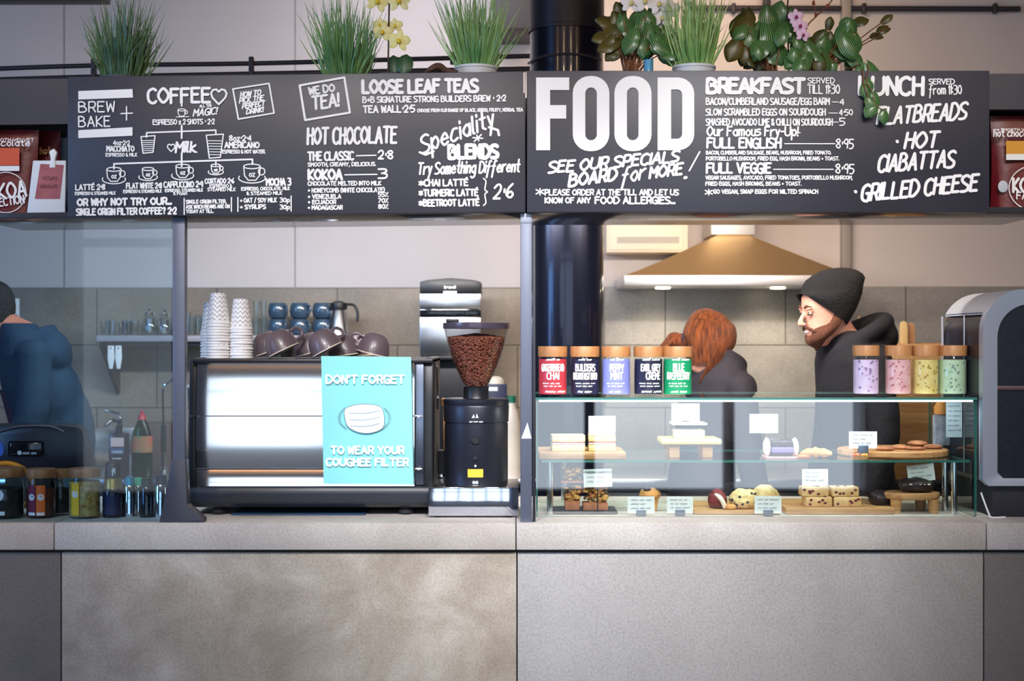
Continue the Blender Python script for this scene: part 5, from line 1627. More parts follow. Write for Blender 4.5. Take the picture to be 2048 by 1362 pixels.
tea_jar(1234, 58, YJ, 'lavender-labelled tea jar in the middle of the coloured five', mat('lavender_wrap', (140, 146, 222), .4), [('PEPPY', 28, -14, .64, 13, 2.8), ('MINT', 24, -12, .43, 13, 2.8)] + sm('TEA CO', 'PEPPERMINT AND', 'SPEARMINT LEAF'), G1)
tea_jar(1299, 58, YJ, 'navy tea jar between the lavender and the green jars', NAVY, [('EARL GREY', 42, -17, .64, 13, 2.8), ('CRÈME'.replace('È', 'E'), 30, -6, .43, 13, 2.8)] + sm('TEA CO', 'A CITRUS BLACK', 'TEA BLEND'), G1)
tea_jar(1358, 58, YJ, 'green-labelled tea jar at the right end of the coloured five', mat('green_wrap', (24, 158, 104), .4), [('BLUE', 22, -11, .64, 14, 2.8), ('RASPBERRY', 50, -25, .43, 13, 2.8)] + sm('TEA CO', 'FRUIT AND BERRY', 'INFUSION'), G1)
G3 = 'pastel tea jars on the case top'
def pastel(n, a, b_): return mat(n, a, .6, var=b_, scale=26)
for px, nm, c1, c2, c3, lab in ((1738, 'lilac_fill', (238, 216, 242), (224, 192, 232), (146, 120, 168), 'lilac pastel jar beside the man in the black hat'), (1803, 'pink_fill', (246, 198, 198), (240, 174, 180), (186, 112, 126), 'pink pastel jar, second from the lilac end'),
                                (1858, 'yellow_fill', (248, 226, 152), (238, 206, 118), (176, 146, 70), 'yellow pastel jar between the pink and the mint jars'), (1913, 'mint_fill', (214, 232, 194), (196, 222, 188), (116, 156, 140), 'mint green pastel jar nearest the silver-framed machine')):
    tea_jar(px, 52 if px != 1913 else 57, .31, lab, pastel(nm, c1, c2), [], G3, 691, True, mat(nm + '_pattern', c3, .6))
# ------------------------------------------------------------------ plants standing in the trough over the boards
ZTR = PZ(145, 0) - 0.0995
def leafmat(name, a, b_, stripes=0.0, rough=.4, trans=.15):
    """two-tone leaf; stripes run from the midrib to the edge (UV: u across, v along)"""
    m = mat(name, a, rough, var=b_, scale=7)
    nt = m.node_tree
    p = nt.nodes['Principled BSDF']
    p.inputs['Subsurface Weight'].default_value = 0.0
    if stripes:
        uv = nt.nodes.new('ShaderNodeUVMap')
        sp = nt.nodes.new('ShaderNodeSeparateXYZ')
        nt.links.new(uv.outputs[0], sp.inputs[0])
        def mth(op, x, y=None):
            n = nt.nodes.new('ShaderNodeMath'); n.operation = op
            for i, v in enumerate((x, y)):
                if v is None: continue
                if isinstance(v, (int, float)): n.inputs[i].default_value = v
                else: nt.links.new(v, n.inputs[i])
            return n.outputs[0]
        ax = mth('ABSOLUTE', mth('SUBTRACT', sp.outputs['X'], .5))
        ph = mth('FRACT', mth('ADD', mth('MULTIPLY', ax, stripes), mth('MULTIPLY', sp.outputs['Y'], .25)))
        k = mth('LESS_THAN', ph, .30)
        mx_ = nt.nodes.new('ShaderNodeMixRGB')
        src = p.inputs['Base Color'].links[0].from_socket
        nt.links.new(k, mx_.inputs[0]); nt.links.new(src, mx_.inputs[1])
        mx_.inputs[2].default_value = lin((126, 176, 100))
        nt.links.new(mx_.outputs[0], p.inputs['Base Color'])
    return m
M_GRASS = [leafmat('grass_green_%d' % i, a, b_) for i, (a, b_) in enumerate((((52, 82, 48), (96, 128, 72)), ((70, 118, 62), (128, 168, 98)), ((92, 142, 74), (158, 190, 116)), ((98, 146, 70), (166, 192, 116))))]
M_POT = mat('pale_pot', (206, 208, 210), .5)
M_POTD = mat('dark_pot', (70, 70, 76), .6)
M_SOIL = mat('soil', (52, 42, 36), .9)


def pot(t, r, h, m):
    MB().lathe([(0, 0), (r * .78, 0), (r, h - .008), (r * 1.04, h - .008), (r * 1.04, h), (r * .95, h), (r * .92, h - .02), (0, h - .02)], n=32).build('pot', m, t)
    MB().lathe([(0, h - .0195), (r * .915, h - .0195), (0, h - .014)], n=24).build('soil', M_SOIL, t)


def grass(px, y, w_base, w_top, h_px, mi, label, potm, potpx, seed):
    t = thing('potted_grass', label, 'plant', (PX(px, y), y, ZTR + .0005), group='pots of tall ornamental grass')
    hp = PZ(potpx, y) - ZTR
    pot(t, w_base / S(y) / 2, hp, potm)
    b = MB(); rr_ = random.Random(seed)
    H = h_px / S(y)
    for k in range(300):
        a, q = rr_.uniform(0, 2 * PI), math.sqrt(rr_.random())
        bx_, by_ = q * math.cos(a) * w_base / S(y) * .42, q * math.sin(a) * w_base / S(y) * .42
        sp_ = w_top / S(y) * .5
        tx_, ty_ = q * math.cos(a) * sp_ * rr_.uniform(.6, 1.15) + rr_.uniform(-.02, .02), q * math.sin(a) * sp_ * .8
        hh_ = H * rr_.uniform(.50, 1.32) * (1 - .22 * q * q)
        w = rr_.uniform(.0016, .0034)
        c = rr_.uniform(-.02, .02)
        pts = [(bx_ + (tx_ - bx_) * u ** 1.4 + c * math.sin(u * PI), by_ + (ty_ - by_) * u ** 1.4, hp - .02 + hh_ * u) for u in (0, .2, .4, .6, .8, 1)]
        tw = rr_.uniform(-.6, .6)
        dx, dy = math.cos(tw), math.sin(tw)
        o = len(b.v)
        for i, p in enumerate(pts):
            ww = w * (1.0, 1, .95, .8, .55, .1)[i]
            b.v += [(p[0] - dx * ww, p[1] - dy * ww, p[2]), (p[0] + dx * ww, p[1] + dy * ww, p[2])]
        for i in range(5):
            b.f.append((o + 2 * i, o + 2 * i + 1, o + 2 * i + 3, o + 2 * i + 2)); b.mi.append(0)
    o_ = b.build('blades', M_GRASS[mi], t, angle=180)
    return t


grass(246, .24, 96, 190, 150, 0, 'dark green ornamental grass pot, leftmost above the coffee board', M_POTD, 158, 1)
grass(690, .24, 92, 190, 150, 1, 'ornamental grass pot left of the yellow orchid', M_POTD, 156, 2)
grass(952, .22, 84, 186, 150, 2, 'bright ornamental grass pot in front of the dark duct', M_POT, 135, 3)
grass(1388, .20, 84, 150, 150, 3, 'upright ornamental grass pot between the two leafy plants', M_POT, 134, 4)


def leaf(b, base, tip, wid, nrm, cup_=.12, heart_=True, n=9):
    """leaf blade from stalk end to tip; nrm = the way it faces"""
    base, tip = Vector(base), Vector(tip)
    ax = tip - base
    L = ax.length
    ax.normalize()
    side = ax.cross(Vector(nrm)).normalized()
    up = side.cross(ax).normalized()
    if b.uv is None: b.uv = []
    rows = 11
    o = len(b.v)
    for j in range(rows):
        v = j / (rows - 1)
        w = wid * .5 * (math.sin(PI * min(1, v * .92 + .08)) ** .75 if heart_ else math.sin(PI * (v * .96 + .02)) ** .6)
        if v == 1: w = .0006
        back = -.12 * L * (1 - v) ** 3 if heart_ else 0
        for i in range(n):
            u = i / (n - 1) * 2 - 1
            p = base + ax * (L * v + back * abs(u) * 2.0 * (1 if v < .3 else 0)) + side * (w * u) + up * (-cup_ * wid * u * u - .22 * L * v * v)
            b.v.append(tuple(p)); b.uv.append((i / (n - 1), v))
    for j in range(rows - 1):
        for i in range(n - 1):
            b.f.append((o + j * n + i, o + j * n + i + 1, o + (j + 1) * n + i + 1, o + (j + 1) * n + i)); b.mi.append(0)


M_PEP = leafmat('striped_leaf', (16, 48, 28), (30, 70, 36), 11.0, .28)
M_PEPD = leafmat('plain_leaf', (50, 62, 28), (92, 80, 34), 0, .35)
M_STEM = mat('red_stem', (140, 92, 56), .5, var=(110, 66, 44), scale=9)


def leafy(px, y, label, leaves, vines, seed, potpx=150, r=.06):
    """leaves = (px, py, size px, direction deg, depth offset, plain?) - each a blade on a stalk from the pot"""
    t = thing('leafy_plant', label, 'plant', (PX(px, y), y, ZTR + .0005), group='striped-leaf plants over the food board')
    hp = PZ(potpx, y) - ZTR
    pot(t, r, hp, M_POTD)
    rr_ = random.Random(seed)
    A, B_, ST = MB(), MB(), MB()
    extra = []
    for lx, ly, sz, dg, dy, plain in leaves:
        if sz >= 36:
            for _ in range(2): extra.append((lx + rr_.uniform(-20, 20), ly + rr_.uniform(-14, 18), sz * rr_.uniform(.55, .8), dg + rr_.uniform(-50, 50), dy + rr_.uniform(-.02, .05), plain))
    for lx, ly, sz, dg, dy, plain in list(leaves) + extra:
        yy = y + dy
        c = Vector((PX(lx, yy) - t.location.x, dy, PZ(ly, yy) - t.location.z))
        L = sz / S(yy)
        d = Vector((math.cos(math.radians(dg)), -.25, math.sin(math.radians(dg)))).normalized()
        nrm = Vector((rr_.uniform(-.25, .25), -1, .55)).normalized()
        leaf(B_ if plain else A, c - d * L * .5, c + d * L * .5, L * rr_.uniform(.72, .9), nrm)
        s0 = Vector((rr_.uniform(-.02, .02), rr_.uniform(-.01, .01), hp - .02))
        e = c - d * L * .45
        ST.tube(crom([tuple(s0), tuple((s0 + e) / 2 + Vector((0, 0, .02))), tuple(e)], 4), .0022, 6)
    for pts, sizes in vines:
        P = [(PX(a, y + c_) - t.location.x, c_, PZ(b_, y + c_) - t.location.z) for a, b_, c_ in pts]
        ST.tube(crom(P, 5), .0022, 6)
        for i, (a, b_, c_) in enumerate(pts[1:]):
            L = sizes[i] / S(y + c_)
            c = Vector(P[i + 1])
            dg = rr_.uniform(-130, -40)
            d = Vector((math.cos(math.radians(dg)), -.2, math.sin(math.radians(dg)))).normalized()
            leaf(A, c, c + d * L, L * .85, Vector((rr_.uniform(-.2, .2), -1, .35)))
    A.build('striped_leaves', M_PEP, t, angle=180)
    if B_.v: B_.build('plain_leaves', M_PEPD, t, angle=180)
    ST.build('stems', M_STEM, t, angle=60)
    return t


rr_ = random.Random(6)
L1 = [(1265, 62, 48, -60, .0, 0), (1310, 75, 56, -70, -.02, 0), (1258, 85, 46, -120, -.05, 0), (1222, 62, 44, -150, 0, 1), (1212, 40, 40, 160, .02, 1), (1240, 40, 44, 120, .02, 1), (1275, 38, 46, 80, .02, 0), (1310, 30, 46, 40, .03, 0),
      (1330, 88, 54, -50, -.05, 0), (1215, 88, 44, -160, -.03, 1), (1225, 104, 40, -140, -.02, 1), (1245, 62, 44, -100, .01, 0), (1290, 98, 40, -90, -.03, 0), (1338, 110, 44, -65, 0, 0), (1200, 72, 34, 190, 0, 1), (1290, 52, 46, -80, .0, 0), (1240, 20, 36, 110, .04, 1)]
leafy(1262, .24, 'bushy striped-leaf plant in front of the flue, above the word FOOD', L1, [], 3, 150)
L2 = [(1480, 50, 56, -125, .0, 1), (1468, 100, 46, -120, -.03, 1), (1495, 78, 46, -110, -.02, 0), (1540, 38, 60, 100, .02, 0), (1545, 78, 58, -80, -.04, 0), (1520, 98, 48, -130, -.05, 0), (1570, 55, 50, 40, .02, 0), (1560, 105, 48, -70, -.02, 0),
      (1492, 112, 36, -90, -.02, 1), (1522, 60, 46, 140, .02, 0), (1555, 22, 44, 80, .03, 0), (1520, 122, 44, -110, 0, 1)]
leafy(1545, .26, 'tall leafy plant above the BREAKFAST heading', L2, [], 5, 150)
L3 = [(1600, 90, 46, -100, 0, 0), (1625, 105, 46, -60, -.02, 0), (1605, 125, 42, -110, -.04, 0), (1650, 120, 46, -70, -.02, 0), (1665, 85, 46, 110, .02, 0), (1640, 75, 40, 60, .03, 1), (1585, 120, 40, -140, -.03, 0), (1685, 60, 44, 60, .03, 0), (1690, 108, 44, -30, 0, 0), (1700, 92, 56, -60, -.05, 0), (1640, 130, 40, -90, -.03, 1),
      (1722, 40, 30, 20, .05, 1), (1765, 58, 26, 200, .05, 1), (1775, 36, 24, 40, .05, 1), (1752, 70, 24, 180, .05, 1), (1660, 45, 24, 80, .04, 1), (1712, 118, 40, -40, -.02, 0)]
V3 = [([(1690, 140, -.05), (1735, 128, -.22), (1732, 160, -.27), (1745, 186, -.28), (1750, 208, -.285), (1768, 222, -.285)], [46, 26, 32, 32, 26]), ([(1690, 138, -.05), (1722, 138, -.24), (1728, 172, -.275), (1738, 196, -.285)], [34, 24, 32])]
leafy(1640, .24, 'trailing leafy plant with stems hanging over the LUNCH heading', L3, V3, 9, 150)


def orchid(px, y, label, pet, lip, stem_pts, flowers, leaves=(), stemm=None, buds=()):
    t = thing('orchid', label, 'plant', (PX(px, y), y, ZTR + .0005))
    hp = PZ(150, y) - ZTR
    pot(t, .05, hp, M_POTD)
    def L(a, b_, dy=0): return (PX(a, y + dy) - t.location.x, dy, PZ(b_, y + dy) - t.location.z)
    MB().tube(crom([L(*q) for q in stem_pts], 5), .003, 8).build('flower_stem', stemm or mat('dark_stem', (62, 56, 40), .5), t)
    for i, (a, b_, sz, dy) in enumerate(flowers):
        c = Vector(L(a, b_, dy))
        r = sz / S(y) / 2
        A, Lp = MB(), MB()
        rr_ = random.Random(i + px)
        off = rr_.uniform(-.3, .3)
        for k, (dg, w_) in enumerate(((90, .62), (18, .95), (162, .95), (-45, .6), (225, .6))):
            g = math.radians(dg) + off
            d = Vector((math.cos(g), -.18, math.sin(g)))
            leaf(A, c + d * r * .08, c + d * r, r * w_, (0, -1, .05), .08, False, 7)
        A.build('petals', pet, t, angle=180)
        lump(Lp, c + Vector((0, -.010, -r * .10)), (r * .20, r * .22, r * .26), i, .2, n=12, m=8)
        Lp.build('lip', lip, t, angle=60)
    if leaves:
        b = MB()
        for q0, q1, w_ in leaves: leaf(b, L(*q0), L(*q1), w_ / S(y), (0, -1, .2), .1, False)
        b.build('leaves', leafmat('orchid_leaf', (38, 72, 46), (48, 86, 54), 0, .4), t, angle=180)
    for a, b_, sz, dy in buds:
        MB().ell(L(a, b_, dy), (sz / S(y) / 2, sz / S(y) / 2, sz / S(y) / 1.6)).build('bud', pet, t)
    return t


orchid(778, .22, 'yellow orchid beside the second grass pot, above the tea sign', leafmat('yellow_petal', (236, 226, 120), (246, 240, 190), 0, .5), mat('gold_lip', (238, 206, 40), .4),
       [(776, 150, 0), (777, 90, 0), (778, 30, .01), (779, -15, .01)], [(755, 3, 46, -.01), (798, 2, 46, -.02), (765, 64, 40, -.01), (798, 82, 44, -.02), (790, 52, 32, .01), (760, 50, 30, 0)],
       [((790, 150, 0), (786, 108, 0), 24), ((806, 150, -.01), (812, 106, -.01), 34)])
orchid(1300, .28, 'white orchid behind the bushy striped-leaf plant', leafmat('white_petal', (246, 236, 232), (250, 244, 240), 0, .5), mat('cream_lip', (238, 216, 130), .4),
       [(1296, 150, 0), (1300, 90, 0), (1306, 40, 0), (1312, -20, 0)], [(1262, 6, 42, -.02), (1290, 2, 46, -.03), (1318, 8, 44, -.03), (1324, 36, 40, -.02), (1340, 18, 42, -.01), (1330, 58, 34, .0)])
orchid(1585, .30, 'pink orchid between the two leafy plants', leafmat('pink_petal', (226, 176, 206), (236, 200, 222), 0, .5), mat('magenta_lip', (150, 40, 96), .4),
       [(1578, 150, 0), (1576, 80, 0), (1575, 10, 0), (1580, -10, 0)], [(1592, 34, 32, -.04), (1600, 52, 32, -.06), (1606, 70, 28, -.08)], (), mat('dark_stake', (60, 50, 48), .5))
tw = thing('dried_stem', 'thin red dried stem with buds rising behind the trailing plant', 'plant', (PX(1622, .36), .36, ZTR + .0005))
def Q(a, b_): return (PX(a, .36) - tw.location.x, 0, PZ(b_, .36) - tw.location.z)
MB().tube(crom([Q(1600, 135), Q(1612, 60), Q(1630, 35), Q(1655, 12), Q(1672, -12)], 5), .0025, 7).tube(crom([Q(1630, 35), Q(1630, 15), Q(1626, -10)], 4), .002, 7).build('stem', M_STEM, tw)
for a, b_ in ((1632, 30), (1655, 12), (1627, 6)): MB().ell(Q(a, b_), (.006, .006, .008)).build('bud', mat('red_bud', (150, 70, 50), .5), tw)
MB().lathe([(0, 0), (.03, 0), (.035, .05), (0, .05)], n=20).build('pot', M_POTD, tw)
bl = thing('blue_bottle', 'small pale blue bottle standing between the striped plant and the upright grass', 'bottle', (PX(1297, .12), .12, ZTR + .0005))
hb_ = PZ(111, .12) - ZTR
MB().lathe([(0, 0), (.016, 0), (.017, .004), (.017, hb_ - .012), (.011, hb_), (0, hb_)], n=20).build('bottle', glass('pale_blue_glass', (190, 222, 236), 1.45, .1), bl)
MB().lathe([(0, .004), (.0155, .004), (.0155, hb_ - .016), (0, hb_ - .016)], n=20).build('filling', mat('pale_blue', (170, 206, 224), .4), bl)
rt = thing('driftwood', 'small gnarled brown root on the edge of the left menu board', 'driftwood', (PX(875, .12), .12, ZTR + .0005))
b = MB(); z9 = PZ(141, .12) - ZTR
b.tube([(0, 0, 0), (0, 0, z9 - .01)], .014, 10)
b.tube(crom([(-.045, 0, z9 - .012), (-.02, -.01, z9 + .004), (.004, 0, z9 + .012), (.03, .01, z9), (.07, 0, z9 - .004)], 5), [.004 + .010 * math.sin(PI * k / 20) for k in range(21)], 8)
b.build('root', mat('root_brown', (92, 62, 48), .7, var=(70, 46, 38), scale=30, bump=.6), rt, angle=60)

# ------------------------------------------------------------------ bags in the niches
ZN = PZ(425, 0) + .0205
M_BAG = mat('maroon_foil', (112, 26, 34), .32, var=(92, 20, 28), scale=7, bump=.25, bscale=16)
def bag(label, x0, x1, ytop, d, drop, group):
    t = thing('chocolate_bag', label, 'bag', (PX((x0 + x1) / 2, d), d, ZN + (drop if drop else 0)), group=group)
    w = (x1 - x0) / S(d) / 2
    h = PZ(ytop, d) - t.location.z
    b = MB()
    n, m_ = 14, 12
    for sgn in (-1, 1):
        def f(u, v, s=sgn):
            x = (u * 2 - 1) * w * (1 - .05 * math.sin(v * PI))
            th = .034 * (1 - v) ** .7 * (1 - (u * 2 - 1) ** 4) + .0015
            return (x, s * th, h * v)
        b.grid(f, n, m_)
    b.build('pouch', M_BAG, t, angle=70)
    return t, w, h
SKL = -TILT * 1.65
t, w, h = bag('maroon drinking-chocolate bag in front at the far left niche', -34, 78, 260, .085, SKL, 'maroon chocolate bags')
def place(t, d): return lambda px, py: (PX(px, d) - t.location.x, PZ(py, d) - t.location.z)
def fbag(off=0.0): return -.0395 + off
q = place(t, .046)
b = MB()
lettering(b, 'SMOOTH VELVET', 88 / S(.046), .010, .002, panel_fn(*q(-20, 283), y=-.042))
lettering(b, 'chocolate', 90 / S(.046), .020, .0036, panel_fn(*q(-30, 292), y=-.042))
lettering(b, 'KOKOA', 92 / S(.046), .050, .008, panel_fn(*q(-38, 404), y=-.042, rot=8))
lettering(b, 'COLLECTION', 88 / S(.046), .026, .0045, panel_fn(*q(-38, 418), y=-.042, rot=8))
cxq, czq = q(12, 385)
ribbon(b, [(cxq + .068 * math.cos(k * PI / 18), czq + .068 * math.sin(k * PI / 18)) for k in range(37)], .003, panel_fn(0, 0, -.0415))
b.v = [(x, -.0365 - .003 + y * 0 - .0385 * (0) if False else y, z) for x, y, z in b.v]
b.build('lettering', M_CHALK, t)
xa, za = q(-20, 331); xb, zb2 = q(39, 296)
MB().box(xa, xb, -.0405, -.039, za, zb2).build('orange_label', mat('orange_panel', (216, 84, 46), .5), t)
xa, za = q(-20, 342); xb, zb2 = q(39, 332)
MB().box(xa, xb, -.0405, -.039, za, zb2).build('white_strip', M_WHITE, t)
t, w, h = bag('maroon chocolate bag standing behind, beside the white clipped card', 62, 122, 262, .19, SKL, 'maroon chocolate bags')
b = MB(); lettering(b, 'hot', .035, .022, .005, panel_fn(-.01, h * .72, -.031)); lettering(b, 'choc', .03, .014, .004, panel_fn(-.008, h * .6, -.034)); b.build('lettering', mat('gold_print', (196, 140, 90), .5), t)
wc = thing('sample_pouch', 'white pouch with a pink panel and a white clip in the left niche', 'pouch', (PX(93, .045), .045, ZN + SKL))
def q(px, py): return (PX(px, .04) - wc.location.x, PZ(py, .04) - wc.location.z)
P = [q(54, 418), q(130, 418), q(132, 321), q(66, 321)]
P[0] = (P[0][0], .0005); P[1] = (P[1][0], .0005)
MB().prism(P, -.006, .006, 'y', bev=.002).build('pouch', mat('white_pouch', (226, 230, 232), .5), wc)
MB().prism([q(70, 398), q(120, 398), q(128, 330), q(81, 328)], -.0072, -.0062, 'y').build('pink_panel', mat('pink_panel', (186, 104, 108), .6, var=(150, 76, 84), scale=12), wc)
MB().prism([q(99, 336), q(112, 336), q(111, 318), q(115, 305), q(108, 297), q(99, 303), q(102, 318)], -.011, .008, 'y', bev=.003).build('clip', M_WHITE, wc)
b = MB(); lettering(b, 'VEGAN', .05, .012, .002, panel_fn(*q(84, 360), y=-.0078)); lettering(b, 'CHOCOLATE', .055, .010, .002, panel_fn(*q(82, 376), y=-.0078)); b.build('lettering', mat('plum_ink', (110, 46, 56), .6), wc)
gp = tag(MB().box(PX(108, .24), PX(133, .24), .245, .255, ZN + SKL + .001, PZ(275, .24)).build('grey_packet', mat('grey_blue_card', (150, 170, 190), .6)), 'slim grey-blue packet at the back of the left niche behind the white pouch', 'packet')
t, w, h = bag('maroon hot chocolate bag in the right niche at the picture edge', 1980, 2092, 232, .085, 0, 'maroon chocolate bags')
q = place(t, .046)
b = MB()
lettering(b, '** SMOOTH VELVET', 92 / S(.046), .008, .002, panel_fn(*q(1986, 262), y=-.042))
lettering(b, 'hot chocolate', 94 / S(.046), .022, .0042, panel_fn(*q(1987, 273), y=-.042))
lettering(b, 'KOKOA', 76 / S(.046), .045, .009, panel_fn(*q(2026, 384), y=-.042))
lettering(b, 'FAMILY', 60 / S(.046), .022, .005, panel_fn(*q(2033, 398), y=-.042))
cxq, czq = q(2068, 376)
ribbon(b, [(cxq + .085 * math.cos(k * PI / 18), czq + .075 * math.sin(k * PI / 18)) for k in range(37)], .0035, panel_fn(0, 0, -.0415))
b.build('lettering', M_CHALK, t)
xa, za = q(2012, 320); xb, zb2 = q(2080, 282)
MB().box(xa, xb, -.0405, -.039, za + .02, zb2).build('amber_label', mat('amber_panel', (222, 156, 40), .5), t)
MB().box(xa, xb, -.0405, -.039, za, za + .02).build('white_strip', M_WHITE, t)
xa, za = q(2006, 373)
MB().ell((xa, -.0395, za), (.017, .0015, .020)).build('round_sticker', mat('round_sticker', (200, 206, 216), .5), t)
# ------------------------------------------------------------------ cooker hood, wall unit, silver-framed machine, wooden boards
yh = 1.95
hd = thing('cooker_hood', 'wide brushed steel cooker hood with two lamps on the back wall', 'cooker hood', (PX(1480, yh), yh, 0))
def hx(px): return PX(px, yh) - hd.location.x
def hz(py): return PZ(py, yh)
M_HOOD = mat('hood_steel', (244, 216, 168), 0.34, .95)
b = MB()
zb0, zb1, zt1 = hz(571), hz(550), hz(463)
hb_ = YB - .013 - yh
bw, tw_ = hx(1712), hx(1512)
vs = [(-bw + .008, 0.004, zb1), (bw - .008, 0.004, zb1), (bw - .008, hb_, zb1), (-bw + .008, hb_, zb1)]
n = 10
rows = []
for k in range(n + 1):
    t = k / n
    e = t ** .92
    w_ = (bw - .008) + (tw_ - bw + .008) * e
    y_ = .004 + .22 * t
    rows.append([(-w_, y_, zb1 + (zt1 - zb1) * t), (w_, y_, zb1 + (zt1 - zb1) * t), (w_, hb_, zb1 + (zt1 - zb1) * t), (-w_, hb_, zb1 + (zt1 - zb1) * t)])
for r_ in rows: b.v += r_
for k in range(n):
    for i in range(4): b.f.append((4 * k + i, 4 * k + (i + 1) % 4, 4 * k + 4 + (i + 1) % 4, 4 * k + 4 + i))
b.f.append((3, 2, 1, 0)); b.f.append(tuple(4 * n + i for i in range(4)))
b.mi = [0] * len(b.f)
b.build('canopy', M_HOOD, hd)
MB().box(-bw, bw, 0, hb_, zb0, zb1, .003).build('rim', mat('rim_steel', (226, 226, 230), .42, .9), hd)
MB().box(-.105, .105, .215, hb_, zt1, 2.5, .004).build('chimney', mat('chimney_steel', (226, 226, 228), .5, .85), hd)
for px in (1336, 1574):
    x = hx(px)
    lampm = mat('hood_lamp', (255, 236, 196), .4, emit=25)
    MB().lathe([(0, 0), (.034, 0), (.034, .006), (0, .006)], (x, .24, zb0 - .0062), 20).build('lamp', lampm, hd)
    spot('hood_light', (hd.location.x + x, yh + .24, zb0 - .02), (hd.location.x + x, yh + .50, zb0 - .9), 7, 125, .7, (1.0, .86, .62), .03)
ac_ = thing('wall_unit', 'white wall unit with a grey slot grille left of the cooker hood', 'wall unit', (PX(1294, 2.3), 2.3, 0))
def ax_(px): return PX(px, 2.3) - ac_.location.x
MB().box(ax_(1213), ax_(1376), 0, YB - .013 - 2.3, PZ(505, 2.3), PZ(430, 2.3), .004).build('case', mat('cream_unit', (236, 224, 206), .5), ac_)
MB().box(ax_(1219), ax_(1366), -.006, 0, PZ(500, 2.3), PZ(440, 2.3), .003).build('front_door', mat('cream_door', (242, 230, 212), .45), ac_)
b = MB()
for k in range(5): b.box(ax_(1234), ax_(1358), -.009, -.006, PZ(486 - 2.6 * k, 2.3), PZ(484.4 - 2.6 * k, 2.3))
b.build('grille', mat('grey_grille', (176, 172, 166), .5), ac_)

# machine with the arched silver frame, right end
ya = .14
dm = thing('silver_framed_machine', 'big dark counter machine with an arched silver frame at the right edge', 'machine', (PX(2100, ya), ya, ZK))
def dx(px): return PX(px, ya) - dm.location.x
def dz(py): return PZ(py, ya) - ZK
M_ALU = mat('satin_aluminium', (196, 208, 226), .42, .75)
xa, xb = dx(1966), dx(2330)
za_, zb_a, rad = dz(972), dz(578), 84 / S(ya)
def outline(ins, off=0.0):
    r_ = rad - ins * .6
    P = [(xa + ins, za_ + ins * .5 + .02), (xa + ins + .02, za_ + ins * .5)]
    P += [(xb - ins, za_ + ins * .5)]
    P += [(xb - ins - r_ + r_ * math.cos(k * PI / 20), zb_a - ins - r_ + r_ * math.sin(k * PI / 20)) for k in range(11)]
    P += [(xa + ins + r_ - r_ * math.sin(k * PI / 20), zb_a - ins - r_ + r_ * math.cos(k * PI / 20)) for k in range(11)]
    return P
o_, i_ = outline(0), outline(30 / S(ya))
b = MB()
n = len(o_)
b.v = [(x, 0, z) for x, z in o_] + [(x, 0.006, z) for x, z in i_] + [(x, .045, z) for x, z in o_] + [(x, .03, z) for x, z in i_]
for k in range(n):
    q_ = (k + 1) % n
    b.f += [(k, q_, n + q_, n + k), (k, 2 * n + k, 2 * n + q_, q_), (n + k, n + q_, 3 * n + q_, 3 * n + k)]
b.mi = [0] * len(b.f)
fo = b.build('frame', M_ALU, dm, angle=40)
MB().prism(i_, .012, .03, 'y').build('front_panel', mat('speckled_navy', (16, 20, 34), .35, var=(28, 34, 50), scale=120), dm)
tl_ = [(x, z) for x, z in outline(0.0) if z > zb_a - rad * .55]
b = MB()
m_ = len(tl_)
b.v = [(x, .045, z) for x, z in tl_] + [(x, .50, z) for x, z in tl_] + [(x, .045, z - .008) for x, z in tl_] + [(x, .50, z - .008) for x, z in tl_]
for k in range(m_ - 1):
    b.f += [(k, k + 1, m_ + k + 1, m_ + k), (2 * m_ + k, 3 * m_ + k, 3 * m_ + k + 1, 2 * m_ + k + 1), (m_ + k, m_ + k + 1, 3 * m_ + k + 1, 3 * m_ + k)]
b.mi = [0] * len(b.f)
b.build('top_cover', M_ALU, dm, angle=40)
MB().box(xa + .0005, xa + .004, .485, .503, za_ + .03, zb_a - rad * .6, .001).box(xa + .0005, xa + .004, .22, .226, za_ + .03, zb_a - rad * .6, .001).build('side_trim', M_ALU, dm)
w1 = outline(.010)
MB().prism([(x, z) for x, z in w1], .04, .499, 'y').build('body', mat('machine_dark', (22, 25, 40), .35), dm)
MB().box(dx(1976), xb, .006, .016, dz(780), dz(772), .001).build('panel_seam', mat('seam_rust', (92, 62, 62), .4), dm)
MB().box(dx(1990), xb - .02, .03, .50, .0005, za_ + .012, .004).build('base', mat('base_dark', (30, 28, 42), .6), dm)
cdl = tag(MB().tube(crom([(PX(1962, .17), .17, PZ(985, .17)), (PX(1968, .16), .16, PZ(1002, .16)), (PX(1978, .14), .14, PZ(1028, .14)), (PX(1983, .13), .13, ZK + .0035), (PX(2010, .14), .135, ZK + .0035)], 5), .003, 8).build('power_cable', M_WHITE),
          'thin white cable running down between the case and the dark machine', 'cable')

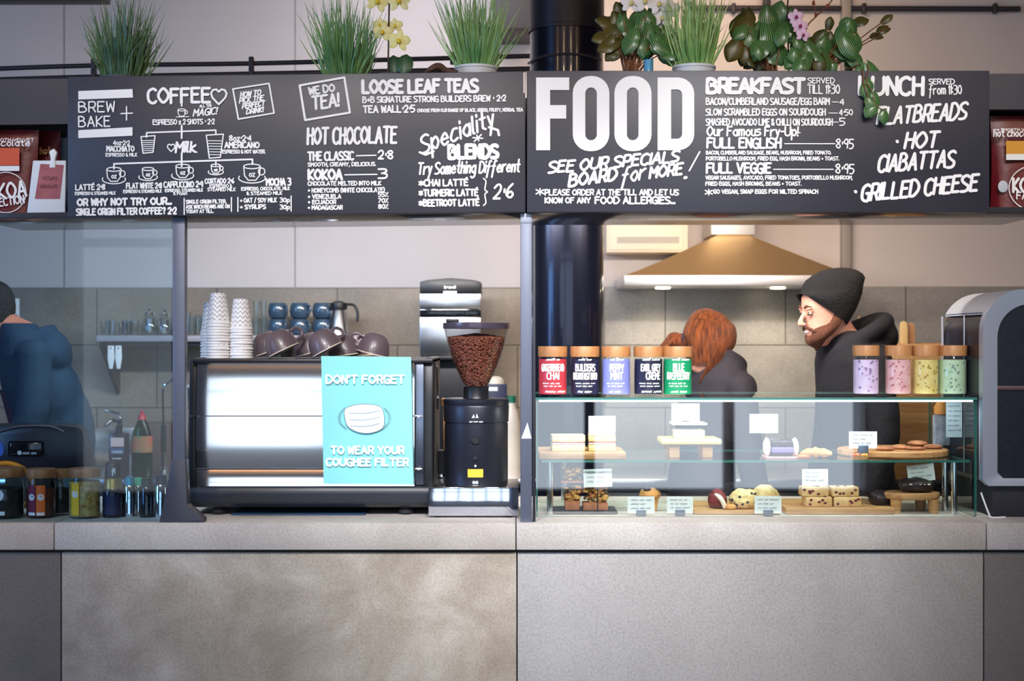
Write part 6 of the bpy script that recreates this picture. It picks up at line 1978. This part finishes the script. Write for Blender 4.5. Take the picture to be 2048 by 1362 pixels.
# wooden boards and paddles at the back right
yp = 1.75
bxk = thing('wooden_box', 'open pale wooden box behind the pastel jars holding two paddles', 'box', (PX(1812, yp + .1), yp + .1, 0))
stand_z = PZ(790, yp)
def kx(px): return PX(px, yp + .1) - bxk.location.x
zt_b = PZ(686, yp)
for a, b_ in ((kx(1764), kx(1772)), (kx(1874), kx(1882))): MB().box(a, b_, -.08, .08, ZW + .0005, zt_b, .002).build('side', M_WOODH, bxk)
MB().box(kx(1772), kx(1874), -.08, -.068, ZW + .0005, zt_b - .004, .002).build('front', M_WOOD, bxk)
MB().box(kx(1772), kx(1874), .068, .08, ZW + .0005, zt_b, .002).build('back', M_WOODH, bxk)
MB().box(kx(1772), kx(1874), -.068, .068, ZW + .0005, ZW + .014).build('bottom', M_WOODH, bxk)
for i, (px, dxx, pt, lab) in enumerate(((1806, -.01, 642, 'paler wooden paddle standing upright behind the pink jar'), (1824, .012, 645, 'browner wooden paddle standing just right of the pale one'))):
    pdn = thing('wooden_paddle', lab, 'paddle', (PX(px, yp + .1), yp + .09 + .03 * i, ZW + .0145))
    zt_p = PZ(pt, yp + .1) - ZW - .0145
    P = [(-.012, 0), (.012, 0), (.016, zt_p * .5), (.019, zt_p - .03), (.014, zt_p - .006), (0, zt_p), (-.014, zt_p - .006), (-.019, zt_p - .03), (-.016, zt_p * .5)]
    MB().prism(P, -.005, .005, 'y', bev=.002).build('blade', mat('paddle_wood_%d' % i, ((226, 196, 140), (196, 150, 112))[i], .55, var=((206, 170, 112), (170, 122, 88))[i], scale=6, aniso=(12, 12, 1)), pdn)
kr = thing('knife_block', 'dark knife block with pale handles behind the man in the black hat', 'knife block', (PX(1728, 2.1), 2.1, ZW))
MB().box(-.05, .05, -.06, .06, .0005, PZ(690, 2.05) - ZW, .006).build('block', mat('dark_block', (50, 44, 44), .6), kr)
for px, py, m_ in ((1718, 632, M_WOOD), (1733, 640, M_STEEL), (1740, 638, M_STEEL)):
    MB().prism([(PX(px - 3, 2.1) - kr.location.x, PZ(692, 2.05) - ZW), (PX(px + 4, 2.1) - kr.location.x, PZ(692, 2.05) - ZW), (PX(px + 3, 2.1) - kr.location.x, PZ(py + 6, 2.1) - ZW), (PX(px, 2.1) - kr.location.x, PZ(py, 2.1) - ZW), (PX(px - 3, 2.1) - kr.location.x, PZ(py + 8, 2.1) - ZW)], -.006, .006, 'y', bev=.002).build('handle', m_, kr)

# ------------------------------------------------------------------ people
M_SKIN = mat('skin', (226, 170, 150), 0.5, var=(218, 154, 134), scale=14)
M_SKIN.node_tree.nodes['Principled BSDF'].inputs['Subsurface Weight'].default_value = .12
M_SKIN.node_tree.nodes['Principled BSDF'].inputs['Subsurface Radius'].default_value = (.01, .004, .002)
M_TROUSER = mat('dark_trousers', (40, 42, 52), .8, bump=.2, bscale=90)
M_SHOE = mat('black_shoe', (28, 28, 30), .5)

HS = [(-.012, -.060, -.020, .016), (0.0, -.082, -.012, .032), (.014, -.092, .004, .046), (.03, -.093, .02, .056), (.05, -.090, .05, .063), (.075, -.090, .078, .068), (.10, -.091, .090, .072),
      (.125, -.096, .097, .075), (.15, -.097, .100, .076), (.175, -.093, .097, .074), (.20, -.080, .084, .066), (.222, -.055, .058, .048), (.236, -.018, .022, .018)]


def head_at(z):
    for a, b_ in zip(HS, HS[1:]):
        if a[0] <= z <= b_[0]:
            t = (z - a[0]) / (b_[0] - a[0])
            return [a[i] + (b_[i] - a[i]) * t for i in range(1, 4)]
    return list(HS[-1][1:]) if z > 0 else list(HS[0][1:])


def hp(z, a, off=0.0):
    """point of the head at height z, angle a from the face (radians, + towards -y side)"""
    xf, xb, hw = head_at(z)
    c, r_ = (xf + xb) / 2, (xb - xf) / 2
    return (c - (r_ + off) * math.cos(a), -(hw + off) * math.sin(a), z)


def head_mesh(mb, M, ears=True):
    vs, fs, n = [], [], 28
    for z, *_ in HS: vs += [hp(z, 2 * PI * k / n) for k in range(n)]
    for i in range(len(HS) - 1):
        for k in range(n): fs.append((i * n + k, i * n + (k + 1) % n, (i + 1) * n + (k + 1) % n, (i + 1) * n + k))
    fs += [tuple(range(n - 1, -1, -1)), tuple((len(HS) - 1) * n + k for k in range(n))]
    mb.add(vs, fs, M)
    mb.tube([(-.094, 0, .124), (-.104, 0, .108), (-.117, 0, .090), (-.120, 0, .083), (-.108, 0, .074)], [.007, .0085, .0100, .0108, .008], 12, M=M)
    for s in (-1, 1):
        mb.ell((-.105, s * .010, .079), (.008, .0075, .006), M=M)
        mb.ell((-.090, s * .030, .134), (.010, .024, .006), M=M)          # brow ridge
        if ears:
            mb.ell((.004, s * .076, .104), (.020, .007, .031), M=M)
            mb.ell((.012, s * .081, .108), (.015, .005, .024), M=M)
    mb.ell((-.095, 0, .056), (.007, .023, .0055), M=M)
    mb.ell((-.092, 0, .043), (.008, .021, .0065), M=M)
    mb.ell((-.083, 0, .012), (.012, .020, .012), M=M)


def hand(mb, wrist, d, palm_n):
    """palm, four fingers of unequal length slightly curled, thumb from the side"""
    w, d, pn = Vector(wrist), Vector(d).normalized(), Vector(palm_n).normalized()
    s = d.cross(pn).normalized()
    mb.tube([w - d * .01, w + d * .03, w + d * .075], [.026, .034, .034], 12, flat=.5)
    for k, (o, L) in enumerate(((-.027, .068), (-.009, .078), (.009, .073), (.026, .056))):
        p = w + d * .085 + s * o
        mb.tube([p - d * .02, p + d * L * .4, p + d * L * .72 + pn * .010, p + d * L * .92 + pn * .026], [.0095, .009, .0085, .007], 8)
    p = w + d * .025 - s * .030
    mb.tube([p, p + d * .028 - s * .020, p + d * .058 - s * .026 + pn * .012], [.012, .0105, .008], 8)


def figure(name, label, loc, yaw, lean, headpos, headrot, headscale, arms, torso_scale=1.0, hip=.95, skin=M_SKIN, lift=0.0, ears=True):
    """standing person facing local -x. lean(z) shifts the torso forward (-x). Returns root, torso mesh builder and head matrix."""
    t = thing(name, label, 'person', loc, yaw)
    MH = Matrix.Translation(headpos) @ headrot @ Matrix.Scale(headscale, 4)
    body = MB()
    TR = [(.86, -.10, .12, .165), (hip, -.105, .13, .168), (1.06, -.105, .115, .150), (1.18, -.115, .115, .158), (1.30, -.122, .118, .172), (1.40, -.100, .110, .176), (1.46, -.070, .085, .130), (1.50, -.045, .06, .07)]
    TR = [(z + lift * max(0, (z - 1.0) / .5), a, b_, c) for z, a, b_, c in TR]
    def ring(inf=0.0, lo=None):
        return [((xf + lean(z) - inf, z), (xb + lean(z) + inf, z), hw * torso_scale + inf) for z, xf, xb, hw in TR if lo is None or z >= lo]
    body.rings(ring())
    # neck into the skull
    nb_ = Vector((lean(1.48) + .01, 0, 1.45 + lift * .9))
    sk = MH @ Vector((.025, 0, .06))
    body.tube([nb_, nb_.lerp(sk, .5), sk], [.062, .056, .056], 16)
    head_mesh(body, MH, ears)
    AR = []
    for pts in arms:
        body.tube(crom(pts[:3], 4), [.052 - .024 * k / 8 for k in range(9)], 12)
        body.ell(pts[0], (.055, .055, .055))
        hand(body, pts[2], Vector(pts[2]) - Vector(pts[1]), pts[3])
    for s in (-1, 1):
        body.tube([(lean(.9), s * .085, .92), (lean(.9) * .6 - .005, s * .095, .70), (-.01, s * .10, .48), (.0, s * .10, .40), (.01, s * .10, .20), (.02, s * .10, .07)], [.088, .078, .058, .055, .048, .036], 14)
        body.ell((-.035, s * .10, .035), (.115, .042, .034))
    bo = remesh(body, 'body', skin, .0055, t, 5, .5)
    # trousers and shoes
    tr_ = MB()
    for s in (-1, 1):
        tr_.tube([(lean(.9), s * .085, .95), (lean(.9) * .6 - .005, s * .095, .70), (-.01, s * .10, .48), (.0, s * .10, .40), (.01, s * .10, .20), (.02, s * .10, .075)], [.102, .093, .074, .070, .064, .062], 14)
    tr_.rings([((xf + lean(z) - .016, z), (xb + lean(z) + .016, z), hw * torso_scale + .014) for z, xf, xb, hw in TR[:2]] + [((-.12 + lean(1.0), 1.0), (.135 + lean(1.0), 1.0), .172 * torso_scale)])
    remesh(tr_, 'trousers', M_TROUSER, .012, t, 4)
    for s in (-1, 1):
        b = MB(); b.ell((-.038, s * .10, .040), (.128, .050, .040)); b.v = [(x, y, max(z, .001)) for x, y, z in b.v]
        b.build('shoe', M_SHOE, t)
    return t, ring, MH


def garment(name, m, t, ring, arms, inf, lo, extra=None, sleeve=2, vox=.009, tail=None):
    g = MB()
    g.rings(ring(inf, lo))
    for pts in arms:
        P = crom(pts[:3], 4)
        if sleeve == 1: P = P[:5]
        g.tube(P, [.066 + inf * .4 - .022 * k / 8 for k in range(len(P))], 14)
        g.ell(pts[0], (.068 + inf * .4, .066 + inf * .4, .064 + inf * .3))
    if extra: extra(g)
    return remesh(g, name, m, vox, t, 5)


def eyes(t, MH, half=False):
    for s in (-1, 1):
        b = MB(); b.ell((-.0855, s * .031, .119), (.0085, .0110, .0085), M=MH); b.build('eye', mat('eye_white', (236, 230, 226), .2), t)
        b = MB(); b.ell((-.0922, s * .031, .1185), (.0030, .0052, .0052), M=MH, n=12, m=8); b.build('iris', mat('dark_iris', (54, 44, 40), .15), t)
        b = MB(); b.ell((-.0845, s * .031, .1250), (.0115, .0150, .0075), M=MH); b.build('eyelid', M_SKIN, t)


def brows(t, MH, m):
    for s in (-1, 1):
        b = MB(); b.tube([tuple(MH @ Vector(p)) for p in ((-.099, s * .012, .139), (-.098, s * .028, .146), (-.086, s * .048, .141))], [.0035, .0045, .002], 8); b.build('eyebrow', m, t)


# --- the man in the black beanie, facing left
ym_ = 1.20
M_BEARD = mat('ginger_brown_beard', (112, 66, 46), .8, var=(86, 50, 36), scale=60, bump=.7, bscale=240)
M_BEAN_H = mat('black_knit', (17, 17, 24), .95, var=(13, 13, 19), scale=50, bump=.8, bscale=130)
M_HOODIE = mat('black_hoodie', (24, 24, 34), .9, var=(19, 19, 28), scale=9, bump=.25, bscale=60)
hz_chin = PZ(688, ym_)
lean_m = lambda z: -.03 - .05 * max(0, z - 1.25) / .25
arms_m = [((-.05, .185, 1.47), (-.04, .25, 1.19), (-.10, .24, .93), (0, -1, -.1)), ((-.05, -.185, 1.47), (-.04, -.25, 1.19), (-.10, -.24, .93), (0, 1, -.1))]
RM = Matrix.Rotation(math.radians(-9), 4, 'Y')
mroot = (PX(1680, ym_) + .10, ym_, 0)
hpm = (PX(1652, ym_) - mroot[0], -.03, hz_chin + .012)
man, ring_m, MHm = figure('person', 'man in a black beanie and black hoodie with a brown beard, smiling to the left', mroot, math.radians(14), lean_m, hpm, RM, 1.10, arms_m, lift=.10, ears=False)
eyes(man, MHm); brows(man, MHm, M_BEARD)
for s in (-1, 1):
    MB().tube([tuple(MHm @ Vector(p)) for p in ((-.0955, s * .018, .1145), (-.0955, s * .030, .1120), (-.0865, s * .045, .1145))], [.0012, .0022, .0014], 8).build('eyelashes', mat('lash_brown', (50, 36, 32), .7), man)
b = MB()
def hat_edge(a):                              # low at the nape, high on the forehead
    c = math.cos(a)
    return .114 + .074 * c + .006 * c * c - .022 * math.sin(a) ** 2
NR, NA = 12, 44
vs, fs = [], []
ctr = Vector((.036, 0, .268))
for j in range(NR):
    v = j / (NR - 1)
    for k in range(NA):
        a = 2 * PI * k / NA
        z0_ = hat_edge(a)
        p0 = Vector(hp(min(z0_, .20), a, .009)); p0.z = z0_
        e = Vector((.035 - .124 * math.cos(a), -.093 * math.sin(a), .205 - .012 * math.cos(a)))
        if v < .55:
            u = v / .55
            p = p0.lerp(e, u) + Vector((-math.cos(a), -math.sin(a), 0)) * .016 * math.sin(u * PI)
        else:
            u = (v - .55) / .45
            p = Vector((e.x + (ctr.x - e.x) * (1 - math.cos(u * PI / 2)), e.y * math.cos(u * PI / 2), e.z + (ctr.z - e.z) * math.sin(u * PI / 2)))
        nz = noise.noise(p * 26) * .004
        vs.append(p + Vector((-math.cos(a), -math.sin(a), .3)) * nz)
for j in range(NR - 1):
    for k in range(NA):
        q_ = (k + 1) % NA
        fs.append((j * NA + k, j * NA + q_, (j + 1) * NA + q_, (j + 1) * NA + k))
fs.append(tuple((NR - 1) * NA + k for k in range(NA)))
b.add(vs, fs, MHm)
b.build('beanie', M_BEAN_H, man, angle=180)
b = MB()
vs, fs = [], []
NA, NR = 40, 10
def beard_top(d):
    d = abs(d)
    if d < 14: return .036
    if d < 34: return .036 + (d - 14) / 20 * .024
    if d < 70: return .060 + (d - 34) / 36 * .010
    return .070 + min(1, (d - 70) / 24) * .058
for j in range(NR):
    for k in range(NA):
        d = -104 + 208 * k / (NA - 1)
        lo = -.022 + .05 * (abs(d) / 104) ** 2
        z = lo + (beard_top(d) - lo) * j / (NR - 1)
        th = .0085 * math.sin(PI * min(1, .12 + .86 * j / (NR - 1))) + .0005 + (.010 if j == 0 else 0) * 0
        p = Vector(hp(max(z, -.012), math.radians(d), th)); p.z = z
        p += Vector((-1, 0, -.3)) * .010 * max(0, 1 - abs(d) / 50) * (1 - j / (NR - 1))
        vs.append(p + Vector((noise.noise(p * 120), noise.noise(p * 110 + Vector((5, 0, 0))), 0)) * .0022)
for j in range(NR - 1):
    for k in range(NA - 1): fs.append((j * NA + k, j * NA + k + 1, (j + 1) * NA + k + 1, (j + 1) * NA + k))
fs.append(tuple(range(NA - 1, -1, -1)))
b.add(vs, fs, MHm)
for s in (-1, 1): b.tube([(-.101, 0, .067), (-.099, s * .016, .065), (-.090, s * .032, .056), (-.080, s * .040, .044)], [.005, .006, .006, .004], 8, M=MHm)
b.build('beard', M_BEARD, man, angle=180)
b = MB(); b.ell((-.0975, 0, .0500), (.005, .019, .0042), M=MHm); b.build('teeth', mat('teeth', (244, 238, 232), .3), man)
def hood_m(g):
    nz = 1.50
    g.tube(crom([(-.165, .0, 1.47), (-.135, .085, 1.525), (-.04, .118, 1.585), (.055, .075, 1.63), (.080, 0, 1.645), (.055, -.075, 1.63), (-.04, -.118, 1.585), (-.135, -.085, 1.525), (-.165, 0, 1.47)], 5), .036, 12)
    g.ell((.060, 0, 1.575), (.075, .12, .085))
    g.ell((-.02, 0, 1.51), (.12, .17, .065))
garment('hoodie', M_HOODIE, man, ring_m, arms_m, .018, .86, hood_m)
for s in (-1, 1):
    b = MB().tube(crom([(-.190, s * .03, 1.49), (-.186, s * .032, 1.43), (-.182, s * .034, 1.36)], 4), .003, 8)
    b.lathe([(0, 0), (.0045, .002), (.0045, .022), (0, .024)], (-.182, s * .034, 1.338), 10).build('drawstring', mat('grey_cord', (150, 150, 156), .6), man)

# --- the red-haired person bending, back turned to the left
yw = 1.50
M_HAIR = mat('copper_hair', (168, 92, 46), .42, var=(86, 42, 24), scale=9, aniso=(9, 9, 1.2), bump=.9, bscale=90)
M_JACKET = mat('charcoal_jacket', (46, 42, 52), .8, var=(38, 34, 44), scale=7, bump=.2, bscale=40)
lean_w = lambda z: -.01 - .22 * max(0, z - 1.05) ** 1.15
arms_w = [((-.09, .165, 1.36), (-.10, .22, 1.10), (-.16, .21, .86), (0, -1, -.1)), ((-.09, -.165, 1.36), (-.10, -.22, 1.10), (-.16, -.21, .86), (0, 1, -.1))]
RW = Matrix.Rotation(math.radians(-38), 4, 'Y')
yaw_w = math.radians(180 + 22)
wroot = (PX(1404, yw), yw, 0)
# head centre wanted at (1422, 678)
want = Vector((PX(1412, yw) - wroot[0], -.02, PZ(682, yw)))
loc_ = Matrix.Rotation(-yaw_w, 3, 'Z') @ want
ctr_ = RW @ Vector((0, 0, .12 * 1.06))
wom, ring_w, MHw = figure('person', 'red-haired person in a charcoal jacket bending forward behind the green jar', wroot, yaw_w, lean_w, tuple(loc_ - ctr_), RW, 1.06, arms_w, .96)
eyes(wom, MHw)
# hair: cap swept back with a ponytail, long strands falling past the face
b = MB()
vs, fs = [], []
NR, NA = 14, 48
def hair_edge(a):
    d = abs((a + PI) % (2 * PI) - PI)
    return .182 if d < .5 else (.182 - (d - .5) * .20 if d < 1.15 else max(.0, .052 - (d - 1.15) * .04))
for j in range(NR):
    v = j / (NR - 1)
    for k in range(NA):
        a = 2 * PI * k / NA
        z0_ = hair_edge(a)
        z = z0_ + (.232 - z0_) * v
        off = .016 + .004 * math.sin(a * 17 + v * 3) * (1 - v)
        p = Vector(hp(z, a, off if v < .96 else .004)); p.z = z + .012 * v
        vs.append(p)
for j in range(NR - 1):
    for k in range(NA):
        q_ = (k + 1) % NA
        fs.append((j * NA + k, j * NA + q_, (j + 1) * NA + q_, (j + 1) * NA + k))
fs.append(tuple((NR - 1) * NA + k for k in range(NA)))
b.add(vs, fs, MHw)
# bun and ponytail at the back of the head
b.ell((.110, 0, .032), (.042, .042, .036), M=MHw)
rr_ = random.Random(12)
for k in range(26):
    o = Vector((0, rr_.uniform(-.02, .02), rr_.uniform(-.014, .014)))
    P = [Vector((.09, 0, .045)) + o * .6, Vector((.125, 0, .025)) + o, Vector((.140, .0, .0)) + o * 1.2, Vector((.135, 0, -.025)) + o * 1.4]
    b.tube([MHw @ Vector(p) for p in crom([tuple(p) for p in P], 3)], .007, 6)
for s in (-1, 1):
    for k in range(16):
        a0 = s * (1.0 + .05 * k)
        P = [Vector(hp(.15 - .003 * k, a0, .014)), Vector(hp(.10, a0 - s * .06, .018)), Vector(hp(.05, a0 - s * .20, .018)), Vector(hp(.0, a0 - s * .34, .010)) + Vector((-.006, 0, -.02 - .002 * k))]
        b.tube([MHw @ Vector(p) for p in crom([tuple(p) for p in P], 3)], [.0055] * 9 + [.002], 6)
b.build('hair', M_HAIR, wom, angle=180)
b = MB().tube([MHw @ Vector((.108 + .002 * math.cos(k), .037 * math.cos(k * PI / 8), .038 + .031 * math.sin(k * PI / 8))) for k in range(17)], .006, 8)
b.build('hair_tie', mat('navy_band', (34, 34, 60), .7), wom)
def collar_w(g):
    x = lean_w(1.48)
    g.tube(crom([(x - .085, 0, 1.43), (x - .05, .075, 1.46), (x + .03, .085, 1.50), (x + .075, .0, 1.535), (x + .03, -.085, 1.50), (x - .05, -.075, 1.46), (x - .085, 0, 1.43)], 5), .032, 12)
    g.ell((x + .035, 0, 1.485), (.055, .085, .055))
    g.ell((x + .07, 0, 1.42), (.07, .12, .07))
garment('jacket', M_JACKET, wom, ring_w, arms_w, .020, .86, collar_w)

# --- the person at the till, half out of the picture on the left
yl = 1.14
M_TEE = mat('teal_top', (34, 58, 78), .85, var=(28, 48, 68), scale=6, bump=.2, bscale=50)
M_APRON = mat('plum_apron', (66, 44, 64), .8, var=(54, 38, 56), scale=7)
lean_l = lambda z: -.02 - .30 * max(0, z - 1.10) ** 1.2
arms_l = [((-.09, .20, 1.50), (-.11, .26, 1.22), (-.30, .18, 1.08), (0, -1, -.3)), ((-.09, -.20, 1.50), (-.11, -.26, 1.22), (-.30, -.16, 1.08), (0, 1, -.3))]
RL = Matrix.Rotation(math.radians(-20), 4, 'Y')
yaw_l = math.radians(16)
lroot = (PX(116, yl), yl, 0)
want = Vector((PX(-16, yl) - lroot[0], -.02, PZ(622, yl)))
loc_ = Matrix.Rotation(-yaw_l, 3, 'Z') @ want
ctr_ = RL @ Vector((0, 0, .12))
M_SKINL = mat('ruddy_skin', (204, 130, 104), .5, var=(190, 112, 90), scale=14)
lft, ring_l, MHl = figure('person', 'dark-haired person in teal top and apron at the till, half out of frame', lroot, yaw_l, lean_l, tuple(loc_ - ctr_), RL, 1.0, arms_l, 1.06, skin=M_SKINL, lift=.13)
eyes(lft, MHl)
M_DHAIR = mat('dark_hair', (36, 30, 30), .6, var=(26, 22, 24), scale=40, bump=.8, bscale=160)
brows(lft, MHl, M_DHAIR)
b = MB(); vs, fs = [], []
NR, NA = 10, 40
for j in range(NR):
    v = j / (NR - 1)
    for k in range(NA):
        a = 2 * PI * k / NA
        d = abs((a + PI) % (2 * PI) - PI)
        z0_ = .188 if d < .7 else (.188 - (d - .7) * .12 if d < 1.3 else (.118 if d < 1.8 else .060))
        z = z0_ + (.234 - z0_) * v
        p = Vector(hp(z, a, .010 if v < .95 else .003)); p.z = z + .010 * v
        vs.append(p + Vector((noise.noise(p * 60), noise.noise(p * 55 + Vector((9, 0, 0))), 0)) * .003)
for j in range(NR - 1):
    for k in range(NA):
        q_ = (k + 1) % NA
        fs.append((j * NA + k, j * NA + q_, (j + 1) * NA + q_, (j + 1) * NA + k))
fs.append(tuple((NR - 1) * NA + k for k in range(NA)))
b.add(vs, fs, MHl); b.build('hair', M_DHAIR, lft, angle=180)
def tee_x(g):
    x = lean_l(1.47)
    g.tube(crom([(x - .07, 0, 1.54), (x - .03, .07, 1.57), (x + .05, .08, 1.595), (x + .09, 0, 1.605), (x + .05, -.08, 1.595), (x - .03, -.07, 1.57), (x - .07, 0, 1.54)], 5), .022, 10)
    g.ell((x + .07, 0, 1.50), (.10, .18, .11))
    g.ell((x + .08, 0, 1.30), (.135, .19, .20))
    g.ell((.015, 0, 1.15), (.135, .18, .26))
garment('top', M_TEE, lft, ring_l, arms_l, .016, .86, tee_x, sleeve=2)
b = MB()
b.grid(lambda u, v: (lean_l(.80 + .56 * v) - (.142 if v > .2 else .150) * math.cos((u - .5) * 2.2), -.185 * math.sin((u - .5) * (2.6 - 1.3 * v)), .80 + .56 * v), 16, 12)
b.v += [(x - .006, y * 1.02, z) for x, y, z in b.v]
n_ = len(b.v) // 2
b.f += [tuple(i + n_ for i in f[::-1]) for f in b.f]; b.mi = [0] * len(b.f)
b.build('apron', M_APRON, lft, angle=180)
# ------------------------------------------------------------------ pieces that belong to a part hang under that part (all share the thing's origin)
NEST = {'coffee_grinder': {'hopper': ('hopper_lid', 'lid_latch', 'coffee_beans'), 'body': ('logo', 'dial', 'switch', 'screw', 'yellow_sticker', 'spout_clip')},
        'tea_jar': {'glass': ('label_wrap', 'lettering', 'label_pattern')}, 'glass_jar': {'glass': ('badge', 'price_strip', 'maroon_label', 'orange_label', 'yellow_label')},
        'cooker_hood': {'rim': ('lamp',)}, 'wall_unit': {'front_door': ('grille',)}, 'silver_framed_machine': {'front_panel': ('panel_seam',), 'body': ('side_trim',)},
        'till_terminal': {'screen_back': ('hinge_cover', 'raised_edge', 'logo', 'blue_sticker')}, 'water_boiler': {'top_cap': ('logo', 'sticker'), 'spout_plate': ('tap',)},
        'soap_bottle': {'bottle': ('pink_label', 'blue_label', 'lettering')}, 'detergent_bottle': {'bottle': ('label_band', 'liquid')}, 'sauce_bottle': {'bottle': ('navy_label',), 'cap': ('logo',)},
        'poster': {'sheet': ('lettering', 'mask_picture', 'mask_outline')}, 'chocolate_bag': {'pouch': ('lettering', 'orange_label', 'white_strip', 'amber_label', 'round_sticker')},
        'sample_pouch': {'pink_panel': ('lettering',)}, 'price_card': {'card': ('writing',)}, 'menu_board': {'panel': ('lettering',)}, 'wall_notice': {'paper': ('lettering', 'red_box')},
        'paper_sign': {'sheet': ('writing',)}, 'storage_tub': {'tub': ('label_strip',)}, 'white_tag': {'tag_body': ('hole',)}, 'glass_teapot': {'body': ('infuser',)}, 'post': {'upright': ('bracket_plate', 'sticker')},
        'espresso_machine': {'body': ('steel_seam', 'panel_pin')}, 'fruit_bar': {'slab': ('berries',)}, 'crumble_bar': {'crumble_top': ('seeds',)}}
for t in [o for o in bpy.data.objects if o.parent is None and 'category' in o]:
    rule = NEST.get(t.name.split('.')[0])
    if not rule: continue
    ch = kids(t)
    for part, subs in rule.items():
        p = next((c for c in ch if c.name.split('.')[0] == part), None)
        if p is None: continue
        for c in ch:
            if c.name.split('.')[0] in subs and c is not p: c.parent = p
for t in [o for o in bpy.data.objects if o.parent is None and o.name.split('.')[0] == 'person']:
    ch = {c.name.split('.')[0]: c for c in kids(t)}
    for c in kids(t):
        n_ = c.name.split('.')[0]
        if n_ == 'drawstring' and 'hoodie' in ch: c.parent = ch['hoodie']
        elif n_ == 'hair_tie': c.parent = ch['hair']
        elif n_ in ('eye', 'iris', 'eyelid', 'eyebrow', 'eyelashes', 'teeth'): c.parent = ch['body']
